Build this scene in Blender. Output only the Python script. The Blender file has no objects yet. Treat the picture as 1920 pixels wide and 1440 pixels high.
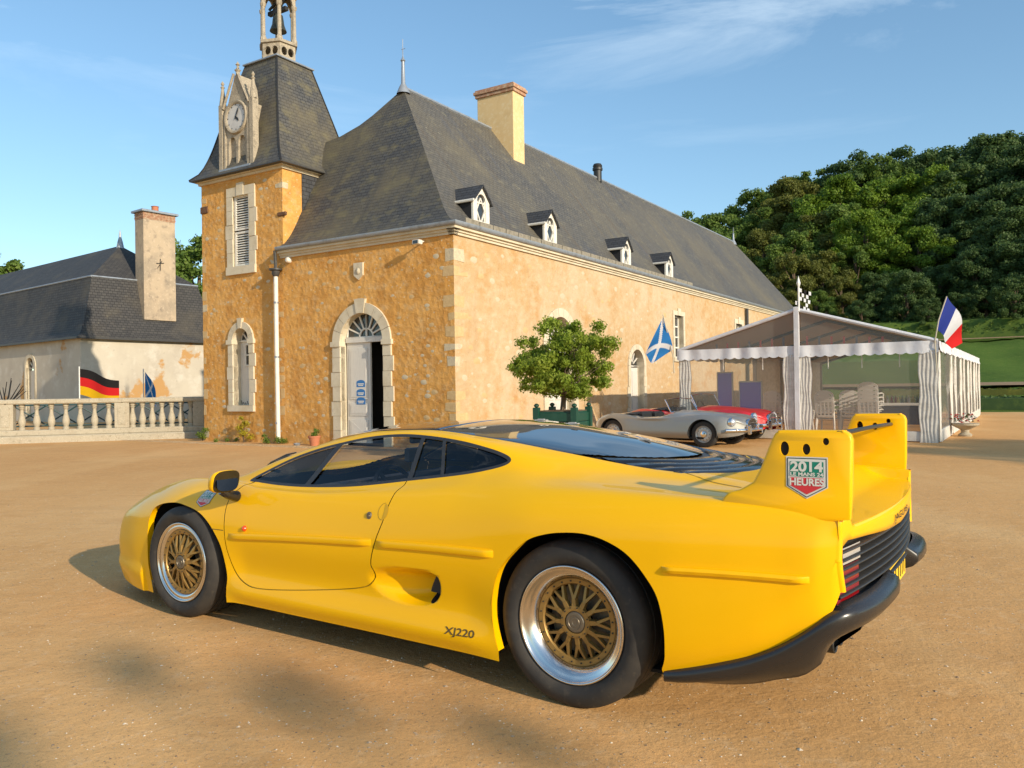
import bpy, bmesh, math, random
import numpy as np
from mathutils import Vector, Matrix
from mathutils.geometry import tessellate_polygon
SC=bpy.context.scene
COL=SC.collection
R_=math.radians
# ------------------------------------------------------------------ camera, sky, sun, exposure
F_PX=1522.235; PITCH=.0052297; ROLL=-.0145518; CAM_H=1.33443
cp,sp=math.cos(PITCH),math.sin(PITCH); fw=Vector((0,cp,sp)); up=Vector((0,-sp,cp)); rt=Vector((1,0,0))
cr,sr=math.cos(ROLL),math.sin(ROLL); rt2=rt*cr+up*sr; up2=up*cr-rt*sr
cam=bpy.data.cameras.new('camera'); camo=bpy.data.objects.new('camera',cam); COL.objects.link(camo)
cam.sensor_width=36; cam.lens=F_PX*36/1920; cam.clip_start=.05; cam.clip_end=4000
M4=Matrix((( rt2.x,up2.x,-fw.x,0),(rt2.y,up2.y,-fw.y,0),(rt2.z,up2.z,-fw.z,CAM_H),(0,0,0,1)))
camo.matrix_world=M4; SC.camera=camo
SUN_EL=20.0; SUN_AZ=(.672,-.741)           # horizontal direction towards the sun
world=bpy.data.worlds.new('World'); SC.world=world; world.use_nodes=True
nt=world.node_tree; nt.nodes.clear()
out=nt.nodes.new('ShaderNodeOutputWorld'); bg=nt.nodes.new('ShaderNodeBackground'); sky=nt.nodes.new('ShaderNodeTexSky')
sky.sky_type='NISHITA'; sky.sun_disc=False; sky.sun_elevation=R_(SUN_EL); sky.sun_rotation=math.atan2(SUN_AZ[0],SUN_AZ[1])
sky.air_density=1.0; sky.dust_density=.6; sky.ozone_density=2.2
tc=nt.nodes.new('ShaderNodeTexCoord'); mp=nt.nodes.new('ShaderNodeMapping'); mp.inputs['Scale'].default_value=(1.1,3.0,7.0); mp.inputs['Rotation'].default_value=(.0,.18,-.35); mp.inputs['Location'].default_value=(.35,.2,.9)
nz=nt.nodes.new('ShaderNodeTexNoise'); nz.inputs['Scale'].default_value=1.35; nz.inputs['Detail'].default_value=9; nz.inputs['Roughness'].default_value=.62; nz.inputs['Distortion'].default_value=.35
rp=nt.nodes.new('ShaderNodeValToRGB'); rp.color_ramp.elements[0].position=.525; rp.color_ramp.elements[1].position=.80
mx=nt.nodes.new('ShaderNodeMixRGB'); mx.inputs['Color2'].default_value=(11,11,11.2,1)
nt.links.new(tc.outputs['Generated'],mp.inputs[0]); nt.links.new(mp.outputs[0],nz.inputs['Vector']); nt.links.new(nz.outputs['Fac'],rp.inputs[0])
ml=nt.nodes.new('ShaderNodeMath'); ml.operation='MULTIPLY'; ml.inputs[1].default_value=.62
sz=nt.nodes.new('ShaderNodeSeparateXYZ'); nt.links.new(tc.outputs['Generated'],sz.inputs[0]); er=nt.nodes.new('ShaderNodeMapRange'); er.inputs['From Min'].default_value=.33; er.inputs['From Max'].default_value=.46; er.inputs['To Min'].default_value=.12; nt.links.new(sz.outputs[2],er.inputs[0]); m0=nt.nodes.new('ShaderNodeMath'); m0.operation='MULTIPLY'; nt.links.new(er.outputs[0],m0.inputs[1]); nt.links.new(rp.outputs[0],m0.inputs[0]); nt.links.new(m0.outputs[0],ml.inputs[0]); nt.links.new(ml.outputs[0],mx.inputs['Fac']); nt.links.new(sky.outputs[0],mx.inputs['Color1'])
hs=nt.nodes.new('ShaderNodeHueSaturation'); hs.inputs['Saturation'].default_value=1.08; hs.inputs['Value'].default_value=1.0
gm=nt.nodes.new('ShaderNodeGamma'); gm.inputs[1].default_value=.82; sm=nt.nodes.new('ShaderNodeMixRGB'); sm.blend_type='MULTIPLY'; sm.inputs['Fac'].default_value=1; sm.inputs['Color2'].default_value=(1.16,1.30,1.32,1)
nt.links.new(mx.outputs[0],gm.inputs[0]); nt.links.new(gm.outputs[0],sm.inputs['Color1']); nt.links.new(sm.outputs[0],hs.inputs['Color']); nt.links.new(hs.outputs[0],bg.inputs[0]); nt.links.new(bg.outputs[0],out.inputs[0])
bg.inputs['Strength'].default_value=.15
sunl=bpy.data.lights.new('sun','SUN'); sunl.energy=4.0; sunl.angle=R_(.55); sunl.color=(1.0,.86,.66)
suno=bpy.data.objects.new('sun',sunl); COL.objects.link(suno)
sv=Vector((SUN_AZ[0]*math.cos(R_(SUN_EL)),SUN_AZ[1]*math.cos(R_(SUN_EL)),math.sin(R_(SUN_EL))))
suno.rotation_euler=sv.to_track_quat('Z','Y').to_euler(); suno.location=(30,-30,30)
vs=SC.view_settings; vs.view_transform='Standard'; vs.look='None'; vs.exposure=0.38; vs.gamma=1; vs.use_curve_mapping=False
SC.cycles.max_bounces=8; SC.cycles.transparent_max_bounces=24
# ------------------------------------------------------------------ helpers
def tag(o,label=None,cat=None,group=None,kind=None):
    if label: o['label']=label
    if cat: o['category']=cat
    if group: o['group']=group
    if kind: o['kind']=kind
    return o
def empty(name,loc=(0,0,0),rz=0,**k):
    o=bpy.data.objects.new(name,None); COL.objects.link(o); o.location=loc; o.rotation_euler=(0,0,rz); o.empty_display_size=.2
    return tag(o,**k)
class MB:
    def __init__(s): s.v=[];s.f=[];s.uv={}
    def add(s,vs,fs,uv=None):
        b=len(s.v); s.v+= [tuple(map(float,p)) for p in vs]
        for i,f in enumerate(fs):
            if uv is not None: s.uv[len(s.f)]=[uv[j] for j in f]
            s.f.append(tuple(b+i for i in f))
        return s
    def box(s,x0,x1,y0,y1,z0,z1,c=0):
        if c:
            # chamfered box (12 extra edges cheaply): two nested rings
            xs=(x0+c,x1-c);ys=(y0+c,y1-c)
            rings=[(z0,c),(z0+c,0),(z1-c,0),(z1,c)]; vs=[]
            for z,k in rings:
                vs+=[(x0+k,y0+k,z),(x1-k,y0+k,z),(x1-k,y1-k,z),(x0+k,y1-k,z)]
            fs=[(3,2,1,0),(12,13,14,15)]
            for r in range(3):
                for i in range(4): a=r*4+i; b=r*4+(i+1)%4; fs.append((a,b,b+4,a+4))
            return s.add(vs,fs)
        v=[(x,y,z) for x in (x0,x1) for y in (y0,y1) for z in (z0,z1)]
        return s.add(v,[(0,1,3,2),(4,6,7,5),(0,4,5,1),(2,3,7,6),(0,2,6,4),(1,5,7,3)])
    def prism(s,poly,w0,w1,fn,holes=()):
        """poly [(u,z)] extruded between w0 and w1; fn(u,w,z)->xyz"""
        loops=[list(poly)]+[list(h) for h in holes]; flat=[p for l in loops for p in l]; n=len(flat)
        tri=tessellate_polygon([[Vector((u,z,0)) for u,z in l] for l in loops])
        vs=[fn(u,w0,z) for u,z in flat]+[fn(u,w1,z) for u,z in flat]
        fs=[tuple(t) for t in tri]+[tuple(n+i for i in reversed(t)) for t in tri]
        b=0
        for l in loops:
            m=len(l)
            for i in range(m): a=b+i;c=b+(i+1)%m; fs.append((a,c,n+c,n+a))
            b+=m
        return s.add(vs,fs)
    def sheet(s,poly,w,fn,holes=(),uvs=None):
        loops=[list(poly)]+[list(h) for h in holes]; flat=[p for l in loops for p in l]
        tri=tessellate_polygon([[Vector((u,z,0)) for u,z in l] for l in loops])
        return s.add([fn(u,w,z) for u,z in flat],[tuple(t) for t in tri],uv=[p for p in flat])
    def tube(s,pts,r,n=8,caps=True):
        pts=[Vector(p) for p in pts]; rs=r if isinstance(r,(list,tuple)) else [r]*len(pts); vs=[];fs=[]
        t0=None
        for i,p in enumerate(pts):
            d=(pts[min(i+1,len(pts)-1)]-pts[max(i-1,0)]).normalized()
            if t0 is None:
                t0=d.orthogonal().normalized()
            else:
                t0=(t0-d*t0.dot(d)); t0=t0.normalized() if t0.length>1e-6 else d.orthogonal().normalized()
            b=d.cross(t0)
            for k in range(n):
                a=2*math.pi*k/n; vs.append(p+(t0*math.cos(a)+b*math.sin(a))*rs[i])
        for i in range(len(pts)-1):
            for k in range(n): a=i*n+k;b2=i*n+(k+1)%n; fs.append((a,b2,b2+n,a+n))
        if caps: fs.append(tuple(reversed(range(n)))); fs.append(tuple(range((len(pts)-1)*n,len(pts)*n)))
        return s.add(vs,fs)
    def lathe(s,prof,n=32,fn=lambda r,h,c,sn:(r*c,r*sn,h),a0=0,a1=2*math.pi,close=True):
        """prof [(r,h)]"""
        vs=[];fs=[];full=abs(a1-a0-2*math.pi)<1e-6; m=n if full else n+1
        for k in range(m):
            a=a0+(a1-a0)*k/n; c,sn=math.cos(a),math.sin(a)
            for r,h in prof: vs.append(fn(r,h,c,sn))
        L=len(prof)
        for k in range(n):
            k2=(k+1)%m
            for i in range(L-1): fs.append((k*L+i,k2*L+i,k2*L+i+1,k*L+i+1))
        return s.add(vs,fs)
    def grid(s,rows,uv=None):
        h=len(rows);w=len(rows[0]); fs=[(i*w+j,i*w+j+1,(i+1)*w+j+1,(i+1)*w+j) for i in range(h-1) for j in range(w-1)]
        return s.add([p for r in rows for p in r],fs,uv=[p for r in uv for p in r] if uv else None)
    def build(s,name,m,parent=None,smooth=False,recalc=True,loc=None,label=None,bevel=0,ang=35,weld=False):
        me=bpy.data.meshes.new(name); me.from_pydata(s.v,[],s.f)
        if s.uv:
            l=me.uv_layers.new(name='UVMap'); 
            for p in me.polygons:
                if p.index in s.uv:
                    for k,li in enumerate(p.loop_indices): l.data[li].uv=s.uv[p.index][k]
        if recalc or weld:
            bm=bmesh.new(); bm.from_mesh(me)
            if weld: bmesh.ops.remove_doubles(bm,verts=bm.verts,dist=1e-5)
            if recalc: bmesh.ops.recalc_face_normals(bm,faces=bm.faces)
            bm.to_mesh(me); bm.free()
        me.update(); o=bpy.data.objects.new(name,me); COL.objects.link(o)
        if m: me.materials.append(m)
        if smooth:
            for p in me.polygons: p.use_smooth=True
            if smooth!='all': me.set_sharp_from_angle(angle=R_(ang))
        if parent: o.parent=parent
        if loc: o.location=loc
        if label: o['label']=label
        if bevel:
            b=o.modifiers.new('bevel','BEVEL'); b.width=bevel; b.segments=2; b.limit_method='ANGLE'; b.angle_limit=R_(40)
        return o
def np_mesh(name,P,F,m,parent=None,N=None,smooth=True,uv=None):
    me=bpy.data.meshes.new(name); P=np.asarray(P,np.float32); F=np.asarray(F,np.int32); k=F.shape[1]
    me.vertices.add(len(P)); me.vertices.foreach_set('co',P.ravel()); me.loops.add(F.size); me.loops.foreach_set('vertex_index',F.ravel())
    me.polygons.add(len(F)); me.polygons.foreach_set('loop_start',np.arange(0,F.size,k,dtype=np.int32)); me.polygons.foreach_set('loop_total',np.full(len(F),k,np.int32))
    me.polygons.foreach_set('use_smooth',np.full(len(F),smooth)); me.update(calc_edges=True); me.validate()
    if N is not None: me.normals_split_custom_set_from_vertices(np.asarray(N,np.float32).tolist())
    o=bpy.data.objects.new(name,me); COL.objects.link(o)
    if m: me.materials.append(m)
    if parent: o.parent=parent
    return o
def dup(o,parent=None,**k):
    c=o.copy(); COL.objects.link(c)
    if parent is not None: c.parent=parent
    for key in ('label',):
        if key in c.keys() and parent is None: pass
    for ch in list(o.children): dup(ch,c)
    return tag(c,**k)
def text_geo(s,size=1.0,bold=0,sx=1.0,shear=0):
    cu=bpy.data.curves.new('lettering','FONT'); cu.body=s; cu.size=size; cu.offset=bold; cu.shear=shear; cu.align_x='CENTER'; cu.align_y='CENTER'
    o=bpy.data.objects.new('lettering_tmp',cu); COL.objects.link(o); dg=bpy.context.evaluated_depsgraph_get(); me=bpy.data.meshes.new_from_object(o.evaluated_get(dg))
    v=[(p.co.x*sx,p.co.y) for p in me.vertices]; f=[tuple(p.vertices) for p in me.polygons]
    bpy.data.objects.remove(o); bpy.data.curves.remove(cu); bpy.data.meshes.remove(me); return v,f
def arc(cx,cz,r,a0,a1,n): return [(cx+r*math.cos(R_(a0+(a1-a0)*i/n)),cz+r*math.sin(R_(a0+(a1-a0)*i/n))) for i in range(n+1)]
def rrect(x0,x1,z0,z1,r,n=4):
    o=[]
    for cx,cz,a in ((x1-r,z0+r,-90),(x1-r,z1-r,0),(x0+r,z1-r,90),(x0+r,z0+r,180)): o+=arc(cx,cz,r,a,a+90,n)
    return o
# ------------------------------------------------------------------ materials
def mat(name,base,rough=.7,metal=0,spec=.5,layers=(),bump=(),coat=0,trans=0,alpha=1,coord='Object',brick=None,sheen=0):
    """layers: (kind, scale, colour, lo, hi, stretch xyz) mixed over base ; bump: (kind, scale, strength, dist)"""
    m=bpy.data.materials.new(name); m.use_nodes=True; t=m.node_tree; b=t.nodes['Principled BSDF']; L=t.links.new
    b.inputs['Roughness'].default_value=rough; b.inputs['Metallic'].default_value=metal; b.inputs['Specular IOR Level'].default_value=spec
    if coat: b.inputs['Coat Weight'].default_value=coat; b.inputs['Coat Roughness'].default_value=.04
    if alpha<1: b.inputs['Alpha'].default_value=alpha
    if sheen: b.inputs['Sheen Weight'].default_value=sheen
    c=t.nodes.new('ShaderNodeTexCoord'); cur=None
    def tex(kind,scale,st):
        src=c.outputs[coord]
        if st:
            mp=t.nodes.new('ShaderNodeMapping'); mp.inputs['Scale'].default_value=st; L(src,mp.inputs[0]); src=mp.outputs[0]
        if kind=='noise':
            n=t.nodes.new('ShaderNodeTexNoise'); n.inputs['Scale'].default_value=scale; n.inputs['Detail'].default_value=7; n.inputs['Roughness'].default_value=.6; L(src,n.inputs['Vector']); return n.outputs['Fac']
        if kind=='vor':
            n=t.nodes.new('ShaderNodeTexVoronoi'); n.inputs['Scale'].default_value=scale; L(src,n.inputs['Vector']); return n.outputs['Distance']
        if kind=='cell':
            n=t.nodes.new('ShaderNodeTexVoronoi'); n.inputs['Scale'].default_value=scale; L(src,n.inputs['Vector']); s=t.nodes.new('ShaderNodeSeparateColor'); L(n.outputs['Color'],s.inputs[0]); return s.outputs[0]
        if kind=='wave':
            n=t.nodes.new('ShaderNodeTexWave'); n.inputs['Scale'].default_value=scale; n.inputs['Distortion'].default_value=3; n.inputs['Detail'].default_value=2; L(src,n.inputs['Vector']); return n.outputs['Fac']
    def mixin(fac,col,cur):
        x=t.nodes.new('ShaderNodeMixRGB'); L(fac,x.inputs['Fac'])
        if cur is None: x.inputs['Color1'].default_value=(*base,1)
        else: L(cur,x.inputs['Color1'])
        x.inputs['Color2'].default_value=(*col,1); return x.outputs[0]
    bheight=None
    if brick:
        w,h,colA,colB,mort,msz=brick
        n=t.nodes.new('ShaderNodeTexBrick'); n.inputs['Scale'].default_value=1; n.inputs['Brick Width'].default_value=w; n.inputs['Row Height'].default_value=h; n.inputs['Mortar Size'].default_value=msz
        n.inputs['Color1'].default_value=(*colA,1); n.inputs['Color2'].default_value=(*colB,1); n.inputs['Mortar'].default_value=(*mort,1); n.inputs['Mortar Smooth'].default_value=.3; n.inputs['Bias'].default_value=0
        L(c.outputs['UV'],n.inputs['Vector']); cur=n.outputs['Color']; bheight=n.outputs['Fac']
    for l in layers:
        kind,scale,col,lo,hi=l[:5]; st=l[5] if len(l)>5 else None; f=tex(kind,scale,st)
        r=t.nodes.new('ShaderNodeMapRange'); r.inputs['From Min'].default_value=lo; r.inputs['From Max'].default_value=hi; L(f,r.inputs[0])
        if len(l)>6: r.inputs['To Max'].default_value=l[6]
        cur=mixin(r.outputs[0],col,cur)
    if cur is None: b.inputs['Base Color'].default_value=(*base,1)
    else: L(cur,b.inputs['Base Color'])
    prev=None
    def addb(h,strength,dist,inv=False):
        nonlocal prev
        bn=t.nodes.new('ShaderNodeBump'); bn.inputs['Strength'].default_value=strength; bn.inputs['Distance'].default_value=dist; bn.invert=inv
        L(h,bn.inputs['Height']); 
        if prev is not None: L(prev,bn.inputs['Normal'])
        prev=bn.outputs[0]
    if brick: addb(bheight,.7,.012,True)
    for l in bump: addb(tex(l[0],l[1],l[4] if len(l)>4 else None),l[2],l[3])
    if prev is not None: L(prev,b.inputs['Normal'])
    if trans:
        o=t.nodes['Material Output']; tr=t.nodes.new('ShaderNodeBsdfTranslucent')
        if cur is None: tr.inputs[0].default_value=(*base,1)
        else: L(cur,tr.inputs[0])
        x=t.nodes.new('ShaderNodeMixShader'); x.inputs[0].default_value=trans; L(b.outputs[0],x.inputs[1]); L(tr.outputs[0],x.inputs[2]); L(x.outputs[0],o.inputs[0])
    return m
def glass_mat(name,tint,refl=1.0,rough=.01,ior=1.5,veil=0):
    m=bpy.data.materials.new(name); m.use_nodes=True; t=m.node_tree; t.nodes.clear(); L=t.links.new
    o=t.nodes.new('ShaderNodeOutputMaterial'); tr=t.nodes.new('ShaderNodeBsdfTransparent'); tr.inputs[0].default_value=(*tint,1)
    g=t.nodes.new('ShaderNodeBsdfGlossy'); g.inputs['Roughness'].default_value=rough; g.inputs[0].default_value=(refl,refl,refl,1)
    lw=t.nodes.new('ShaderNodeLayerWeight'); lw.inputs[0].default_value=.5; pw=t.nodes.new('ShaderNodeMath'); pw.operation='POWER'; pw.inputs[1].default_value=5; L(lw.outputs['Facing'],pw.inputs[0])
    f=t.nodes.new('ShaderNodeMath'); f.operation='MULTIPLY_ADD'; f.inputs[1].default_value=.93; f.inputs[2].default_value=.055; L(pw.outputs[0],f.inputs[0]); x=t.nodes.new('ShaderNodeMixShader')
    L(f.outputs[0],x.inputs[0]); L(tr.outputs[0],x.inputs[1]); L(g.outputs[0],x.inputs[2])
    if veil:  # grey diffuse film puts the reflected haze into the clear panels
        df=t.nodes.new('ShaderNodeBsdfDiffuse'); df.inputs[0].default_value=(.62,.60,.57,1); y=t.nodes.new('ShaderNodeMixShader'); y.inputs[0].default_value=veil; L(x.outputs[0],y.inputs[1]); L(df.outputs[0],y.inputs[2]); L(y.outputs[0],o.inputs[0])
    else: L(x.outputs[0],o.inputs[0])
    return m
OCH=(.50,.262,.082)
wallL=[('noise',.35,(.68,.38,.12),.42,.66),('noise',1.7,(.47,.215,.050),.45,.70),('noise',3.6,(.62,.43,.22),.50,.76,(1,1,1.5),.8),('vor',6.5,(.60,.50,.34),.19,.08,(1,1,1.35),.8),('noise',14,(.33,.17,.06),.60,.72,(1,1,1.2),.8),('noise',38,(.66,.52,.33),.60,.70,None,.55)]
m_ochre=mat('ochre_rubble_render',(.61,.31,.080),.92,spec=.2,layers=wallL,bump=[('noise',4.5,.4,.045),('vor',7.5,.45,.035),('noise',24,.65,.022),('noise',70,.4,.008)])
m_ochre2=mat('pale_rubble_render',(.48,.315,.155),.92,spec=.2,layers=[('noise',.30,(.52,.40,.26),.38,.62),('noise',1.3,(.46,.26,.10),.50,.72),('noise',3.4,(.57,.46,.31),.46,.74,(1,1,1.4),.75),('vor',6.5,(.58,.52,.40),.14,.05,(1,1,1.35),.6),('noise',13,(.36,.22,.10),.62,.72,(1,1,1.2),.7),('noise',34,(.64,.56,.42),.58,.72,None,.4),('noise',.8,(.40,.25,.13),.58,.74,(2.5,2.5,.35),.5)],bump=[('noise',4.5,.5,.05),('vor',7.5,.35,.035),('noise',24,.5,.02),('noise',70,.4,.008)])  # paler, less red version of the ochre render for the long side
m_stone_w=mat('wall_stone',(.58,.49,.33),.9,spec=.2,layers=[('noise',9,(.42,.36,.27),.4,.65),('noise',30,(.62,.52,.36),.5,.7)],bump=[('noise',20,.5,.01)])
m_stone_o=mat('wall_stone_ochre',(.52,.36,.18),.9,spec=.2,layers=[('noise',9,(.58,.42,.22),.4,.65)],bump=[('noise',20,.6,.012)])
m_stone_r=mat('ironstone',(.16,.085,.05),.9,spec=.2,layers=[('noise',20,(.10,.06,.04),.45,.6)],bump=[('noise',25,.8,.015)])
m_trim=mat('pale_limestone',(.60,.53,.40),.85,spec=.25,layers=[('noise',2.5,(.50,.42,.29),.45,.7),('noise',13,(.36,.33,.26),.60,.78),('noise',50,(.68,.61,.48),.5,.7,None,.5)],bump=[('noise',22,.3,.008),('noise',90,.2,.003)])
m_gothic=mat('weathered_gothic_stone',(.35,.30,.23),.9,spec=.2,layers=[('noise',6,(.20,.175,.14),.50,.68),('noise',30,(.52,.45,.33),.5,.7)],bump=[('noise',30,.5,.01)])
m_slate=mat('lichened_slate',(.08,.08,.08),.62,spec=.35,coord='UV',brick=(.19,.105,(.088,.086,.082),(.062,.063,.066),(.025,.025,.026),.009),
  layers=[('noise',.42,(.135,.115,.075),.42,.62,None,.85),('noise',2.2,(.16,.14,.08),.50,.68,(1,1.4,1),.75),('noise',9,(.21,.19,.135),.63,.74,(1,1,1),.7),('noise',1.1,(.046,.046,.050),.56,.72,(2.5,.25,1),.75),('noise',30,(.24,.22,.17),.68,.75,None,.7)],bump=[('noise',8,.15,.006)])
m_slate_d=mat('dark_slate_cladding',(.05,.05,.055),.6,spec=.35,coord='UV',brick=(.2,.11,(.062,.064,.070),(.046,.048,.054),(.02,.02,.022),.009),layers=[('noise',2,(.10,.10,.10),.55,.75,None,.6),('noise',.8,(.075,.068,.058),.5,.7,None,.7),('noise',12,(.2,.19,.16),.66,.74,None,.5)])
m_zinc=mat('grey_zinc',(.30,.33,.37),.45,metal=.35,layers=[('noise',6,(.20,.21,.22),.5,.75)])
m_darkmetal=mat('dark_gutter',(.045,.045,.045),.5,layers=[('noise',15,(.10,.08,.06),.55,.75)])
m_white=mat('white_paint',(.72,.69,.62),.55,layers=[('noise',5,(.60,.56,.48),.5,.78),('noise',40,(.50,.46,.38),.66,.76,None,.5)])
m_door=mat('pale_grey_painted_wood',(.62,.59,.54),.5,layers=[('noise',6,(.52,.49,.44),.5,.75,(6,6,.6))])
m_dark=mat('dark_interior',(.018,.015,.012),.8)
m_pane=mat('window_pane',(.03,.033,.035),.08,spec=.8)
m_brick=mat('old_red_brick',(.38,.20,.12),.9,layers=[('noise',8,(.50,.36,.24),.45,.65)],bump=[('noise',30,.6,.01)])
m_cream=mat('cream_chimney_render',(.66,.48,.25),.9,spec=.2,layers=[('noise',1.5,(.56,.39,.19),.5,.72),('noise',9,(.70,.56,.34),.5,.72)],bump=[('noise',30,.3,.006)])
m_terra=mat('terracotta',(.45,.16,.08),.8)
m_bell=mat('bronze_bell',(.055,.06,.05),.45,metal=.5,layers=[('noise',8,(.09,.10,.08),.5,.7)])
m_iron=mat('black_iron',(.02,.02,.02),.5)
m_plastic=mat('white_plastic',(.74,.74,.76),.4)
m_blue=mat('blue_print',(.03,.16,.42),.5)
# ---------------------------------------------------------------- curve / mesh maths
def pchip(xs, ys, x):
    xs=np.asarray(xs,float); ys=np.asarray(ys,float); x=np.asarray(x,float)
    h=np.diff(xs); d=np.diff(ys)/h; m=np.zeros(len(xs))
    for i in range(1,len(xs)-1):
        if d[i-1]*d[i]>0:
            w1=2*h[i]+h[i-1]; w2=h[i]+2*h[i-1]; m[i]=(w1+w2)/(w1/d[i-1]+w2/d[i])
    m[0]=d[0]; m[-1]=d[-1]
    i=np.clip(np.searchsorted(xs,x)-1,0,len(h)-1); t=np.clip((x-xs[i])/h[i],0,1); hh=h[i]
    return ((1+2*t)*(1-t)**2*ys[i]+t*(1-t)**2*hh*m[i]+t*t*(3-2*t)*ys[i+1]+t*t*(t-1)*hh*m[i+1])
def table(rows, s):
    r=np.array(rows,float); return pchip(r[:,0],r[:,1],s),pchip(r[:,0],r[:,2],s)
def smooth(a,b,x):
    t=np.clip((x-a)/(b-a),0,1); return t*t*(3-2*t)
def catmull(pts, n=12, closed=True):
    p=np.asarray(pts,float); out=[]; N=len(p); rng=range(N) if closed else range(N-1)
    for i in rng:
        if closed: a,b,c,d=p[(i-1)%N],p[i],p[(i+1)%N],p[(i+2)%N]
        else: a,b,c,d=p[max(i-1,0)],p[i],p[i+1],p[min(i+2,N-1)]
        for k in range(n):
            t=k/n; out.append(.5*((2*b)+(c-a)*t+(2*a-5*b+4*c-d)*t*t+(3*b-a-3*c+d)*t**3))
    if not closed: out.append(p[-1])
    return np.array(out)
def poly_sd(poly, x, y):
    """signed distance, negative inside"""
    poly=np.asarray(poly,float); x=np.asarray(x); y=np.asarray(y)
    d=np.full(x.shape,1e9); ins=np.zeros(x.shape,bool); n=len(poly)
    for i in range(n):
        ax,ay=poly[i]; bx,by=poly[(i+1)%n]; ex,ey=bx-ax,by-ay; L=ex*ex+ey*ey+1e-15
        u=np.clip(((x-ax)*ex+(y-ay)*ey)/L,0,1)
        d=np.minimum(d,(x-ax-u*ex)**2+(y-ay-u*ey)**2)
        c=(ay>y)!=(by>y)
        if ey!=0: ins^=c&(x<(bx-ax)*(y-ay)/(by-ay)+ax)
    d=np.sqrt(d); return np.where(ins,-d,d)
def line_d(poly,x,y):
    x=np.asarray(x); d=np.full(x.shape,1e9)
    for i in range(len(poly)-1):
        ax,ay=poly[i]; bx,by=poly[i+1]; ex,ey=bx-ax,by-ay; L=ex*ex+ey*ey+1e-15
        u=np.clip(((x-ax)*ex+(y-ay)*ey)/L,0,1); d=np.minimum(d,(x-ax-u*ex)**2+(y-ay-u*ey)**2)
    return np.sqrt(d)
def split_iso(P,F,fn):
    """insert vertices where fn(P)=0 ; P (n,k) rows carry any attributes"""
    val=np.array(fn(P),float); val[np.abs(val)<2e-4]=0.0
    sg=np.sign(val); fs=sg[F]
    cross=(fs.max(1)>0)&(fs.min(1)<0)
    keep=F[~cross]; C=F[cross]; new=[]; edge={}; addP=[]; n0=len(P)
    def ev(a,b):
        k=(a,b) if a<b else (b,a)
        if k not in edge:
            u=val[k[0]]/(val[k[0]]-val[k[1]]); addP.append(P[k[0]]+(P[k[1]]-P[k[0]])*u); edge[k]=n0+len(addP)-1
        return edge[k]
    for a,b,c in C.tolist():
        s=[sg[a],sg[b],sg[c]]
        if 0 in s:
            i=s.index(0); a,b,c=((a,b,c),(b,c,a),(c,a,b))[i]
            e=ev(b,c); new+= [(a,b,e),(a,e,c)]
        else:
            odd=[i for i in range(3) if s[i]!=s[(i+1)%3] and s[i]!=s[(i+2)%3]][0]
            a,b,c=((a,b,c),(b,c,a),(c,a,b))[odd]
            e1=ev(a,b); e2=ev(a,c); new+=[(a,e1,e2),(e1,b,c),(e1,c,e2)]
    if addP:
        P=np.vstack([P,np.array(addP)]); 
    if new: keep=np.vstack([keep,np.array(new,int)])
    return P,keep
def vnormals(P,F):
    fn=np.cross(P[F[:,1],:3]-P[F[:,0],:3],P[F[:,2],:3]-P[F[:,0],:3]); n=np.zeros((len(P),3))
    for i in range(3): np.add.at(n,F[:,i],fn)
    return n/(np.linalg.norm(n,axis=1,keepdims=True)+1e-12)
def sub(P,N,F,mask):
    """sub-mesh of faces in mask -> P,N,F"""
    f=F[mask]; u,inv=np.unique(f,return_inverse=True); return P[u],N[u],inv.reshape(-1,3)
def boundary_loops(F):
    from collections import defaultdict
    cnt={}
    for a,b,c in F.tolist():
        for e in ((a,b),(b,c),(c,a)):
            r=(e[1],e[0])
            if r in cnt: del cnt[r]
            else: cnt[e]=1
    nxt=defaultdict(list)
    for a,b in cnt: nxt[a].append(b)
    loops=[]
    while nxt:
        a=next(iter(nxt)); loop=[a]; 
        while True:
            b=nxt[loop[-1]].pop()
            if not nxt[loop[-1]]: del nxt[loop[-1]]
            if b==loop[0] or b not in nxt: 
                if b!=loop[0]: loop.append(b)
                break
            loop.append(b)
        loops.append(loop)
    return loops
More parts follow.
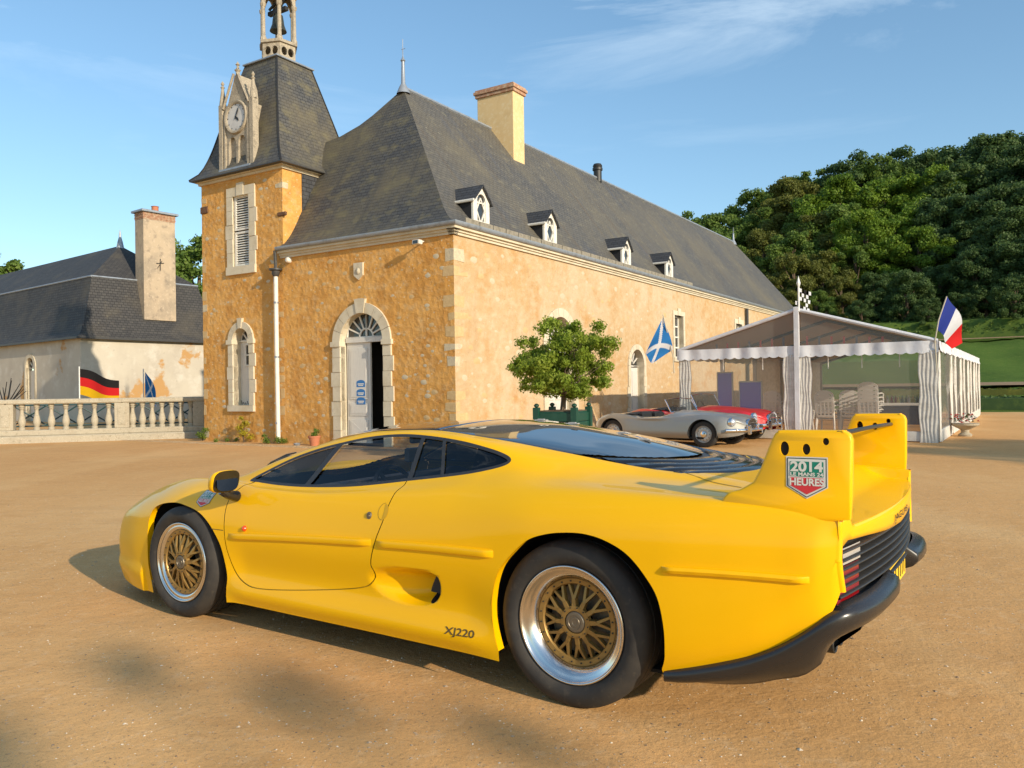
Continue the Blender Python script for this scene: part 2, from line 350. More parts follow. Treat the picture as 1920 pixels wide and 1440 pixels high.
# ---------------------------------------------------------------- the yellow car's skin: s back from the front axle, t out from the centre line, z up
WID=[(-1.11,.42),(-1.04,.62),(-.92,.76),(-.75,.83),(-.5,.895),(-.2,.935),(0,.945),(.3,.94),(.6,.945),(1.0,.955),(1.4,.963),(1.8,.975),(2.2,.988),(2.5,.998),(2.75,1.0),(3.05,.993),(3.3,.975),(3.5,.952),(3.62,.935),(3.69,.905)]
def skin(s):
    w=np.array(WID); W=pchip(w[:,0],w[:,1],s)
    zA=pchip([-1.11,-.9,-.6,-.3,.3,.5,1,2.3,2.7,3.06,3.28,3.5,3.62,3.67,3.69],[.13,.105,.10,.10,.13,.155,.155,.155,.18,.226,.288,.386,.475,.54,.60],s)
    kA=pchip([-1.11,-.5,.3,2.4,3.05,3.3,3.69],[.06,.03,.0,.0,.05,.05,.03],s)
    K=[]
    fl=np.clip(smooth(.35,.6,s)*(1-smooth(2.1,2.4,s)),0,1)          # sill flare between the wheels
    K.append((W-kA-.012*fl, zA))
    zB=np.maximum(zA+.07,pchip([-1.11,-.5,.5,2.3,3,3.4,3.69],[.21,.20,.215,.215,.30,.42,.64],s))
    K.append((W-.3*kA+.012*fl, zB))
    zC=np.maximum(zB+.05,pchip([-1.11,-.5,.5,2.3,3,3.4,3.69],[.28,.33,.335,.335,.42,.52,.67],s))
    K.append((W-.022*fl, zC))
    zD=pchip([-1.11,-.9,-.5,0,.5,1.0,2.0,2.7,3.2,3.5,3.69],[.36,.40,.47,.53,.53,.53,.56,.60,.62,.67,.71],s)
    K.append((W-pchip([-1.11,-.5,.5,2.3,3.69],[.0,.01,.0,.0,.0],s), zD))
    zE=pchip([-1.11,-.9,-.5,0,.5,1.0,1.5,2.0,2.5,3.0,3.4,3.69],[.44,.53,.63,.70,.705,.70,.72,.755,.79,.79,.79,.79],s)
    tE=W-pchip([-1.11,-.9,-.5,0,.5,1.2,2.0,2.6,3.2,3.69],[.03,.05,.055,.045,.035,.03,.03,.02,.012,.008],s)
    K.append((tE,zE))
    zF=pchip([-1.11,-.9,-.7,-.5,-.2,0,.3,.6,1.0,1.3,1.6,2.0,2.4,2.8,3.2,3.5,3.69],[.49,.605,.69,.745,.792,.80,.80,.79,.785,.80,.82,.855,.885,.895,.893,.885,.865],s)
    tF=pchip([-1.11,-.9,-.5,-.2,.1,.4,.7,1.2,2.0,2.6,3.2,3.69],[.24,.52,.64,.70,.76,.83,.87,.885,.885,.90,.91,.885],s)
    K.append((tF,zF))
    zG=pchip([-1.11,-.9,-.5,-.2,0,.2,.4,.6,.9,1.2,1.6,1.9,2.1,2.25,2.5,2.8,3.1,3.4,3.69],[.50,.605,.73,.782,.798,.808,.814,.80,.805,.825,.875,.92,.953,.958,.938,.920,.908,.898,.876],s)
    tG=pchip([-1.11,-.9,-.5,-.2,.1,.35,.6,.9,1.2,1.6,1.9,2.15,2.5,2.8,3.2,3.69],[.18,.42,.54,.61,.70,.765,.80,.82,.825,.80,.78,.755,.75,.75,.80,.82],s)
    K.append((tG,zG))
    zH=pchip([-1.11,-.9,-.5,-.2,0,.15,.3,.6,.9,1.2,1.5,1.8,2.05,2.2,2.5,2.8,3.1,3.4,3.69],[.51,.60,.72,.77,.787,.80,.83,.93,1.015,1.075,1.10,1.095,1.062,1.028,.975,.940,.92,.904,.876],s)
    tH=pchip([-1.11,-.9,-.5,-.2,.1,.3,.6,.9,1.2,1.5,1.8,2.05,2.2,2.5,2.8,3.1,3.4,3.69],[.13,.32,.45,.53,.66,.735,.715,.68,.645,.63,.64,.66,.672,.65,.60,.58,.65,.72],s)
    K.append((tH,zH))
    zI=pchip([-1.11,-.9,-.5,-.2,0,.15,.3,.45,.7,1.0,1.3,1.6,2.0,2.4,2.8,3.05,3.4,3.69],[.515,.585,.695,.745,.765,.79,.84,.89,.98,1.065,1.112,1.122,1.087,1.030,.966,.944,.908,.876],s)
    tI=pchip([-1.11,-.9,-.5,-.2,.1,.3,.45,.7,1.0,1.3,1.6,2.0,2.4,2.8,3.05,3.4,3.69],[.09,.24,.36,.45,.60,.70,.68,.645,.61,.585,.575,.572,.555,.50,.49,.53,.60],s)
    K.append((tI,zI))
    zJ=pchip([-1.11,-.9,-.5,-.2,0,.15,.3,.5,.7,1.0,1.3,1.6,2.0,2.4,2.7,3.0,3.1,3.4,3.69],[.52,.58,.685,.735,.755,.79,.88,.955,1.03,1.103,1.133,1.143,1.115,1.06,1.005,.953,.942,.908,.877],s)
    tJ=tI*.58
    K.append((tJ,zJ))
    zK=pchip([-1.11,-.9,-.5,-.2,-.05,.1,.3,.5,.7,.95,1.3,1.65,2.0,2.4,2.7,3.0,3.1,3.4,3.69],[.52,.58,.68,.73,.75,.80,.895,.985,1.065,1.12,1.143,1.153,1.138,1.083,1.028,.962,.946,.91,.876],s)
    K.append((0*s,zK))
    return K
def body_point(s,v,K=None):
    pass
def body_grid(ns=430,nv=110):
    s=np.linspace(-1.11,3.69,ns); K=skin(s)
    T=np.stack([k[0] for k in K]);Z=np.stack([k[1] for k in K]); m=len(K)  # (m,ns)
    v=np.linspace(0,m-1,nv); P=np.zeros((ns,nv,4))
    # natural-ish catmull through keys (chord-scaled tangents) for every station
    for j,vv in enumerate(v):
        i=min(int(vv),m-2); u=vv-i
        def g(a): 
            return np.stack([T[a],Z[a]])
        p1,p2=g(i),g(i+1)
        p0=g(i-1) if i>0 else 2*p1-p2
        p3=g(i+2) if i<m-2 else np.stack([-T[m-2],Z[m-2]])
        d1=np.linalg.norm(p2-p1,axis=0)+1e-9; d0=np.linalg.norm(p1-p0,axis=0)+1e-9; d2=np.linalg.norm(p3-p2,axis=0)+1e-9
        e0,e1,e2=np.sqrt(d0),np.sqrt(d1),np.sqrt(d2)
        m1=((p1-p0)/e0-(p2-p0)/(e0+e1)+(p2-p1)/e1)*e1; m2=((p2-p1)/e1-(p3-p1)/(e1+e2)+(p3-p2)/e2)*e1
        q=(2*u**3-3*u*u+1)*p1+(u**3-2*u*u+u)*m1+(-2*u**3+3*u*u)*p2+(u**3-u*u)*m2
        P[:,j,0]=s; P[:,j,1]=np.maximum(q[0],0); P[:,j,2]=q[1]; P[:,j,3]=vv
    P[:,-1,1]=0
    P[...,1]+=.020*(1-smooth(-.46,-.38,P[...,0]))*smooth(-1.12,-1.0,P[...,0])*smooth(1.55,1.0,P[...,3]) if False else .020*(1-smooth(-.44,-.40,P[...,0]))*(1-smooth(1.0,1.7,P[...,3]))
    # rear plan curvature, nose curvature, dished spoiler deck
    w=smooth(3.1,3.69,P[...,0]); P[...,0]+=.085*w*(1-(P[...,1]/.905)**2)
    w=1-smooth(-1.11,-.5,P[...,0]); P[...,0]-=.05*w*(1-(P[...,1]/.8)**2)
    dish=.055*smooth(3.42,3.62,P[...,0])*smooth(.80,.765,P[...,1])*(P[...,3]>6)
    P[...,2]-=dish
    ns,nv=P.shape[:2]; idx=np.arange(ns*nv).reshape(ns,nv)
    a,b,c,d=idx[:-1,:-1],idx[1:,:-1],idx[1:,1:],idx[:-1,1:]
    F=np.concatenate([np.stack([a,c,b],-1).reshape(-1,3),np.stack([a,d,c],-1).reshape(-1,3)])
    return P.reshape(-1,4),F,idx
# ------------------------------------------------------------------ ground and terrain
RB=.56819735  # the manor's axes: A runs left along its front, B runs away along its long side
Lx,Ly=-math.cos(RB),math.sin(RB); Bx,By=math.sin(RB),math.cos(RB); L0,B0=10.73767,14.49016
MO=Vector((Lx*L0+Bx*B0,Ly*L0+By*B0,0))            # corner of the manor nearest the camera
rng=random.Random(7); nr=np.random.RandomState(5)
m_gravel=mat('golden_hoggin_gravel',(.69,.385,.150),.95,spec=.12,layers=[('noise',.16,(.60,.32,.115),.42,.70),('noise',.55,(.75,.46,.20),.48,.72,(1,.35,1)),('noise',2.6,(.55,.285,.10),.55,.76,(.5,1.6,1),.7),('noise',11,(.76,.50,.26),.54,.74,None,.7),('noise',46,(.34,.20,.10),.56,.70,None,.8),('noise',150,(.66,.50,.33),.60,.70,None,.75),('noise',230,(.20,.12,.06),.57,.66,None,.85),('noise',5,(.36,.22,.10),.66,.74,None,.6),('noise',.9,(.52,.30,.13),.55,.75,(.35,1.6,1),.5)],
   bump=[('noise',1.6,.25,.05),('noise',7,.35,.02),('noise',45,.4,.008),('noise',170,.45,.004)])
m_grass=mat('lawn_grass',(.105,.175,.030),.95,spec=.1,layers=[('noise',.25,(.08,.14,.025),.4,.65),('noise',3,(.14,.19,.04),.5,.72),('noise',30,(.04,.075,.012),.5,.7)],bump=[('noise',30,.8,.05)])
m_path=mat('earth_path',(.30,.19,.10),.95,layers=[('noise',2,(.22,.15,.07),.45,.7)])
def wz_(x,y): return x,y
def smoo(a,b,x): return float(smooth(a,b,np.float64(x)))
def th(x,y):
    """height of the park beyond the gravel"""
    d=math.hypot(x,y); az=math.degrees(math.atan2(x,y))
    g=smoo(8,19,az)
    h=np.interp(d,[0,41,42.5,46,52,58,64,76,80,100,125,160,230],[-.05,-.03,.06,.35,.95,1.35,2.2,4.7,5.0,9.0,15,20,22])
    return float(h)*g+(-.12)*(1-g)
rows=[]; xs=np.linspace(-700,700,90); ys=np.concatenate([np.linspace(-60,60,61),np.linspace(66,900,40)])
def gz(x,y): 
    d=math.hypot(x,y); return .012*math.sin(x*.7+1)*math.sin(y*.5)*min(1,d/12)*(1-min(1,max(0,(abs(y-20)-20)/10)))
mb=MB(); rows=[[(x,y,0) for x in xs] for y in ys]; mb.grid(rows); g=mb.build('ground',m_gravel,recalc=False); g['kind']='structure'
mb=MB(); azs=np.linspace(6,62,70); ds=[40.6,41.5,43,46,50,54,58,62,66,70,74,78,82,90,100,112,125,140,160,190,230]
mb.grid([[(d*math.sin(R_(a)),d*math.cos(R_(a)),th(d*math.sin(R_(a)),d*math.cos(R_(a)))+.02+.12*math.sin(a*1.7+d*.3)*min(1,(d-40)/20)) for a in azs] for d in ds])
g=mb.build('lawn',m_grass,recalc=False,smooth='all'); g['kind']='structure'
# gravel walk across the foot of the lawn and a worn path under the hedge
for nm,d0,d1,mm in (('path',44.2,45.3,m_path),('path',52.0,54.5,m_path),('path',75.6,76.6,m_path)):
    mb=MB(); mb.grid([[(d*math.sin(R_(a)),d*math.cos(R_(a)),th(d*math.sin(R_(a)),d*math.cos(R_(a)))+.17+(.05 if d0<50 else .0)) for a in np.linspace(20,60,50)] for d in (d0,(d0+d1)/2,d1)]); g=mb.build(nm,mm,recalc=False); g['kind']='structure'
# loose stones on the gravel, joined: nobody could count them
P_=[];F_=[];b=0
def stone(x,y,z,r):
    global b
    n=5; a0=rng.random()*6; P_.append((x,y,z+r*.55)); 
    for i in range(n):
        a=a0+6.283*i/n; k=r*(.8+.5*rng.random()); P_.append((x+k*math.cos(a),y+k*math.sin(a),z-r*.1+r*.25*rng.random()))
    for i in range(n): F_.append((b,b+1+i,b+1+(i+1)%n))
    b+=n+1
for i in range(17000):
    d=1.2+11*rng.random()**1.5; az=R_(-38+76*rng.random()); stone(d*math.sin(az),d*math.cos(az),0,.0022+.0045*rng.random()**2.5+(.006 if rng.random()<.015 else 0))
m_peb=mat('pebble',(.42,.30,.19),.9,layers=[('noise',9,(.66,.56,.42),.52,.56),('noise',7,(.17,.12,.08),.54,.58)])
o=np_mesh('gravel',P_,F_,m_peb,smooth=False); o['kind']='stuff'; tag(o,'loose pebbles scattered over the sandy gravel around the supercar','pebbles')
# cobbled gutter along the front of the manor
m_cob=mat('worn_cobble',(.36,.23,.11),.9,layers=[('noise',3,(.44,.31,.18),.5,.6),('noise',30,(.26,.19,.12),.55,.7)],bump=[('noise',40,.4,.004)])
P_=[];F_=[];b=0
for j in range(5):
    for i in range(300):
        a=-1.2+i*.085+.03*rng.random(); bb=-.55-j*.105+.02*rng.random()-.02*math.sin(a*.4)*3
        x=MO.x+Lx*a+Bx*bb; y=MO.y+Ly*a+By*bb; w,h=.036,.045
        for (p,q,z) in ((-w,-h,-.01),(w,-h,0),(w,h,0),(-w,h,0),(-w*.6,-h*.6,.010),(w*.6,-h*.6,.010),(w*.6,h*.6,.010),(-w*.6,h*.6,.010)):
            P_.append((x+Lx*p+Bx*q,y+Ly*p+By*q,z-.004+.004*rng.random()))
        F_+= [tuple(b+k for k in f) for f in ((4,5,6,7),(0,1,5,4),(1,2,6,5),(2,3,7,6),(3,0,4,7))]; b+=8
o=np_mesh('cobbled_gutter',P_,F_,m_cob,smooth=False); o['kind']='stuff'
# ------------------------------------------------------------------ the manor wing
man=empty('manor_wing',MO,-RB,label='long ochre rubble-stone wing with hipped slate roof and four dormers',cat='building')
def ff(u,w,z): return (-u,-w,z)      # front face: u left from the corner, w out of the wall
def fs(u,w,z): return (w,u,z)        # long side: u away from the corner, w out of the wall
def archpoly(u0,u1,z0,zs,n=12,rise=None):
    c=(u0+u1)/2; r=(u1-u0)/2; k=1 if rise is None else rise/r
    return [(u0,z0),(u1,z0)]+[(c+r*math.cos(math.pi*i/n),zs+k*r*math.sin(math.pi*i/n)) for i in range(n+1)]
def wall(name,poly,holes,fn,par,m=m_ochre,depth=.28,zsplit=None):
    mb=MB()
    if zsplit is None: mb.sheet(poly,0,fn,holes)
    else:
        u1=poly[1][0]; zt_=poly[2][1]
        for za,zb_ in ((0,zsplit),(zsplit,zt_)): mb.sheet([(0,za),(u1,za),(u1,zb_),(0,zb_)],0,fn,[h for h in holes if za<h[0][1]<zb_])
    o=mb.build(name,m,par,recalc=False)
    for h in holes: mb=MB(); mb.grid([[fn(u,0,z) for u,z in h+h[:1]],[fn(u,-depth,z) for u,z in h+h[:1]]]); mb.build('reveal',m_trim,o,recalc=False)
    return o
def surround(fn,par,ui0,ui1,z0,zs,wd,proud=.035,sill=False,rise=None,nj=None,key=True,flat=False,deep=.13,toothed=True):
    """frame of separate stones around an opening (inner edges ui0..ui1, sill z0, springing zs)"""
    h=zs-z0; nj=nj or max(3,int(h/.42)); r=random.Random(int(ui0*100))
    for s in (0,1):
        z=z0
        for i in range(nj):
            hh=h/nj; e=(.06 if (i+s)%2 else .0) if toothed and 0<i<nj-1 else 0
            a,b_=(ui0-wd-e,ui0) if s==0 else (ui1,ui1+wd+e)
            mb=MB(); poly=[(a,z+.004),(b_,z+.004),(b_,z+hh-.004),(a,z+hh-.004)]
            mb.prism(poly,-deep,proud-(.012 if e else 0)-.004*r.random(),fn); mb.build('stone',m_trim,par)
            z+=hh
    c=(ui0+ui1)/2; ri=(ui1-ui0)/2; ro=ri+wd
    if flat:
        for k,(a,b_) in enumerate(((ui0-wd,c-.14),(c-.14,c+.14),(c+.14,ui1+wd))):
            mb=MB(); t=zs+wd+(.10 if k==1 else 0); mb.prism([(a+.003,zs),(b_-.003,zs),(b_-.003,t),(a+.003,t)],-deep,proud+(.02 if k==1 else 0),fn); mb.build('stone',m_trim,par)
    else:
        k_=1 if rise is None else rise/ri; ko=1 if rise is None else (rise+wd)/ro
        n=9
        for i in range(n):
            a0,a1=math.pi*(i+.02)/n,math.pi*(i+.98)/n; ky=key and i==n//2; o_=ro+(.10 if ky else 0)
            poly=[]
            for t in np.linspace(a0,a1,4): poly.append((c+ri*math.cos(t),zs+ri*k_*math.sin(t)))
            for t in np.linspace(a1,a0,4): poly.append((c+o_*math.cos(t),zs+(ro*ko+(.10 if ky else 0))*math.sin(t)))
            mb=MB(); mb.prism(poly,-deep,proud+(.025 if ky else 0),fn); mb.build('stone',m_trim,par)
        if key:
            for s in (0,1):
                a,b_=(ui0-wd-.04,ui0+.02) if s==0 else (ui1-.02,ui1+wd+.04)
                mb=MB(); mb.prism([(a,zs-.09),(b_,zs-.09),(b_,zs+.03),(a,zs+.03)],-deep,proud+.03,fn); mb.build('impost',m_trim,par)
    if sill:
        mb=MB(); mb.prism([(ui0-wd-.01,z0-wd*.9),(ui1+wd+.01,z0-wd*.9),(ui1+wd+.01,z0),(ui0-wd-.01,z0)],-deep,proud+.03,fn); mb.build('sill',m_trim,par)
def bars(fn,par,pts,w,d0,d1,m=m_white,name='glazing_bar'):
    """straight bars between (u,z) pairs"""
    mb=MB()
    for (a,b_),(c,d) in pts:
        L=math.hypot(c-a,d-b_); nx,nz=-(d-b_)/L*w/2,(c-a)/L*w/2
        mb.prism([(a+nx,b_+nz),(c+nx,d+nz),(c-nx,d-nz),(a-nx,b_-nz)],d0,d1,fn)
    return mb
ZE=4.80; LEN=34.2; WA=7.1
F0=archpoly(2.08,3.46,0,2.50)
wf=wall('wall_front',[(0,0),(5.46,0),(5.46,ZE),(0,ZE)],[F0],ff,man)
S1=archpoly(4.08,5.48,0,2.55); S2=archpoly(9.30,10.36,.0,2.0); S3=[(13.2,2.35),(14.05,2.35),(14.05,3.88),(13.2,3.88)]; S4=[(20.4,2.6),(21.3,2.6),(21.3,4.0),(20.4,4.0)]
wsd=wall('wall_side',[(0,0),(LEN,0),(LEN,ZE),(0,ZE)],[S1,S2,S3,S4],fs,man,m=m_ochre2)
mb=MB(); mb.sheet([(0,0),(WA,0),(WA,ZE),(0,ZE)],-LEN,ff); mb.sheet([(2.95,0),(LEN,0),(LEN,ZE),(2.95,ZE)],-WA,fs); mb.build('wall_back',m_ochre,man,recalc=False)
# cornice, gutter
for fn,a,b_,nm in ((ff,-.16,5.52,'f'),(fs,-.16,LEN,'s')):
    mb=MB()
    for z0,z1,p in ((4.77,4.83,.05),(4.83,4.885,.09),(4.885,4.97,.15)):
        mb.prism([(a if p>.1 else -p,z0),(b_,z0),(b_,z1),(a if p>.1 else -p,z1)],-.1,p,fn)
    mb.build('cornice',m_trim,man)
    mb=MB(); e=-.25; prof=[(.12,4.965),(.17,4.94),(.215,4.955),(.235,5.00),(.235,5.035)]
    # half-round gutter extruded
    rows=[[fn(u if u>0 else -w,w,z) for w,z in prof] for u in (-.2,b_)]; mb.grid(rows); mb.build('gutter',m_zinc,man,smooth='all')
# snow-guard panels on the long eave
for i in range(26):
    mb=MB(); u=.35+i*.56; mb.prism([(u,5.06),(u+.53,5.06),(u+.53,5.19),(u,5.19)],.075,.10,fs); mb.build('snow_guard',mat('guard_panel',(.26,.23,.18),.7,layers=[('noise',9,(.16,.14,.10),.45,.7)]) if i==0 else bpy.data.materials['guard_panel'],man)
# roof : z as function of progress q, front depth 2.82, side depth 3.77
QF=[-.22,0,.3,.6,1.1,1.8,2.6]; QZ=[5.02,5.13,5.47,6.0,6.9,8.15,9.55]
def zq(b): return float(pchip(QF,QZ,np.float64(b)))
qs=np.linspace(-.22,2.6,22); kf=lambda q:(q+.22)/2.82
RA=3.55
def aq(q): return -.22+kf(q)*(RA+.22)
mb=MB(); slo=[0]
for i in range(1,len(qs)): slo.append(slo[-1]+math.hypot(qs[i]-qs[i-1],zq(qs[i])-zq(qs[i-1])))
TOPL=[(3.55,9.55),(4.0,9.18),(4.4,8.85),(4.95,8.50),(5.4,8.36),(6.9,8.34)]
def ztop(a): return float(pchip([p[0] for p in TOPL],[p[1] for p in TOPL],np.float64(a)))
rows=[];uvs=[]
for q,s in zip(qs,slo):
    z=zq(q); a0=aq(q)
    aL=6.9
    for i in range(40):
        a=6.9-3.35*i/39
        if ztop(a)<z: aL=a-.09
        else: break
    aL=max(min(aL,6.9),3.55) if z>8.30 else 5.47+ (0 if z<7.3 else 1.4*min(1,(z-7.3)/.2))
    r=[];u=[]
    for k in range(13): a=a0+(aL-a0)*k/12; r.append((-a,q,z)); u.append((a,s))
    rows.append(r);uvs.append(u)
mb.grid(rows,uvs); mb.build('roof_front_slope',m_slate,man,recalc=False,smooth='all')
mb=MB(); rows=[];uvs=[]; sl2=[0]
for i in range(1,len(qs)): sl2.append(sl2[-1]+math.hypot(aq(qs[i])-aq(qs[i-1]),zq(qs[i])-zq(qs[i-1])))
BE=LEN+.22
for q,s in zip(qs,sl2):
    z=zq(q);a=aq(q); b0=q; b1=BE-kf(q)*2.6
    rows.append([(-a,b0+(b1-b0)*k/40,z) for k in range(41)]); uvs.append([(b0+(b1-b0)*k/40,s) for k in range(41)])
m_slate_s=mat('pale_lichened_slate',(.08,.08,.08),.62,spec=.35,coord='UV',brick=(.19,.105,(.112,.105,.094),(.082,.079,.075),(.04,.04,.038),.008),layers=[('noise',.3,(.145,.125,.085),.42,.64,(1,.7,1),.8),('noise',.9,(.105,.078,.052),.55,.72,(3,.22,1),.7),('noise',1.1,(.082,.084,.092),.56,.70,(2.2,.3,1),.8),('noise',2.5,(.19,.17,.115),.56,.72,(1,1.4,1),.7),('noise',9,(.30,.28,.20),.63,.72,(1,1,1),.8),('noise',30,(.34,.32,.25),.66,.74,None,.7)],bump=[('noise',8,.2,.008)])  # paler slates with more lichen than the front slope
mb.grid(rows,uvs); mb.build('roof_side_slope',m_slate_s,man,recalc=False,smooth='all')
mb=MB(); rows=[];uvs=[]
for q,s in zip(qs,slo):
    z=zq(q); a0=aq(q); b1=BE-kf(q)*2.6; r=[(-(a0+(2*RA-2*a0)*k/8),b1,z) for k in range(9)]; rows.append(r); uvs.append([(a0+(2*RA-2*a0)*k/8,s) for k in range(9)])
mb.grid(rows,uvs); mb.build('roof_end_slope',m_slate,man,recalc=False,smooth='all')
mb=MB(); tl=[(a,ztop(a)) for a in np.linspace(3.55,6.9,16)]
mb.grid([[(-a,2.6,z) for a,z in tl],[(-(a),31.8,z) for a,z in tl]],[[(2.6,a) for a,z in tl],[(31.8,a) for a,z in tl]]); mb.build('roof_rear_slope',m_slate,man,recalc=False,smooth='all')
# ridge and hips: lead/tile rolls
mb=MB(); mb.tube([(-RA,2.6,9.57),(-RA,31.8,9.57)],.055,6); mb.build('ridge_roll',m_slate_d if False else m_zinc,man,smooth=True)
def finial(x,y,z,h,par,nm='finial',m=m_zinc):
    mb=MB(); mb.lathe([(.19,-.12),(.12,.05),(.06,.16),(.045,.55*h),(.07,.57*h),(.03,.62*h),(.012,.66*h),(.008,h)],12,fn=lambda r,hh,c,sn:(x+r*c,y+r*sn,z+hh))
    mb.tube([(x-.05,y,z+h*.80),(x+.09,y,z+h*.80)],.008,5); return mb.build(nm,m,par,smooth=True)
finial(-RA,2.6,9.52,1.38,man); finial(-RA,31.8,9.52,.9,man)
mb=MB(); mb.lathe([(.16,-.2),(.16,.25),(.20,.27),(.20,.36),(.17,.38),(.19,.44),(.15,.52),(.0,.56)],14,fn=lambda r,h,c,sn:(-RA+r*c,14.4+r*sn,9.62+h)); mb.build('roof_vent',m_iron,man,smooth=True)
# main chimney
mb=MB(); mb.box(-4.05,-2.7,6.85,7.5,8.0,10.62); ch=mb.build('chimney',m_cream,man,bevel=.01)
mb=MB(); mb.box(-4.10,-2.65,6.80,7.55,10.60,10.70,.01); mb.box(-4.14,-2.61,6.76,7.59,10.70,10.80,.01); mb.box(-4.10,-2.65,6.80,7.55,10.80,10.86,.01); mb.build('brick_cap',m_brick,ch)
mb=MB(); mb.prism([(6.72,8.56),(7.62,8.56),(7.75,8.30),(6.6,8.30)],-2.72+2.7,-2.40+2.7,lambda u,w,z:(-2.40+w*1.0-.05,u,z-.06)); 
# stains washed by the chimney are part of the slate's material
# dormers
def dormer(bc,tall=1.0):
    w=.335; zb=5.20; zt=zb+.62*tall; zp=zt+.34; x0=-.25
    front=[(bc-w,zb),(bc+w,zb),(bc+w,zt),(bc,zp),(bc-w,zt)]
    hole=archpoly(bc-.18,bc+.18,zb+.13,zt-.02,8)
    mb=MB(); mb.prism(front,-.06,0,lambda u,ww,z:(x0+ww,u,z),[hole]); d=mb.build('dormer',m_white,man)
    mb=MB(); mb.sheet(hole,-.05,lambda u,ww,z:(x0+ww,u,z)); mb.build('pane',m_pane,d,recalc=False)
    zc=(zb+.13+zt+.02)/2; hh=(zt-.0-zb-.13)/2+.06; f=lambda u,ww,z:(x0+ww,u,z)
    mb=bars(f,d,[((bc-.17,zc),(bc,zc+hh)),((bc,zc+hh),(bc+.17,zc)),((bc+.17,zc),(bc,zc-hh)),((bc,zc-hh),(bc-.17,zc)),((bc-.18,zt-.05),(bc+.18,zt-.05)),((bc-.16,zb+.13),(bc-.16,zt)),((bc+.16,zb+.13),(bc+.16,zt))],.032,-.05,-.02); mb.build('glazing_bars',m_white,d)
    mb=MB(); mb.prism([(bc-w-.0,zb),(bc-w,zt),(bc+w,zt),(bc+w,zb)],-1.55,-.062,f); mb.build('dormer_cheek',m_slate_d,d)
    for s in (-1,1):
        mb=MB(); e=.06; pts=[(bc,zp+.045),(bc+s*(w+e),zt-.035)]; th_=.045
        v=[]
        for ww in (.07,-1.9):
            for (u,z) in pts: v+= [f(u,ww,z),f(u,ww,z-th_)]
        L_=math.hypot(w+e,zp-zt+.08); uv=[(0,L_),(0,L_),(0,0),(0,0),(1.97,L_),(1.97,L_),(1.97,0),(1.97,0)]
        mb.add(v,[(0,2,6,4),(1,5,7,3),(0,1,3,2),(4,6,7,5),(2,3,7,6),(0,4,5,1)],uv); mb.build('dormer_roof',m_slate_d,d)
    mb=MB(); mb.tube([f(bc-w-.07,.07,zt-.05),f(bc-w-.07,-.9,zt-.05)],.035,6); mb.build('dormer_gutter',m_white,d,smooth=True)
    mb=MB(); mb.prism([(bc-w-.02,zb+.02),(bc+w+.02,zb+.02),(bc+w+.16,zb-.10),(bc-w-.16,zb-.10)],0,.03,f); mb.build('lead_apron',m_zinc,d)
for i,bc in enumerate((1.48,4.80,9.75,13.48)): dormer(bc)
# main front door
surround(ff,wf,2.08,3.46,0,2.50,.25,nj=7,proud=.05)
dr=MB(); dr.prism([(2.12,2.50),(3.42,2.50),(3.42,2.62),(2.12,2.62)],-.24,-.12,ff); dr=dr.build('door',m_door,man,label='main double door with one leaf open under a fanlight')
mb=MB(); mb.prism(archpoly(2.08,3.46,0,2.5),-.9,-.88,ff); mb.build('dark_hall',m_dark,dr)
mb=MB(); mb.prism([(2.66,.06),(3.42,.06),(3.42,2.50),(2.66,2.50)],-.22,-.165,ff)
for z0,z1 in ((.16,.62),(.72,1.02),(1.12,2.36)):
    mb.prism([(2.74,z0),(3.34,z0),(3.34,z1),(2.74,z1)],-.165,-.150,ff); mb.prism([(2.79,z0+.05),(3.29,z0+.05),(3.29,z1-.05),(2.79,z1-.05)],-.150,-.157+.015,ff)
mb.build('door_leaf',m_door,dr)
mb=MB(); mb.prism([(2.73,.20),(2.80,.20),(3.30,.56),(3.23,.56)],-.150,-.140,ff); mb.build('door_brace',m_door,dr)
mb=MB(); mb.box(-2.16,-2.11,.24,.90,.06,2.50); mb.build('door_leaf',m_door,dr,label='open leaf folded back into the dark hall')
for i in range(6):
    for j in range(2):
        mb=MB(); mb.box(-2.42+j*.11,-2.34+j*.11,.82,.84,.75+i*.24,.93+i*.24); mb.build('pane',mat('hall_far_pane',(.16,.14,.07),.4) if i+j==0 else bpy.data.materials['hall_far_pane'],dr)
mb=MB(); c=(2.77,2.62); mb.sheet([(c[0]+.64*math.cos(t),c[1]+.60*math.sin(t)) for t in np.linspace(0,math.pi,17)],-.19,ff); fl_=mb.build('fanlight',m_pane,man,recalc=False)
pr=[]
for t in np.linspace(0,math.pi,9)[0:]: pr.append(((c[0]+.22*math.cos(t),c[1]+.22*math.sin(t)),(c[0]+.62*math.cos(t),c[1]+.60*math.sin(t))))
for rr in (.22,.42,.64):
    tt=np.linspace(0,math.pi,15)
    for a,b_ in zip(tt[:-1],tt[1:]): 
        if rr!=.42: pr.append(((c[0]+rr*math.cos(a),c[1]+rr*.96*math.sin(a)),(c[0]+rr*math.cos(b_),c[1]+rr*.96*math.sin(b_))))
pr.append(((2.13,2.625),(3.41,2.625))); pr.append(((2.77,2.62),(2.77,3.2)))
bars(ff,fl_,pr,.035,-.185,-.15).build('glazing_bars',m_white,fl_)
for z in (1.50,1.28,1.08):
    mb=MB(); mb.prism([(2.82,z-.085),(3.10,z-.085),(3.10,z+.03)]+[(2.96+.14*math.cos(t),z+.03+.06*math.sin(t)) for t in np.linspace(0,math.pi,7)]+[(2.82,z+.03)],-.149,-.141,ff); o=mb.build('blue_notice',m_blue,dr)
    mb=MB(); mb.prism([(2.86,z-.02),(3.06,z-.02),(3.06,z+.005),(2.86,z+.005)],-.1405,-.139,ff); mb.prism([(2.88,z-.055),(3.04,z-.055),(3.04,z-.035),(2.88,z-.035)],-.1405,-.139,ff); mb.build('notice_print',m_white,o)
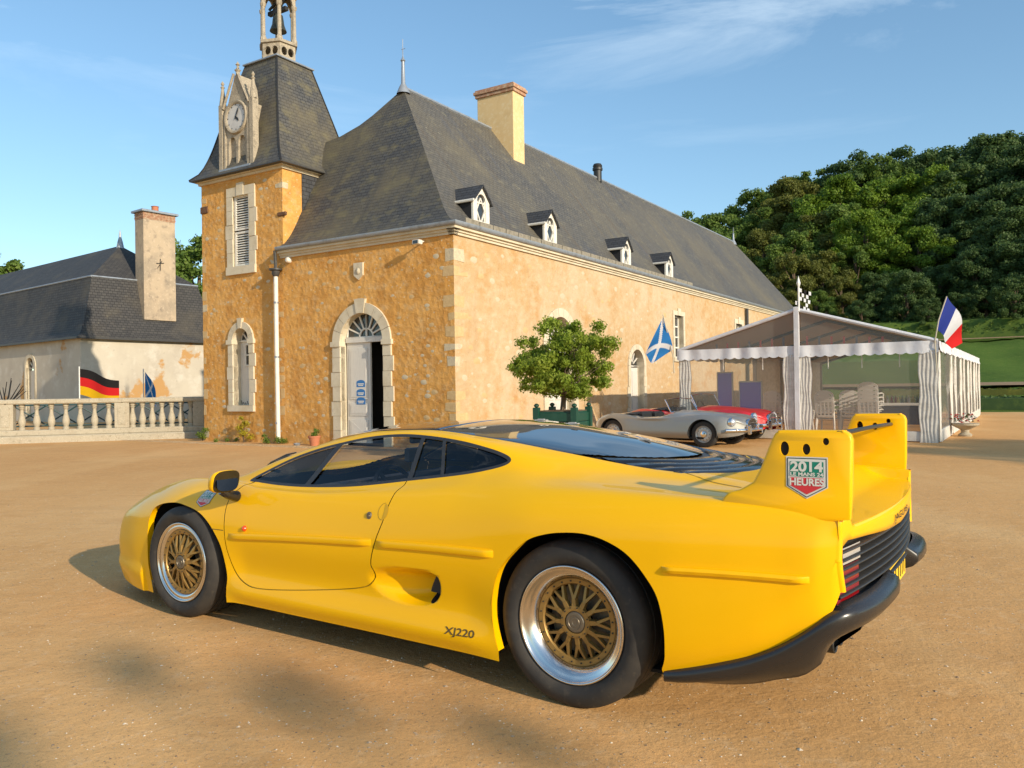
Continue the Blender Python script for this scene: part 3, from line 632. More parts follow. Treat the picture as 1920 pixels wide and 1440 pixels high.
# little stone shield, floodlights, rainwater pipe
mb=MB(); mb.prism([(2.68,4.10),(2.96,4.10),(2.97,4.40),(2.67,4.40)],0,.05,ff); mb.prism([(2.68,4.10),(2.82,3.99),(2.96,4.10)],0,.05,ff); sh=mb.build('carved_shield',m_trim,man)
mb=MB(); mb.lathe([(0,.085),(.06,.07),(.085,.05),(.095,.05),(.10,.045)],16,fn=lambda r,h,c,sn:ff(2.82+r*c*.8,h,4.20+r*sn)); mb.build('shield_boss',m_trim,sh,smooth=True)
mb=MB(); mb.box(-.93,-.74,-.30,-.17,4.60,4.70,.01); fl=mb.build('floodlight',m_white,man); 
mb=MB(); mb.box(-.91,-.77,-.305,-.30,4.612,4.688); mb.build('lens',m_pane,fl)
mb=MB(); mb.tube([(-.83,-.2,4.66),(-.83,0,4.70)],.02,6); mb.build('bracket',m_white,fl)
mb=MB(); mb.lathe([(0,.12),(.05,.11),(.075,.07),(.08,.0)],14,fn=lambda r,h,c,sn:ff(5.22+r*c,h,4.70+r*sn)); mb.build('bulkhead_lamp',m_white,man,smooth=True)
mb=MB(); mb.tube([(-5.60,-.13,4.42),(-5.60,-.13,2.5),(-5.58,-.13,.02)],.055,12); pp=mb.build('rainwater_pipe',m_white,man,smooth=True)
mb=MB(); mb.tube([(-5.60,-.13,4.42),(-5.60,-.13,4.62),(-5.56,-.19,4.96)],.04,8); mb.lathe([(.07,4.30),(.10,4.36),(.11,4.44),(.17,4.46),(.17,4.50),(.06,4.50)],12,fn=lambda r,h,c,sn:(-5.60+r*c,-.13+r*sn,h)); mb.build('hopper_head',m_darkmetal,pp,smooth=True)
for z in (.5,2.2,3.6): mb=MB(); mb.lathe([(.058,z),(.064,z),(.064,z+.05),(.058,z+.05)],12,fn=lambda r,h,c,sn:(-5.60+r*c,-.13+r*sn,h)); mb.build('pipe_collar',m_zinc,pp,smooth=True)
mb=MB(); mb.tube([(.10,21.8,4.75),(.10,21.8,3.4),(.10,21.8,0)],.07,8); mb.build('rainwater_pipe',m_darkmetal,man,smooth=True)
# side doors and windows
surround(fs,wsd,4.08,5.48,0,2.55,.24,nj=7,proud=.05,toothed=False,key=False); surround(fs,wsd,9.30,10.36,0,2.0,.17,nj=6,proud=.05,key=False,toothed=True)
surround(fs,wsd,13.2,14.05,2.35,3.88,.16,flat=True,sill=True,toothed=False); surround(fs,wsd,20.4,21.3,2.6,4.0,.2,flat=True,sill=True,toothed=False)
for (u0,u1,zs) in ((4.08,5.48,2.55),(9.30,10.36,2.0)):
    r=(u1-u0)/2;c=((u0+u1)/2,zs)
    mb=MB(); mb.prism([(u0,.05),(u1,.05),(u1,zs-.05),(u0,zs-.05)],-.26,-.20,fs)
    for s in (0,1):
        a=u0+.08+s*(r-.02); mb.prism([(a,.2),(a+r-.14,.2),(a+r-.14,.9),(a,.9)],-.20,-.18,fs); mb.prism([(a,1.0),(a+r-.14,1.0),(a+r-.14,zs-.15),(a,zs-.15)],-.20,-.18,fs)
    d=mb.build('side_door',m_door,man)
    mb=MB(); mb.sheet([(c[0]+r*math.cos(t),c[1]+r*math.sin(t)) for t in np.linspace(0,math.pi,15)],-.22,fs); f_=mb.build('fanlight',m_pane,d,recalc=False)
    pr=[((c[0]+.3*r*math.cos(t),c[1]+.3*r*math.sin(t)),(c[0]+r*math.cos(t),c[1]+r*math.sin(t))) for t in np.linspace(0,math.pi,7)]+[((u0,zs),(u1,zs))]
    bars(fs,f_,pr,.035,-.21,-.17).build('glazing_bars',m_white,f_)
for (u0,u1,z0,z1) in ((13.2,14.05,2.35,3.88),(20.4,21.3,2.6,4.0)):
    mb=MB(); mb.sheet([(u0,z0),(u1,z0),(u1,z1),(u0,z1)],-.22,fs); w=mb.build('window',m_pane,man,recalc=False)
    pr=[((u0,z0+.03),(u1,z0+.03)),((u0,z1-.03),(u1,z1-.03)),((u0+.03,z0),(u0+.03,z1)),((u1-.03,z0),(u1-.03,z1)),(((u0+u1)/2,z0),((u0+u1)/2,z1))]+[((u0,z0+(z1-z0)*k/4),(u1,z0+(z1-z0)*k/4)) for k in (1,2,3)]
    bars(fs,w,pr,.05,-.21,-.16).build('glazing_bars',m_white,w)
def cstone(x0,x1,y0,y1,z0,z1,m,par,r):
    mb=MB(); mb.box(x0,x1,y0,y1,z0,z1,.014); mb.v=[(x+(r.random()-.5)*.03*(abs(x-x1)>.02 or True)*(0 if abs(y-y0)<.03 and abs(x-x1)<.03 else 1),y,z+(r.random()-.5)*.05) for x,y,z in mb.v]; return mb.build('corner_stone',m,par,smooth=False)
# rubble stones standing slightly proud of the render (shared meshes)
def blob(seed):
    r=random.Random(seed); n=9; ring=[]; top=[]
    for i in range(n):
        a=6.283*i/n; k=.8+.35*r.random(); ring.append((k*math.cos(a),0,k*.7*math.sin(a))); top.append((.68*k*math.cos(a),-1,.68*k*.7*math.sin(a)))
    return ring,top,n
def stone_mesh(seed,fn,m):
    ring,top,n=blob(seed); v=[fn(x,-y*.10,z) for x,y,z in ring]+[fn(x,-y*.10,z) for x,y,z in top]; f=[tuple(range(n,2*n))]+[(i,(i+1)%n,n+(i+1)%n,n+i) for i in range(n)]
    mb=MB(); mb.add(v,f); o=mb.build('stone',m,None,smooth=True,ang=60); me=o.data; bpy.data.objects.remove(o); return me
def in_h(u,z,holes,pad=.34): return any(min(p[0] for p in h)-pad<u<max(p[0] for p in h)+pad and min(p[1] for p in h)-pad<z<max(p[1] for p in h)+pad for h in holes)
def stones(par,fn,u0,u1,z0,z1,holes,n,seed,smin=.035,smax=.085):
    r=random.Random(seed); ms=[stone_mesh(seed+k,fn,(m_stone_w,m_stone_o,m_stone_o,m_stone_w,m_stone_o,m_stone_w)[k]) for k in range(6)]; k=0
    while k<n:
        u=u0+(u1-u0)*r.random(); z=z0+(z1-z0)*r.random()**1.15
        if in_h(u,z,holes): continue
        o=bpy.data.objects.new('stone',ms[r.randrange(6)]); COL.objects.link(o); o.parent=par; s=smin+(smax-smin)*r.random()**2; 
        p=fn(u,-.004,z); o.location=p; st=(s*(1+.5*r.random()),s*.10/.10*.22/.22,s)
        o.scale=(s*1.25,s*.8,s) if fn is not fs else (s*.8,s*1.25,s); k+=1
stones(wf,ff,.25,5.2,.1,4.6,[F0],190,11,.03,.10); stones(wsd,fs,.3,14,.15,4.6,[S1,S2,S3],230,31,.04,.13)
r=random.Random(3); z=.1
while z<4.5:      # corner stones, half buried in the render
    h=.16+.14*r.random(); e0,e1=(.16+.20*r.random(),.16+.42*r.random())
    if r.random()<.75:
        cstone(-e0,.005,-.005,e1,z,z+h,m_stone_w if r.random()<.5 else m_stone_o,wf,r)
    z+=h+.03+.12*r.random()
# ------------------------------------------------------------------ clock tower
tw=empty('clock_tower',MO+Vector((Lx*5.46,Ly*5.46,0)),-RB,label='square ochre clock tower with slate spire roof and open stone bell lantern',cat='tower')
def tf(u,w,z): return (-u,-w,z)      # u from the tower's right-hand edge
TWD=3.27; TDP=2.9; ZT=7.18
H1=[(1.27,4.72),(1.93,4.72),(1.93,6.62)]+[(1.60+.33*math.cos(t),6.62+.08*math.sin(t)) for t in np.linspace(.2,math.pi-.2,7)]+[(1.27,6.62)]
H2=archpoly(1.33,1.99,.98,2.72)
tfw=wall('wall_front',[(0,0),(TWD,0),(TWD,ZT),(0,ZT)],[H1,H2],tf,tw,depth=.3,zsplit=3.9)
def ts_(u,w,z): return (w,u,z)
trw=wall('wall_side',[(0,0),(TDP,0),(TDP,ZT),(0,ZT)],[],ts_,tw)
mb=MB(); mb.sheet([(0,0),(TDP,0),(TDP,ZT),(0,ZT)],-TWD,ts_); mb.sheet([(0,0),(TWD,0),(TWD,ZT),(0,ZT)],-TDP,tf); mb.build('wall_back',m_ochre,tw,recalc=False)
mb=MB(); v=[(.03,.66,5.0),(.03,TDP,5.0),(.03,TDP,7.14),(.03,.66,7.14),(0,.66,5.0),(0,.66,7.14)]; mb.add(v,[(0,1,2,3),(0,3,5,4)],[(.66,0),(2.9,0),(2.9,2.14),(.66,2.14),(.6,0),(.6,2.14)]); mb.build('slate_cladding',m_slate_d,tw,recalc=False)
mb=MB()
for z0,z1,p in ((7.10,7.17,.06),(7.17,7.24,.12)):
    mb.box(-TWD-p,p,-p,TDP+p,z0,z1,.008)
mb.build('cornice',m_trim,tw)
cxx,cyy=-(7.05-5.46),1.35
PR=[(7.22,1.86,1.62),(7.30,1.74,1.52),(7.45,1.60,1.42),(7.86,1.40,1.28),(8.78,1.13,1.06),(9.7,.86,.83),(10.5,.63,.62)]
zz=np.linspace(7.22,10.5,20); ha=pchip([p[0] for p in PR],[p[1] for p in PR],zz); hb=pchip([p[0] for p in PR],[p[2] for p in PR],zz)
for k in range(4):
    mb=MB(); rows=[];uv=[]
    for a,b_,z in zip(ha,hb,zz):
        c=[(cxx+a,cyy-b_),(cxx-a,cyy-b_),(cxx-a,cyy+b_),(cxx+a,cyy+b_)]; p,q=c[k],c[(k+1)%4]; w=(a if k%2==0 else b_)
        rows.append([(p[0]+(q[0]-p[0])*t,p[1]+(q[1]-p[1])*t,z) for t in (0,.5,1)]); uv.append([((t-.5)*2*w,z*1.04) for t in (0,.5,1)])
    mb.grid(rows,uv); mb.build('roof_slope',m_slate,tw,smooth='all')
    mb=MB(); mb.tube([(cxx+(1 if k in(0,3) else -1)*a,cyy+(-1 if k<2 else 1)*b_,z+.01) for a,b_,z in zip(ha,hb,zz)],.022,5); mb.build('hip_roll',m_slate_d,tw,smooth=True)
mb=MB(); mb.box(cxx-ha[0],cxx+ha[0],cyy-hb[0],cyy+hb[0],7.195,7.225); mb.build('eaves_board',m_darkmetal,tw)
mb=MB(); mb.box(cxx-.70,cxx+.70,cyy-.69,cyy+.69,10.47,10.52,.01); mb.box(cxx-.62,cxx+.62,cyy-.61,cyy+.61,10.40,10.47,.01); mb.build('lead_platform',m_zinc,tw)
# lantern: six sides
LR=.50; ang=[R_(60*k+22) for k in range(6)]
lp=lambda k,r,z:(cxx+r*math.cos(ang[k%6]),cyy+r*math.sin(ang[k%6]),z)
mb=MB()
for z0,z1,r0 in ((10.52,10.60,.56),(11.04,11.12,.57)):
    v=[lp(k,r0,z) for z in (z0,z1) for k in range(6)]; mb.add(v,[tuple(range(5,-1,-1)),tuple(range(6,12))]+[(k,(k+1)%6,6+(k+1)%6,6+k) for k in range(6)])
lan=mb.build('lantern',m_gothic,tw)
for k in range(6):
    a=Vector(lp(k,LR,0));b_=Vector(lp(k+1,LR,0)); d=(b_-a); W_=d.length; d.normalize(); nrm=Vector((d.y,-d.x,0))
    fnp=lambda u,w,z,a=a,d=d,nrm=nrm:tuple(a+d*u+nrm*w+Vector((0,0,z)))
    hl=[[(W_*.29+.095*math.cos(t),10.82+.12*math.sin(t)) for t in np.linspace(0,2*math.pi,13)[:-1]],[(W_*.71+.095*math.cos(t),10.82+.12*math.sin(t)) for t in np.linspace(0,2*math.pi,13)[:-1]]]
    mb=MB(); mb.prism([(0,10.58),(W_,10.58),(W_,11.06),(0,11.06)],-.05,.01,fnp,hl); mb.build('pierced_panel',m_gothic,lan)
    mb=MB(); x,y,_=lp(k,LR-.02,0); mb.lathe([(.085,11.10),(.085,11.2),(.058,11.24),(.052,12.05),(.075,12.08),(.085,12.16),(.05,12.2),(.05,12.66)],8,fn=lambda r,h,c,sn:(x+r*c,y+r*sn,h)); mb.build('column',m_gothic,lan,smooth=True)
    # pointed arch between columns
    mb=MB(); ar=[]
    for t in np.linspace(0,1,9): ar.append((W_*.10+t*W_*.40,12.12+.42*math.sin(t*math.pi/2)))
    ar=ar+[(W_-u,z) for u,z in ar[::-1][1:]]
    mb.prism([(0,12.1)]+ar+[(W_,12.1),(W_,12.72),(0,12.72)],-.04,.02,fnp); mb.build('lantern_arch',m_gothic,lan)
    mb=MB(); x,y,_=lp(k,LR+.05,0); mb.lathe([(.06,12.6),(.07,12.7),(.09,12.75),(.03,13.2),(0,13.35)],8,fn=lambda r,h,c,sn:(x+r*c,y+r*sn,h)); mb.build('pinnacle',m_gothic,lan,smooth=True)
mb=MB(); v=[lp(k,r,z) for z,r in ((12.68,.56),(12.80,.56),(14.6,.05)) for k in range(6)]; mb.add(v,[(k,(k+1)%6,6+(k+1)%6,6+k) for k in range(6)]+[(6+k,6+(k+1)%6,12+(k+1)%6,12+k) for k in range(6)]+[tuple(range(12,18)),tuple(range(5,-1,-1))]); mb.build('lantern_cap',m_gothic,lan)
mb=MB(); mb.lathe([(0,0),(.09,-.01),(.13,-.05),(.15,-.16),(.17,-.32),(.215,-.44),(.235,-.50),(.20,-.50),(.0,-.40)],24,fn=lambda r,h,c,sn:(cxx+r*c,cyy+r*sn,12.02+h)); be=mb.build('bell',m_bell,tw,smooth=True)
mb=MB(); mb.tube([(cxx,cyy,11.6),(cxx,cyy,11.45)],.035,8); mb.build('clapper',m_iron,be); mb=MB(); mb.box(cxx-.36,cxx+.36,cyy-.06,cyy+.06,12.03,12.15,.01); mb.tube([(cxx-.2,cyy,12.15),(cxx+.25,cyy+.1,12.45)],.04,6); mb.tube([(cxx-.25,cyy-.1,12.15),(cxx+.2,cyy,12.5)],.04,6); mb.build('bell_yoke',m_iron,be)
# gothic clock gable (u from tower's right edge): centre 1.68
cu=1.66; 
def cf(u,w,z): return (-(cu+u),-.06-w,z)
mb=MB()
gab=[(-.50,7.34),(.50,7.34),(.50,9.05),(.36,9.12),(.06,9.86),(-.06,9.86),(-.36,9.12),(-.50,9.05)]
nich=[archpoly(-.34,-.04,7.44,8.0,6,rise=.22),archpoly(.04,.34,7.44,8.0,6,rise=.22)]
mb.prism(gab,-.55,0,cf,nich); cg=mb.build('clock_gable',m_gothic,tw)
mb=MB(); 
for h in nich: mb.sheet(h,-.08,cf)
mb.build('niche_back',m_gothic,cg,recalc=False)
for s in (-1,1):
    mb=MB(); mb.prism([(s*.62-.07,7.30),(s*.62+.07,7.30),(s*.62+.07,9.15),(s*.62-.07,9.15)],-.14,.05,cf); mb.prism([(s*.47-.035,7.35),(s*.47+.035,7.35),(s*.47+.035,8.9),(s*.47-.035,8.9)],-.05,.04,cf)
    mb.lathe([(.10,9.12),(.09,9.2),(.035,9.62),(.06,9.66),(.02,9.70),(.05,9.76),(.0,9.84)],8,fn=lambda r,h,c,sn:cf(s*.62+r*c,-.04+r*sn,h)); mb.lathe([(.0,7.18),(.08,7.26),(.09,7.34)],8,fn=lambda r,h,c,sn:cf(s*.62+r*c,-.04+r*sn,h)); mb.build('buttress',m_gothic,cg)
    mb=MB(); p=[(s*.52,9.03),(s*.07,9.90)]; mb.tube([cf(*((p[0][0]),.03,p[0][1])),cf(p[1][0],.03,p[1][1])],.035,6); mb.build('gable_coping',m_gothic,cg,smooth=True)
    mb=MB(); v=[cf(s*.50,-.01,9.0),cf(0,-.01,9.55),cf(s*.50,-1.3,9.0),cf(0,-1.5,9.55)]; mb.add(v,[(0,1,3,2)],[(0,0),(0,.7),(1.3,0),(1.5,.7)]); mb.build('gable_roof',m_slate_d,cg,recalc=False)
    mb=MB(); v=[cf(s*.49,-.5,7.4),cf(s*.49,-.5,9.0),cf(s*.49,-1.4,9.0),cf(s*.49,-.6,7.4)]; mb.add(v,[(0,1,2,3)],[(0,0),(0,1.6),(1,1.6),(.1,0)]); mb.build('slate_cheek',m_slate_d,cg,recalc=False)
mb=MB(); mb.lathe([(.06,9.84),(.05,9.95),(.09,10.0),(.03,10.04),(.03,10.12),(.06,10.15),(0,10.24)],8,fn=lambda r,h,c,sn:cf(r*c,-.05+r*sn,h)); mb.tube([cf(-.06,-.05,10.06),cf(.06,-.05,10.06)],.015,5); mb.build('gable_finial',m_gothic,cg,smooth=True)
mb=MB(); mb.lathe([(.30,9.42),(.30,9.50)],3,fn=lambda r,h,c,sn:(0,0,0)) if False else None
mb=MB(); mb.prism([(-.62,7.30),(.62,7.30),(.62,7.36),(-.62,7.36)],-.1,.12,cf); mb.build('lead_sill',m_zinc,cg)
zc=8.72
mb=MB(); mb.lathe([(.36,-.02),(.36,.05),(.39,.07),(.43,.07),(.45,.04),(.45,-.02)],36,fn=lambda r,h,c,sn:cf(r*c,h,zc+r*sn)); mb.build('clock_ring',m_gothic,cg,smooth=True)
mb=MB(); mb.lathe([(0,.03),(.365,.03)],36,fn=lambda r,h,c,sn:cf(r*c,h,zc+r*sn)); ck=mb.build('clock_face',mat('enamel_dial',(.55,.53,.50),.4,layers=[('noise',4,(.44,.42,.40),.45,.7)]),cg,recalc=False)
mb=MB()
for i in range(12):
    a=R_(30*i); s,c=math.sin(a),math.cos(a); p=[(.31*s,zc+.31*c),(.345*s,zc+.345*c)]; w=.011
    mb.prism([(p[0][0]-c*w,p[0][1]+s*w),(p[0][0]+c*w,p[0][1]-s*w),(p[1][0]+c*w,p[1][1]-s*w),(p[1][0]-c*w,p[1][1]+s*w)],.032,.036,cf)
b=mb.build('hour_marks',m_iron,ck); b['kind']='stuff'
def hand(tx,tz,w,nm,d):
    L=math.hypot(tx,tz); nx,nz=-tz/L*w,tx/L*w; mb=MB(); mb.prism([(-tx*.2+nx*.5,zc-tz*.2+nz*.5),(tx*.55+nx,zc+tz*.55+nz),(tx,zc+tz),(tx*.55-nx,zc+tz*.55-nz),(-tx*.2-nx*.5,zc-tz*.2-nz*.5)],d,d+.006,cf); mb.build(nm,m_iron,ck)
hand(-.13,.26,.024,'minute_hand',.045); hand(-.12,-.12,.034,'hour_hand',.037)
# louvred window high on the tower
surround(tf,tfw,1.27,1.93,4.72,6.62,.24,flat=True,sill=True,nj=5,proud=.04)
for k,(z0,z1) in enumerate(((4.74,5.66),(5.70,6.64))):
    mb=MB()
    for a,b_ in (((1.29,z0),(1.36,z1)),((1.84,z0),(1.91,z1))): mb.prism([(a[0],a[1]),(b_[0],a[1]),(b_[0],b_[1]),(a[0],b_[1])],-.075,-.025,tf)
    mb.prism([(1.29,z0),(1.91,z0),(1.91,z0+.05),(1.29,z0+.05)],-.074,-.026,tf); mb.prism([(1.29,z1-.05),(1.91,z1-.05),(1.91,z1),(1.29,z1)],-.074,-.026,tf)
    lo_=mb.build('louvred_shutter',m_white,tw)
    base=None
    for i in range(13):
        z=z0+.075+i*.066
        if base is None:
            m_=MB(); v=[]; 
            for x in (1.36,1.84): v+= [tf(x,-.070,.028),tf(x,-.063,.036),tf(x,-.025,-.004),tf(x,-.032,-.012)]
            m_.add(v,[(0,1,2,3),(7,6,5,4),(0,4,5,1),(1,5,6,2),(2,6,7,3),(3,7,4,0)]); base=m_.build('slat',m_white,lo_); base.location=(0,0,z)
        else: c=base.copy(); COL.objects.link(c); c.location=(0,0,z)
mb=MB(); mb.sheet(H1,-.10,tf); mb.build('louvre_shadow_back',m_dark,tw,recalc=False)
# lower blind window
surround(tf,tfw,1.33,1.99,.98,2.72,.18,sill=True,nj=5,proud=.05)
mb=MB(); mb.prism(archpoly(1.33,1.99,.98,2.72),-.30,-.24,tf); nw=mb.build('blind_window',m_door,tw)
mb=MB(); mb.sheet([(1.42,2.06),(1.76,2.06),(1.76,2.62),(1.42,2.62)],-.235,tf); mb.sheet([(1.66+.27*math.cos(t),2.76+.27*math.sin(t)) for t in np.linspace(0,math.pi,11)],-.235,tf); mb.build('pane',m_pane,nw,recalc=False)
bars(tf,nw,[((1.42,2.06),(1.76,2.06)),((1.42,2.62),(1.76,2.62)),((1.42,2.06),(1.42,2.62)),((1.76,2.06),(1.76,2.62)),((1.59,2.06),(1.59,2.62)),((1.42,2.34),(1.76,2.34)),((1.33,2.72),(1.99,2.72)),((1.66,2.74),(1.66,3.03)),((1.66,2.74),(1.86,2.94)),((1.66,2.74),(1.46,2.94))],.035,-.236,-.20).build('glazing_bars',m_white,nw)
mb=MB()
for i in range(7): x=1.40+.08*i; mb.tube([tf(x,-.18,1.0),tf(x+.02,-.16,1.10+.05*math.sin(i*1.1))],.008,4)
mb.build('iron_grille',m_iron,nw)
stones(tfw,tf,.15,3.1,.1,7.0,[H1,H2],160,51,.03,.09)
r=random.Random(8); z=.1
while z<6.9:
    h=.14+.14*r.random()
    if r.random()<.6 and not (4.6<z<4.9):
        cstone(-.12-.2*r.random(),.005 if z>5.2 else -.001,-.005,(.15+.3*r.random()) if z>5.2 else .02,z,z+h,m_stone_w if r.random()<.4 else m_stone_o,tfw,r)
    if r.random()<.5: cstone(-TWD-.004,-TWD+.1+.14*r.random(),-.005,.2,z,z+h,m_stone_w if r.random()<.4 else m_stone_o,tfw,r)
    z+=h+.05+.15*r.random()
for (x,z,w,h) in ((-TWD+.13,6.42,.15,.10),(-.02,5.92,.15,.055)):
    mb=MB(); mb.box(x-w,x+w,-.03,.03,z-h,z+h,.02); mb.build('ironstone_block',m_stone_r,tfw)
# ------------------------------------------------------------------ outbuilding beyond the balustrade
m_pale=mat('stained_pale_plaster',(.52,.47,.38),.92,spec=.2,layers=[('noise',.45,(.43,.38,.31),.42,.68),('noise',1.3,(.60,.56,.48),.52,.72),('noise',.42,(.46,.27,.11),.575,.61,(1,1,1.2)),('noise',6,(.34,.30,.24),.62,.78)],bump=[('noise',12,.4,.01)])
m_chim2=mat('weathered_chimney_render',(.46,.36,.25),.92,spec=.2,layers=[('noise',1.1,(.36,.29,.21),.45,.6),('noise',3,(.22,.18,.14),.55,.75),('noise',9,(.55,.44,.32),.55,.75)],bump=[('noise',20,.5,.01)])
Y2=R_(38); OB=empty('outbuilding',(-20.17,38.0,0),-Y2,label='pale plastered outbuilding with mansard slate roof beyond the stone balustrade',cat='building')
W2=7.6;LN2=30;Z2=4.04
def of(u,w,z): return (-u,-w,z)       # long face, u to the left
def os_(u,w,z): return (w,u,z)
H=archpoly(5.1,6.1,0,2.85,8)
wl=wall('wall_long',[(0,0),(LN2,0),(LN2,Z2),(0,Z2)],[H],of,OB,m=m_pale); we=wall('wall_end',[(0,0),(W2,0),(W2,Z2),(0,Z2)],[],os_,OB,m=m_pale)
surround(of,wl,5.1,6.1,0,2.75,.2,nj=5,key=False,toothed=False)
mb=MB(); mb.prism([(5.1,0),(6.1,0),(6.1,2.6),(5.1,2.6)],-.26,-.2,of); d=mb.build('door',m_door,OB)
mb=MB(); mb.sheet([(5.6+.5*math.cos(t),2.75+.5*math.sin(t)) for t in np.linspace(0,math.pi,11)],-.2,of); f_=mb.build('fanlight',m_pane,OB,recalc=False)
bars(of,f_,[((5.6,2.7),(5.6+.5*math.cos(t),2.75+.5*math.sin(t))) for t in np.linspace(0,math.pi,6)]+[((5.1,2.72),(6.1,2.72))],.04,-.19,-.15).build('glazing_bars',m_white,f_)
# mansard : offset -> height
m_slate2=mat('old_slate',(.07,.065,.06),.7,spec=.3,coord='UV',brick=(.22,.14,(.072,.068,.064),(.05,.048,.048),(.02,.02,.02),.012),layers=[('noise',.5,(.105,.09,.065),.5,.7,None,.7),('noise',5,(.19,.17,.12),.64,.74,None,.8),('noise',16,(.28,.25,.18),.68,.74,None,.8)])
PM=[(-.25,4.02),(.05,4.35),(.35,4.95),(.62,5.7),(.86,6.5),(1.0,7.05),(1.02,7.1),(3.8,9.25)]
offs=[p[0] for p in PM]; hts=[p[1] for p in PM]; sl=[0]
for i in range(1,len(PM)): sl.append(sl[-1]+math.hypot(PM[i][0]-PM[i-1][0],PM[i][1]-PM[i-1][1]))
for k in range(4):
    mb=MB(); rows=[];uv=[]
    for o_,h,s in zip(offs,hts,sl):
        c=[(-o_,o_),(-(LN2-o_),o_),(-(LN2-o_),W2-o_),(-o_,W2-o_)]; p,q=c[k],c[(k+1)%4]; w=LN2-2*o_ if k%2==0 else W2-2*o_
        rows.append([(p[0]+(q[0]-p[0])*t,p[1]+(q[1]-p[1])*t,h) for t in np.linspace(0,1,9)]); uv.append([((t-.5)*w,s) for t in np.linspace(0,1,9)])
    mb.grid(rows,uv); mb.build('roof_slope',m_slate2,OB)
mb=MB(); c=[(-1.0,1.0,7.09),(-(LN2-1),1.0,7.09)]; mb.tube(c,.05,6); mb.tube([(-1,1,7.09),(-1,W2-1,7.09)],.05,6); mb.build('mansard_roll',m_zinc,OB,smooth=True)
mb=MB(); mb.box(-LN2-.2,.27,-.30,-.20,3.95,4.04); mb.box(.20,.30,-.30,W2+.2,3.95,4.04); mb.build('gutter',m_darkmetal,OB)
mb=MB(); mb.lathe([(.22,-.15),(.14,.25),(.07,.5),(.05,.75),(0,.95)],8,fn=lambda r,h,c_,sn:(-3.8+r*c_,3.8+r*sn,9.2+h)); mb.build('finial',m_zinc,OB,smooth=True)
mb=MB(); mb.box(-1.15,-.30,3.25,4.95,5.05,10.15); c2=mb.build('chimney',m_chim2,OB,bevel=.02)
for i in range(5): mb=MB(); mb.box(-1.16-.01*(i%2),-.29+.01*(i%2),3.24-.01*(i%2),4.96+.01*(i%2),10.15+i*.07,10.21+i*.07,.008); mb.build('brick_course',m_brick,c2)
mb=MB(); mb.box(-1.28,-.17,3.12,5.08,10.5,10.62,.02); mb.build('cap_slab',m_zinc,c2)
mb=MB(); mb.lathe([(.17,10.62),(.17,10.9),(.20,10.93),(.14,10.95),(.12,10.7)],12,fn=lambda r,h,c_,sn:(-.72+r*c_,4.1+r*sn,h)); mb.build('chimney_pot',m_terra,c2,smooth=True)
mb=MB(); mb.tube([(-.28,4.1,7.6),(-.26,4.1,8.2)],.02,5); mb.tube([(-.27,3.9,7.95),(-.27,4.3,8.0)],.02,5); mb.tube([(-.27,3.95,7.7),(-.27,4.2,8.1)],.015,5); mb.build('iron_tie',m_iron,c2)
# ------------------------------------------------------------------ balustrade
m_bal=mat('lichened_balustrade_stone',(.40,.355,.27),.9,spec=.2,layers=[('noise',2.5,(.36,.31,.23),.45,.68),('noise',12,(.25,.22,.16),.56,.72),('noise',40,(.60,.53,.41),.55,.7)],bump=[('noise',25,.5,.012)])
b0=Vector((-9.21,24.23,0)); b1_=Vector((-14.1,22.6,0)); dv_=(b1_-b0).normalized()
BA=empty('stone_balustrade',b0,math.atan2(dv_.y,dv_.x),label='weathered stone balustrade with turned balusters left of the clock tower',cat='balustrade')
mb=MB(); mb.box(-.1,8.6,-.28,.28,-.05,.20,.03); mb.box(-.1,8.6,-.20,.20,.20,.36,.02); mb.build('plinth',m_bal,BA)
k=0
for x0,x1 in ((.0,2.02),(2.38,4.95),(5.32,8.6)): mb=MB(); mb.box(-.1 if k==0 else x0-.19,x1+.18,-.19,.19,1.08,1.22,.03); mb.build('coping',m_bal,BA); k+=1
for x in (.10,2.20,5.13,8.3):
    mb=MB(); mb.box(x-.19,x+.19,-.17,.17,.36,1.08,.012); pr_=mb.build('pier',m_bal,BA)
    mb=MB(); mb.box(x-.10,x+.10,.17,.19,.46,.98); mb.build('pier_panel',m_bal,pr_)
prof=[(.085,.36),(.085,.42),(.06,.44),(.075,.47),(.095,.54),(.10,.60),(.08,.70),(.055,.80),(.047,.90),(.055,.94),(.075,.96),(.05,.98),(.08,1.02),(.08,1.08)]
mb=MB(); mb.lathe(prof,12,fn=lambda r,h,c_,sn:(r*c_,r*sn,h)); bal=mb.build('baluster',m_bal,BA,smooth=True)
xs_=[.10+.2625*(i+1) for i in range(7)]+[2.20+.366*(i+1) for i in range(7)]+[5.13+.35*(i+1) for i in range(8)]
for i,x in enumerate(xs_):
    o=bal if i==0 else bal.copy()
    if i: COL.objects.link(o)
    o.location=(x,0,0)
m_teal=mat('dark_teal_paint',(.012,.05,.05),.5)
FN=empty('lattice_fence',b0+Vector((.2,1.5,0)),math.atan2(dv_.y,dv_.x),label='dark teal lattice fence seen between the stone balusters',cat='fence')
for x in np.arange(0,8.5,.85):
    for p,q in (((x,0,.45),(x+.85,0,1.02)),((x,0,1.02),(x+.85,0,.45))): mb=MB(); mb.tube([p,q],.022,5); mb.build('brace',m_teal,FN)
mb=MB(); mb.tube([(0,0,.42),(8.5,0,.42)],.025,5); mb.build('rail',m_teal,FN); mb=MB(); mb.tube([(0,0,1.04),(8.5,0,1.04)],.025,5); mb.build('rail',m_teal,FN)
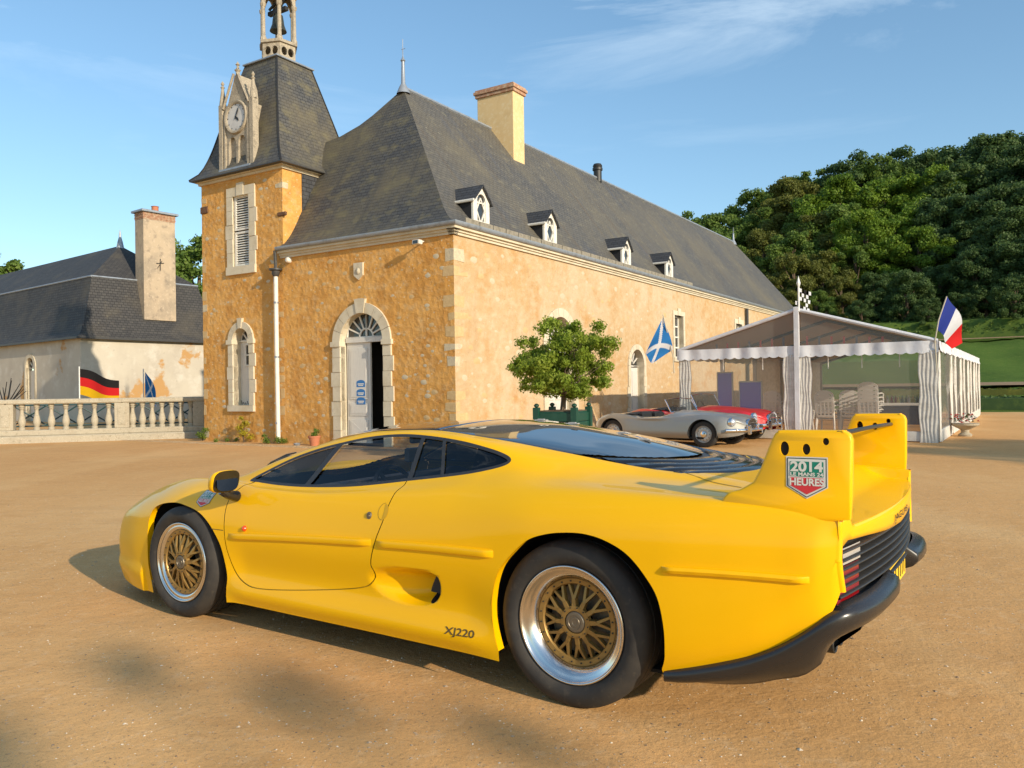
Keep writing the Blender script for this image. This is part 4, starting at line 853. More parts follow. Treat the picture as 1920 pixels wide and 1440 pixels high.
# ------------------------------------------------------------------ flags
def fm(name,c): return mat(name,c,.85,spec=.2,trans=.35)
m_fk,m_fr,m_fy=fm('flag_black',(.02,.018,.018)),fm('flag_red',(.62,.02,.02)),fm('flag_gold',(.75,.42,.01)); m_fb,m_fw,m_fn=fm('flag_light_blue',(.03,.19,.50)),fm('flag_white',(.72,.72,.74)),fm('flag_navy',(.03,.05,.27))
m_pole=mat('pale_pole',(.45,.40,.30),.6); m_polew=mat('white_pole',(.7,.7,.68),.5)
def cloth(fn,u0,u1,v0,v1,nu,nv,name,m,par):
    rows=[[fn(u0+(u1-u0)*i/nu,v0+(v1-v0)*j/nv) for i in range(nu+1)] for j in range(nv+1)]; mb=MB(); mb.grid(rows); return mb.build(name,m,par,smooth='all',recalc=False)
def pt(px,py,d):
    """point at distance d seen from the camera in a given direction (used to lay out small things where they stand)"""
    v=fw*F_PX+rt2*(px-960)-up2*(py-720); return Vector((0,0,CAM_H))+v*(d/v.y)
G0=pt(151,800,27); ger=empty('german_flag',(G0.x,G0.y,0),0,label='black red and gold flag flying behind the balustrade',cat='flag')
zt=pt(151,690,27).z; zb=pt(151,741,27).z
def gf(u,v): return (u*1.22,.10*math.sin(u*7)*u+.1*u,zt-.02-(zt-zb)*v-.40*u**.9+.05*math.sin(u*6+v)-(-.10)*v*u)
for i,m in enumerate((m_fk,m_fr,m_fy)): cloth(gf,0,1,i/3,(i+1)/3,24,5,'flag_stripe',m,ger)
mb=MB(); mb.tube([(-.02,0,0),(-.02,0,zt+.05)],.02,8); mb.build('pole',m_polew,ger)
S0=pt(270,800,28); sc1=empty('scottish_flag',(S0.x,S0.y,0),.3,label='limp blue saltire flag seen edge on behind the balustrade',cat='flag')
zt1=pt(268,697,28).z; zb1=pt(268,750,28).z
def saltire(fn,par,n=22):
    """blue field with a white diagonal cross, on the same curved cloth"""
    mbb=MB();mbw=MB(); N_=n
    for i in range(N_):
        for j in range(N_):
            u0,u1,v0,v1=i/N_,(i+1)/N_,j/N_,(j+1)/N_
            q=[(u0,v0),(u1,v0),(u1,v1),(u0,v1)]
            c=((u0+u1)/2,(v0+v1)/2); white=abs(c[0]-c[1])<.085 or abs(c[0]-(1-c[1]))<.085
            (mbw if white else mbb).add([fn(*p) for p in q],[(0,1,2,3)])
    mbb.build('flag_field',m_fb,par,smooth='all',recalc=False,weld=True); mbw.build('flag_cross',m_fw,par,smooth='all',recalc=False,weld=True)
saltire(lambda u,v:(.05+.16*u+.22*v*u+.05*math.sin(v*5)*u,.35*u,zt1-(zt1-zb1)*v*(.9+.1*u)-.28*u),sc1)
mb=MB(); mb.tube([(0,0,0),(0,0,zt1+.1)],.018,8); mb.build('pole',m_polew,sc1)
# ------------------------------------------------------------------ marquee
m_pvc=mat('white_marquee_pvc',(.70,.70,.73),.5,spec=.35,layers=[('noise',2,(.60,.60,.62),.5,.75),('noise',18,(.52,.51,.50),.6,.75,None,.6)],bump=[('noise',2.5,.35,.06),('noise',9,.25,.02)],trans=.12)
m_curt=mat('gathered_white_curtain',(.66,.63,.58),.75,spec=.2,layers=[('noise',1.4,(.56,.53,.48),.46,.62,(3,3,6)),('noise',3,(.44,.41,.37),.60,.75,(4,4,3))],bump=[('noise',5,.4,.02,(2,2,5))],trans=.15)
m_clearpvc=glass_mat('clear_window_pvc',(.88,.85,.80),.6,rough=.12,veil=.13); m_alu=mat('aluminium_pole',(.42,.42,.42),.4,metal=.5)
m_roof_shade=mat('shaded_roof_underside',(.34,.27,.21),.9)  # brown sheet colour carries the shade beneath the white roof
TO=Vector((9.33-.84289*5.85,17.89+.53809*5.85,0)); TN=empty('marquee',TO,-RB,label='white frame marquee with clear sides and scalloped valance on the gravel',cat='marquee')
TW,TE,TP,TL,NB=5.85,2.24,3.12,16.6,5
mb=MB()
for s,(xa,xb) in enumerate(((-.06,TW/2),(TW/2,TW+.06))):
    za,zb_=(TE,TP) if s==0 else (TP,TE)
    mb=MB(); mb.grid([[(xa+(xb-xa)*i/8,-.06+(TL+.06)*j/20,za+(zb_-za)*i/8+.015-.02*math.sin(math.pi*((j*NB/20)%1))) for i in range(9)] for j in range(21)]); o=mb.build('roof_panel',m_pvc,TN,recalc=False,smooth='all')
    mb=MB(); mb.grid([[(xa+(xb-xa)*i/4,-.0+TL*j/10,za+(zb_-za)*i/4-.02) for i in range(5)] for j in range(11)]); mb.build('roof_shade_sheet',m_roof_shade,TN,recalc=False)
for (xa,xb,za,zb_) in ((-.06,TW/2,TE,TP),(TW/2,TW+.06,TP,TE)):
    mb=MB(); mb.tube([(xa,-.06,za),(xb,-.06,zb_)],.045,8); mb.build('gable_beam',m_pvc,TN,smooth=True)
# gable mesh: clear PVC
mb=MB(); mb.sheet([(0,TE),(TW,TE),(TW/2,TP-.03)],0,lambda u,w,z:(u,.0,z)); mb.build('gable_window',m_clearpvc,TN,recalc=False)
def valance(p,q,z0,z1,ns,nm='valance'):
    p=Vector(p);q=Vector(q);L=(q-p).length; d=(q-p).normalized(); nn=Vector((d.y,-d.x,0)); rows=[[],[],[]]; n=ns*6
    for i in range(n+1):
        u=i/n; x=p+d*L*u+nn*(.012*math.sin(u*ns*3.1)+.0); sc=.035*abs(math.sin(math.pi*ns*u))
        rows[0].append(tuple(x+Vector((0,0,z1)))); rows[1].append(tuple(x+nn*.02*math.sin(u*31)+Vector((0,0,(z0+z1)/2)))); rows[2].append(tuple(x+nn*(.02+.02*math.sin(u*ns*2.3))+Vector((0,0,z0-sc+.03))))
    mb=MB(); mb.grid(rows); return mb.build(nm,m_pvc,TN,smooth='all',recalc=False)
valance((-.08,-.09,0),(TW/2,-.09,0),TE-.26,TE+.01,14); valance((TW/2,-.09,0),(TW+.08,-.09,0),TE-.27,TE+.01,14)
for b in range(NB): valance((TW+.09,TL*b/NB,0),(TW+.09,TL*(b+1)/NB-.02,0),TE-.24,TE+.0,7); 
for b in range(NB): valance((-.09,TL*(b+1)/NB-.02,0),(-.09,TL*b/NB,0),TE-.24,TE+.0,5)
mb=MB(); mb.box(TW/2-.055,TW/2+.055,-.14,-.04,.0,TP+.06,.01); mb.build('centre_pole',m_pvc,TN)
for x in (0,TW): 
    mb=MB(); mb.box(x-.05,x+.05,-.04,.06,0,TE,.01); mb.build('pole',m_alu,TN)
for b in range(1,NB+1):
    for x in (0,TW): mb=MB(); mb.box(x-.05,x+.05,TL*b/NB-.05,TL*b/NB+.05,0,TE,.01); mb.build('pole',m_alu,TN)
    for s in (0,1): mb=MB(); p=(0 if s==0 else TW,TL*b/NB,TE-.05); q=(TW/2,TL*b/NB,TP-.05); mb.tube([p,q],.045,6); mb.build('rafter',m_darkmetal,TN)
for (x0,x1) in ((0,TW/2-.12),(TW/2+.12,TW)):
    mb=MB(); mb.box(x0,x1,-.07,-.02,.02,.24,.01); mb.build('kick_panel',m_curt,TN)
    mb=MB(); mb.sheet([(x0+.2,.24),(x1-.15,.24),(x1-.15,TE-.2),(x0+.2,TE-.2)],0,lambda u,w,z:(u,-.04,z)); mb.build('clear_wall',m_clearpvc,TN,recalc=False)
def curtain(p,q,z0,z1,folds,amp,nm='curtain'):
    p=Vector(p);q=Vector(q);L=(q-p).length;d=(q-p).normalized();nn=Vector((d.y,-d.x,0)); rows=[]
    for j in range(9):
        z=z0+(z1-z0)*j/8; r=[]
        for i in range(folds*6+1):
            u=i/(folds*6); r.append(tuple(p+d*(L*u+.02*math.sin(j*1.7+u*4))+nn*(amp*math.sin(u*folds*6.283+.6*math.sin(j*.9)))+Vector((0,0,z))))
        rows.append(r)
    mb=MB(); mb.grid(rows); return mb.build(nm,m_curt,TN,smooth='all',recalc=False)
curtain((-.02,-.08,0),(.28,-.08,0),.03,TE-.2,4,.006); curtain((TW/2-.33,-.09,0),(TW/2-.05,-.09,0),.03,TE-.2,4,.006); curtain((TW/2+.05,-.09,0),(TW/2+.33,-.09,0),.03,TE-.2,4,.006); curtain((TW-.32,-.09,0),(TW+.06,-.09,0),.0,TE-.2,5,.006)
curtain((TW+.07,-.05,0),(TW+.07,.30,0),.02,TE-.2,3,.02)
for b in range(NB):
    y0=TL*b/NB; y1=TL*(b+1)/NB
    mb=MB(); rows=[[(TW+.05+.05*math.sin(i*.9+j*.8+b)*(.4+.6*(j/6)),y0+.2+(y1-y0-.4)*i/12,.25+(TE-.45)*j/6) for i in range(13)] for j in range(7)]; mb.grid(rows); mb.build('clear_wall',m_clearpvc,TN,smooth='all',recalc=False)
    curtain((TW+.07,y1-.36,0),(TW+.07,y1+.16,0),.05,TE-.2,3,.03); 
    if b: curtain((TW+.08,y0+.9,0),(TW+.08,y0+1.1,0),.2,TE-.2,2,.04)
    mb=MB(); mb.box(TW+.04,TW+.09,y0+.2,y1-.2,.0,.27,.01); mb.build('kick_panel',m_curt,TN)
    if b>=1: mb=MB(); mb.sheet([(y0,.0),(y1,.0),(y1,TE),(y0,TE)],-.0,lambda u,w,z:(-.02,u,z)); mb.build('side_wall',m_clearpvc if b<2 else m_curt,TN,recalc=False)
mb=MB(); mb.sheet([(0,0),(TW,0),(TW,TE),(0,TE)],0,lambda u,w,z:(u,TL,z)); mb.build('clear_wall',m_clearpvc,TN,recalc=False)
for x in (1.0,2.0,3.55,4.3,5.1): mb=MB(); mb.tube([(x,.3,TE-.1),(x,.3,TE-.55)],.012,5); mb.build('hanging_cord',m_plastic,TN)
m_bunt=[mat('bunting_red',(.5,.03,.03),.8),mat('bunting_grey',(.10,.10,.14),.8)]
for i in range(16):
    x=.8+i*.28; h=.12+.75*min(x,TW-x)/ (TW/2)*.3; mb=MB(); mb.sheet([(x,TE+.02),(x+.05,TE+.02),(x+.05,TE+.02+h*.7),(x,TE+.02+h*.7)],0,lambda u,w,z:(u,.35,z)); mb.build('bunting',m_bunt[0 if i%3 else 1],TN,recalc=False)
# chequered pennants on the marquee peak
PK=TO+Vector((.84289*TW/2,-.53809*TW/2,0)); 
pk=empty('chequered_pennant',PK+Vector((0,-.12,TP)),0,label='small black and white chequered flag on a white stick at the marquee peak',cat='flag')
mb=MB(); mb.tube([(0,0,-.05),(0,0,.72)],.022,6); mb.lathe([(.03,.55),(.05,.62),(0,.80)],6); mb.build('stick',m_polew,pk)
for i in range(5):
    for j in range(5):
        if (i+j)%2==0 or rng.random()<.3:
            x=.02+.055*i*(1-.05*j)-(.10 if j==3 and i<2 else 0); z=.50-.10*j-.02*i; mb=MB(); mb.add([(x,0,z),(x+.065,.02,z-.015),(x+.06,.02,z-.10),(x,0,z-.09)],[(0,1,2,3)]); mb.build('check',m_fw if rng.random()<.75 else m_fk,pk,recalc=False)
# blue display boards
m_board=mat('blue_display_board',(.12,.12,.62),.7)
def tl(x,y,z=0): return TO+Vector((.84289*x+.53809*y,-.53809*x+.84289*y,z))
for i,(x,w,z0,z1,lb) in enumerate(((.42,.66,.05,1.68,'tall narrow blue display board at the far left inside the marquee'),(1.02,.95,.05,1.42,'wide blue display board beside the taller one inside the marquee'))):
    bd=empty('display_board',tl(x,1.6),-RB,label=lb,cat='display board',group='display boards in the marquee')
    mb=MB(); mb.box(0,w*.62,-.02,.02,z0+.35,z1); mb.build('panel',m_board,bd); mb=MB()
    for xx in (0,w*.62): mb.box(xx-.015,xx+.015,-.03,.03,0,z1)
    mb.box(0,w*.62,-.03,.03,z1-.02,z1+.015); mb.build('frame',m_alu,bd)
# stacked chairs
def chair_parts():
    root=empty('plastic_chair',(0,0,0))
    mb=MB(); mb.grid([[(x,y,.42-.02*math.cos(x*6)-.015*(y>.0)) for x in np.linspace(-.23,.23,5)] for y in np.linspace(-.22,.22,4)]); mb.box(-.24,.24,-.23,.23,.375,.395,.01); seat=mb.build('seat',m_plastic,root,smooth=True)
    mb=MB(); out_=[(-.19,.43),(.19,.43),(.25,.60),(.25,.78)]+[(.25*math.cos(t),.80+.15*math.sin(t)) for t in np.linspace(.1,math.pi-.1,9)]+[(-.25,.78),(-.25,.60)]
    hs=[]
    for i in range(4):
        for j in range(5):
            x=-.15+.10*i;z=.52+.072*j; hs.append([(x-.034,z-.024),(x+.034,z-.024),(x+.034,z+.024),(x-.034,z+.024)])
    mb.prism(out_,-.012,.012,lambda u,w,z:(u,.24+w+.14*(z-.43),z),hs); mb.build('backrest',m_plastic,root)
    for sx in (-1,1):
        for sy in (-1,1): mb=MB(); mb.tube([(sx*.21,sy*.20,.40),(sx*.245,sy*.25,0)],[.030,.022],6); mb.build('leg',m_plastic,root,smooth=True)
        mb=MB(); mb.tube([(sx*.25,.26,.64),(sx*.27,0,.65),(sx*.26,-.22,.62),(sx*.24,-.23,.40)],.020,6); mb.build('armrest',m_plastic,root,smooth=True)
    return root
ch0=chair_parts(); first=True
STK=[(2.98,3.0,3,'second'),(3.50,3.3,3,'m'),(4.08,2.9,5,'t'),(1.55,3.2,3,'a'),(2.10,3.2,3,'b'),(2.48,2.2,1,'s')]
SL={'second':'white chair stack just right of the marquee centre pole','m':'middle white chair stack right of the centre pole','t':'tallest white chair stack beside the bottle table','a':'white chair stack beside the blue display boards','b':'white chair stack left of the centre pole behind the single chair','s':'lone white slatted armchair beside the marquee centre pole'}
PO=['bottom','second from bottom','middle','fourth from bottom','top']
for x,y,n_,k in STK:
    for i in range(n_):
        o=ch0 if first else dup(ch0); first=False; o.location=tl(x,y,i*.105)+Vector((-.0,.0,0)); o.rotation_euler=(0,0,-RB+math.pi*1.0+(.1 if k in 'mb' else -.08))
        pos=('bottom','middle','top')[i] if n_==3 else PO[i]
        o['label']=(SL[k] if n_==1 else f'{pos} chair of the {SL[k]}'); o['category']='chair'; o['group']='white plastic chairs in the marquee'
        words=o['label'].split()
        if len(words)>16: o['label']=' '.join(words[:16])
tb=empty('serving_table',tl(4.05,3.4),-RB,label='dark draped table with white tray inside the right of the marquee',cat='table')
m_drape=mat('dark_tablecloth',(.025,.025,.05),.8)
mb=MB(); mb.box(0,1.45,-.4,.4,.70,.735,.01); mb.build('tabletop',m_drape,tb); mb=MB(); mb.box(.0,1.45,-.4,.4,.25,.70); mb.build('drape',m_drape,tb)
for x in (.08,1.37): mb=MB(); mb.tube([(x,0,0),(x,0,.7)],.03,6); mb.build('leg',m_iron,tb)
mb=MB(); mb.box(4.75-4.55,5.75-4.55,-.38,-.1,.74,.80,.01); mb.build('tray',m_plastic,None) if False else None
tray=MB().box(0,.95,-.2,.1,0,.07,.01).build('tray',m_plastic,None,loc=tl(4.30,3.2,.735)); tray.rotation_euler=(0,0,-RB); tag(tray,'long white tray lying on the dark marquee table','tray')
bc=[(.05,.10,.06),(.3,.05,.04),(.05,.06,.2),(.5,.35,.1),(.35,.3,.28)]
bm_=[mat('bottle_glass_%s'%n_,c,.2,spec=.6) for n_,c in zip(('green','red','blue','amber','grey'),bc)]; bcn=['green','red','blue','amber','grey']
mm={}; NTH='first second third fourth fifth sixth seventh eighth ninth tenth eleventh twelfth thirteenth fourteenth last'.split()
for i in range(15):
    k=rng.randrange(5)
    if k not in mm:
        mb=MB(); mb.lathe([(.0,0),(.036,.002),(.038,.02),(.038,.14),(.032,.17),(.014,.20),(.013,.26),(.0,.262)],10); o=mb.build('bottle',bm_[k],None,smooth=True); mm[k]=o.data
    else: o=bpy.data.objects.new('bottle',mm[k]); COL.objects.link(o)
    o.location=tl(4.16+.085*i,3.40+.12*(i%3),.737); tag(o,f'{NTH[i]} bottle from the left on the marquee table, {bcn[k]} glass','bottle','bottles on the marquee table')
# flags at the marquee corners
FR=tl(TW+.12,-.15); fr_=empty('french_flag',FR,0,label='blue white and red flag drooping from the right corner of the marquee',cat='flag')
zt2=pt(1775,560,17.8); p0=pt(1757,640,17.8); loc=lambda p:Vector(p)-FR
mb=MB(); mb.tube([loc(pt(1757,700,17.8)),loc(pt(1753,640,17.8)),loc(pt(1760,600,17.8)),loc(pt(1775,556,17.8))],.014,8); mb.build('pole',m_pole,fr_,smooth=True)
Q=[pt(1776,556,17.8),pt(1759,617,17.8),pt(1783,655,18.0),pt(1806,645,18.1)]; Q=[loc(q) for q in Q]
def frf(u,v):
    a=Q[0]*(1-v)+Q[1]*v; b=(Q[0]+(Q[3]-Q[0])*1.0)*(1-v)+Q[2]*v; p=a*(1-u)+b*u; bow=Vector((.10,0,.10))*math.sin(math.pi*u)*(1-v)
    return tuple(p+bow+Vector((0,.05*math.sin(u*9+v*2),.0)))
for i,m in enumerate((m_fn,m_fw,m_fr)): cloth(frf,i/3*.98,(i+1)/3*.98,0,1,10,10,'flag_stripe',m,fr_)
SO=tl(-.12,-.15); sf=empty('scottish_flag',SO,0,label='light blue saltire flag hanging from the left corner of the marquee',cat='flag'); D=20.9; loc2=lambda x,y,d=D:pt(x,y,d)-SO
mb=MB(); mb.tube([loc2(1264,700),loc2(1262,668),loc2(1243,590)],.014,8); mb.build('pole',m_pole,sf,smooth=True)
C4=[loc2(1244,593),loc2(1263,655),loc2(1222,682),loc2(1210,664)]
def sfn(u,v):
    p=C4[0]*(1-u)*(1-v)+C4[1]*u*(1-v)+C4[2]*u*v+C4[3]*(1-u)*v; return tuple(p+Vector((0,.05*math.sin(u*7+v*3),.0)))
saltire(sfn,sf,26)
# flowers in a tub beside the marquee
ft=empty('flower_tub',tl(6.25,2.6),0,label='low stone tub of red and white flowers against the marquee side',cat='flower tub')
mb=MB(); mb.lathe([(.0,.0),(.20,0),(.22,.05),(.12,.12),(.14,.2),(.42,.34),(.44,.40),(.36,.40),(.0,.36)],14); mb.build('stone_tub',m_bal,ft,smooth=True); ft.scale=(.72,.72,.8)
for c,nm,cc in (((.6,.03,.03),'red',0),((.75,.7,.62),'white',1),((.05,.10,.02),'green',2)):
    mb=MB()
    for i in range(26):
        x,y,z=[(rng.random()-.5)*s for s in (.7,.7,.26)]; z+=.55; r=.05
        mb.add([(x-r,y,z),(x,y-r,z+r*.3),(x+r,y,z),(x,y+r*.4,z+r)],[(0,1,2,3),(0,1,3)])
    mb.build('blossom' if cc<2 else 'leaves',mat('flower_'+nm,c,.7),ft,recalc=False)
# ------------------------------------------------------------------ foliage makers
def leaf_mat(name,c1,c2,c3,tr=.35):
    return mat(name,c1,.55,spec=.25,layers=[('noise',.8,c2,.42,.62),('noise',2.6,c3,.52,.72)],trans=tr)
def leaf_cloud(name,centers,radii,n,size,m,par,seed,shell=.55,squash=.8,tri=False):
    r=np.random.RandomState(seed); centers=np.array(centers,float); radii=np.array(radii,float)
    w=radii**2; k=r.choice(len(centers),n,p=w/w.sum()); d=r.normal(size=(n,3)); d/=np.linalg.norm(d,axis=1,keepdims=True); rad=(shell+(1-shell)*r.random_sample(n))[:,None]*radii[k][:,None]
    c=centers[k]+d*rad*np.array([1,1,squash]); nrm=d+r.normal(size=(n,3))*.55; nrm/=np.linalg.norm(nrm,axis=1,keepdims=True)
    t=np.cross(nrm,r.normal(size=(n,3))); t/=np.linalg.norm(t,axis=1,keepdims=True); b_=np.cross(nrm,t); s=(size*(.6+.8*r.random_sample(n)))[:,None]
    if tri:
        P=np.stack([c-t*s*.5,c+b_*s*.28+nrm*s*.05,c+t*s*.62,c-b_*s*.28+nrm*s*.05],1).reshape(-1,3)
    else: P=np.stack([c-t*s*.5-b_*s*.12,c-t*s*.1+b_*s*.45+nrm*s*.12,c+t*s*.55+b_*s*.05,c+t*s*.05-b_*s*.45+nrm*s*.1],1).reshape(-1,3)
    F=np.arange(n*4).reshape(n,4); return np_mesh(name,P,F,m,par,smooth=False)
def branch(mb,p,d,L,r,depth,rnd,tips):
    pts=[Vector(p)]; rs=[r]; dd=Vector(d).normalized()
    for i in range(4):
        dd=(dd+Vector((rnd.uniform(-.25,.25),rnd.uniform(-.25,.25),rnd.uniform(-.05,.2)))).normalized(); pts.append(pts[-1]+dd*L/4); rs.append(r*(1-.14*(i+1)))
    mb.tube(pts,rs,6 if depth<2 else 4,caps=False)
    if depth>=3: tips.append(pts[-1]); return
    for k in range(3 if depth else 4):
        a=rnd.uniform(0,6.28); s=rnd.uniform(.5,.95); nd=(dd*.7+Vector((math.cos(a)*s,math.sin(a)*s,.15))).normalized(); branch(mb,pts[-1 if k else -2],nd,L*rnd.uniform(.62,.8),rs[-1]*.75,depth+1,rnd,tips)
# citrus-like tree in the green planter
m_green=mat('dark_green_painted_wood',(.008,.055,.035),.45,layers=[('noise',5,(.02,.075,.05),.5,.75)])
m_bark=mat('brown_bark',(.10,.065,.04),.9,layers=[('noise',8,(.17,.12,.08),.45,.65,(1,1,.3))],bump=[('noise',18,.6,.02,(1,1,.3))])
PL=pt(1056,800,14.0); PL.z=0
pb=empty('planter_box',PL,-RB+.12,label='dark green wooden orangery planter box beside the ochre wall',cat='planter')
pw=.385; mb=MB(); mb.box(-pw+.05,pw-.05,-pw+.05,pw-.05,.10,.93); mb.build('box_core',m_green,pb)
for k in range(4):
    R4=Matrix.Rotation(k*math.pi/2,4,'Z')
    for i in range(5):
        mb=MB(); z=.14+i*.155; mb.box(-pw+.07,pw-.07,-pw+.025,-pw+.05,z,z+.147,.006); mb.v=[tuple(R4@Vector(v)) for v in mb.v]; mb.build('plank',m_green,pb)
    mb=MB(); mb.box(-pw-.01,-pw+.09,-pw-.01,-pw+.09,0,1.0,.01); mb.lathe([(.02,1.0),(.045,1.02),(.045,1.045),(.02,1.065),(0,1.07)],10,fn=lambda r,h,c_,sn:(-pw+.04+r*c_,-pw+.04+r*sn,h)); mb.v=[tuple(R4@Vector(v)) for v in mb.v]; mb.build('corner_post',m_green,pb,smooth=True)
mb=MB(); mb.box(-pw+.06,pw-.06,-pw+.06,pw-.06,.93,.945); mb.build('soil',m_bark,pb)
tr=empty('potted_tree',PL+Vector((0,0,.94)),.4,label='round-headed leafy green tree growing in the green planter box',cat='tree')
rnd=random.Random(21); mb=MB(); tips=[]; mb.tube([(0,0,0),(.02,.01,.18),(.0,-.01,.30)],[.055,.045,.04],8)
for k in range(6): a=k*1.05; branch(mb,(0,0,.26),(math.cos(a)*.85,math.sin(a)*.75,.62),.52,.026,1,rnd,tips)
mb.build('trunk',m_bark,tr,smooth=True)
m_leaf=leaf_mat('bright_evergreen_leaf',(.27,.35,.04),(.17,.26,.03),(.40,.44,.08),.5)
rc=np.random.RandomState(4); cs_=[];rs_=[]
for i in range(150):
    d=rc.normal(size=3); d/=np.linalg.norm(d); R0=.94*(1+.05*rc.normal()); u=rc.random_sample()**.38
    x,y,z=d*R0*u; 
    zz_=.80+z*.82; 
    if zz_<.24+.12*rc.random_sample(): zz_=.28+.4*rc.random_sample()
    cs_.append((x,y,zz_)); rs_.append(.10+.10*rc.random_sample())
leaf_cloud('crown',cs_,rs_,34000,.052,m_leaf,tr,3,shell=.1,squash=.8,tri=True)
# weeds along the wall foot
m_weed=leaf_mat('weed_green',(.14,.20,.03),(.09,.15,.02),(.20,.26,.04),.3); m_weedy=leaf_mat('yellow_green_shrub',(.40,.32,.02),(.26,.26,.03),(.52,.40,.03),.3)
def weed(px,py,d,cs,rs,n,s,m,lb,nm='weed'):
    p=pt(px,py,d); p.z=0; e=empty(nm,p,0,label=lb,cat='plant'); leaf_cloud('leaves',cs,rs,n,s,m,e,int(px),shell=.1,tri=True)
    mb=MB(); 
    for c_ in cs: mb.tube([(0,0,0),(c_[0]*.6,c_[1]*.6,c_[2])],.006,4)
    mb.build('stem',m_bark,e); return e
def onF(a,b): return Vector((MO.x+Lx*a+Bx*b,MO.y+Ly*a+By*b,0))
def weedF(a,b,*k): 
    e=weed(0,800,20,*k); e.location=onF(a,b); return e
weedF(6.82,-.22,[(0,0,.25),(.05,0,.5),(-.1,0,.4),(.18,0,.15),(-.05,0,.65)],[.16,.14,.13,.13,.08],900,.045,m_weedy,'yellow-green bushy weed under the blind window of the tower','shrub')
weedF(8.55,-.2,[(0,0,.15),(.08,0,.3),(-.1,0,.2)],[.14,.12,.11],500,.045,m_weed,'green weed at the foot of the tower beside the balustrade')
weedF(5.62,-.3,[(-.15,0,.1),(.15,0,.1),(.3,0,.07),(-.2,0,.22)],[.12,.12,.12,.07],500,.05,m_weed,'low green weed around the foot of the rainwater pipe')
weedF(7.5,-.2,[(0,0,.05),(.25,0,.06),(-.3,0,.04),(.5,0,.03)],[.08,.07,.09,.05],300,.04,m_weed,'thin strip of weeds along the tower base')
weedF(4.05,-.35,[(0,0,.28),(.05,0,.36)],[.09,.08],250,.05,m_weed,'small green plant in the terracotta pot by the door')
po=onF(4.05,-.35); mb=MB(); mb.lathe([(0,0),(.10,0),(.14,.2),(.155,.2),(.155,.24),(.13,.24),(.0,.2)],14); o=mb.build('flower_pot',m_terra,None,smooth=True,loc=po); tag(o,'terracotta flower pot standing left of the front door','flower pot')
mb=MB(); mb.lathe([(.07,0),(.09,.06),(.08,.06),(.06,.01),(0,.01)],12); o=mb.build('metal_bowl',m_polish if 'm_polish' in globals() else m_zinc,None,smooth=True,loc=onF(4.5,-.5)); tag(o,'small shiny metal bowl on the ground near the flower pot','bowl')
# spiky shrub at the left edge behind the balustrade
p=pt(8,760,28); p.z=0; sp_=empty('bare_shrub',p,0,label='sparse dark spiky shrub at the left edge behind the balustrade',cat='shrub'); mb=MB()
for i in range(16): a=rng.uniform(0,6.28); e=rng.uniform(.5,1.3); mb.tube([(0,0,.9),(math.cos(a)*.4*math.cos(e),.2*math.sin(a),.9+.45*math.sin(e)),(math.cos(a)*.9*math.cos(e),.3*math.sin(a),.9+1.1*math.sin(e))],[.03,.02,.012],4)
mb.tube([(0,0,0),(0,0,1)],.05,6); mb.build('branches',m_iron,sp_)
# ------------------------------------------------------------------ trees of the park and wood
m_l1=leaf_mat('oak_leaf_mass',(.14,.215,.038),(.09,.155,.030),(.20,.26,.042),.4); m_l2=leaf_mat('lit_green_leaf_mass',(.16,.25,.022),(.10,.18,.020),(.23,.31,.030),.42); m_l3=leaf_mat('dark_leaf_mass',(.085,.140,.040),(.058,.105,.032),(.125,.185,.042),.38); m_l4=leaf_mat('olive_leaf_mass',(.150,.160,.030),(.100,.118,.024),(.21,.21,.036),.38)  # lit and deep-shaded parts of the wood put into the leaf colours
def tree_proto(seed,H,Wd,m,nl,size,low=.30):
    r=random.Random(seed); e=empty('woodland_tree',(0,0,0)); mb=MB(); mb.tube([(0,0,-.5),(.1,0,H*.25),(-.1,.1,H*.5),(.05,0,H*.8)],[Wd*.055,Wd*.045,Wd*.035,Wd*.01],7)
    cs=[];rs=[]
    n=95
    for i in range(n):
        z=low+(1-low)*((i+.5)/n); prof_=math.sin(math.pi*min(1,max(.05,(z-low*.6)/(1.06-low*.6))))**.55; a=r.uniform(0,6.28); rr=Wd/2*prof_*r.uniform(.35,1.0)
        p=(rr*math.cos(a),rr*math.sin(a),z*H*.96); cs.append(p); rs.append(Wd*r.uniform(.065,.14)*(.75+.35*prof_))
        if i%6==0: mb.tube([(0,0,p[2]*.65),(p[0]*.8,p[1]*.8,p[2]-.2)],[Wd*.015,.03],4)
    mb.build('trunk',m_bark,e,smooth=True); leaf_cloud('crown',cs,rs,nl,size,m,e,seed,shell=.1,squash=.72); return e
protos={}
def plant(kind,x,y,z,H,lb,grp,rz):
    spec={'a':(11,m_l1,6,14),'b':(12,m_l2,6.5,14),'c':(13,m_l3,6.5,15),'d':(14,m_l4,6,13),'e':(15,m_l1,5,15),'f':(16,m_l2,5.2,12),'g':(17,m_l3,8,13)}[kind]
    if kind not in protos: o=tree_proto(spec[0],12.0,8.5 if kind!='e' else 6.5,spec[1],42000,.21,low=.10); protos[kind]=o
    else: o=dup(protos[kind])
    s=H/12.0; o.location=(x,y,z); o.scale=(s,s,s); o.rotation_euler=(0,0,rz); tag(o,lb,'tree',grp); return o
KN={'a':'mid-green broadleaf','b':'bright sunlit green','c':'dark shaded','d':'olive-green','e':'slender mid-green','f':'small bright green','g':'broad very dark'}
r=random.Random(77); skyl=[(1270,408),(1330,395),(1400,362),(1450,342),(1520,330),(1580,300),(1660,292),(1740,282),(1800,262),(1860,258),(1920,240),(2000,235)]
def skyy(px): return float(np.interp(px,[p[0] for p in skyl],[p[1] for p in skyl]))
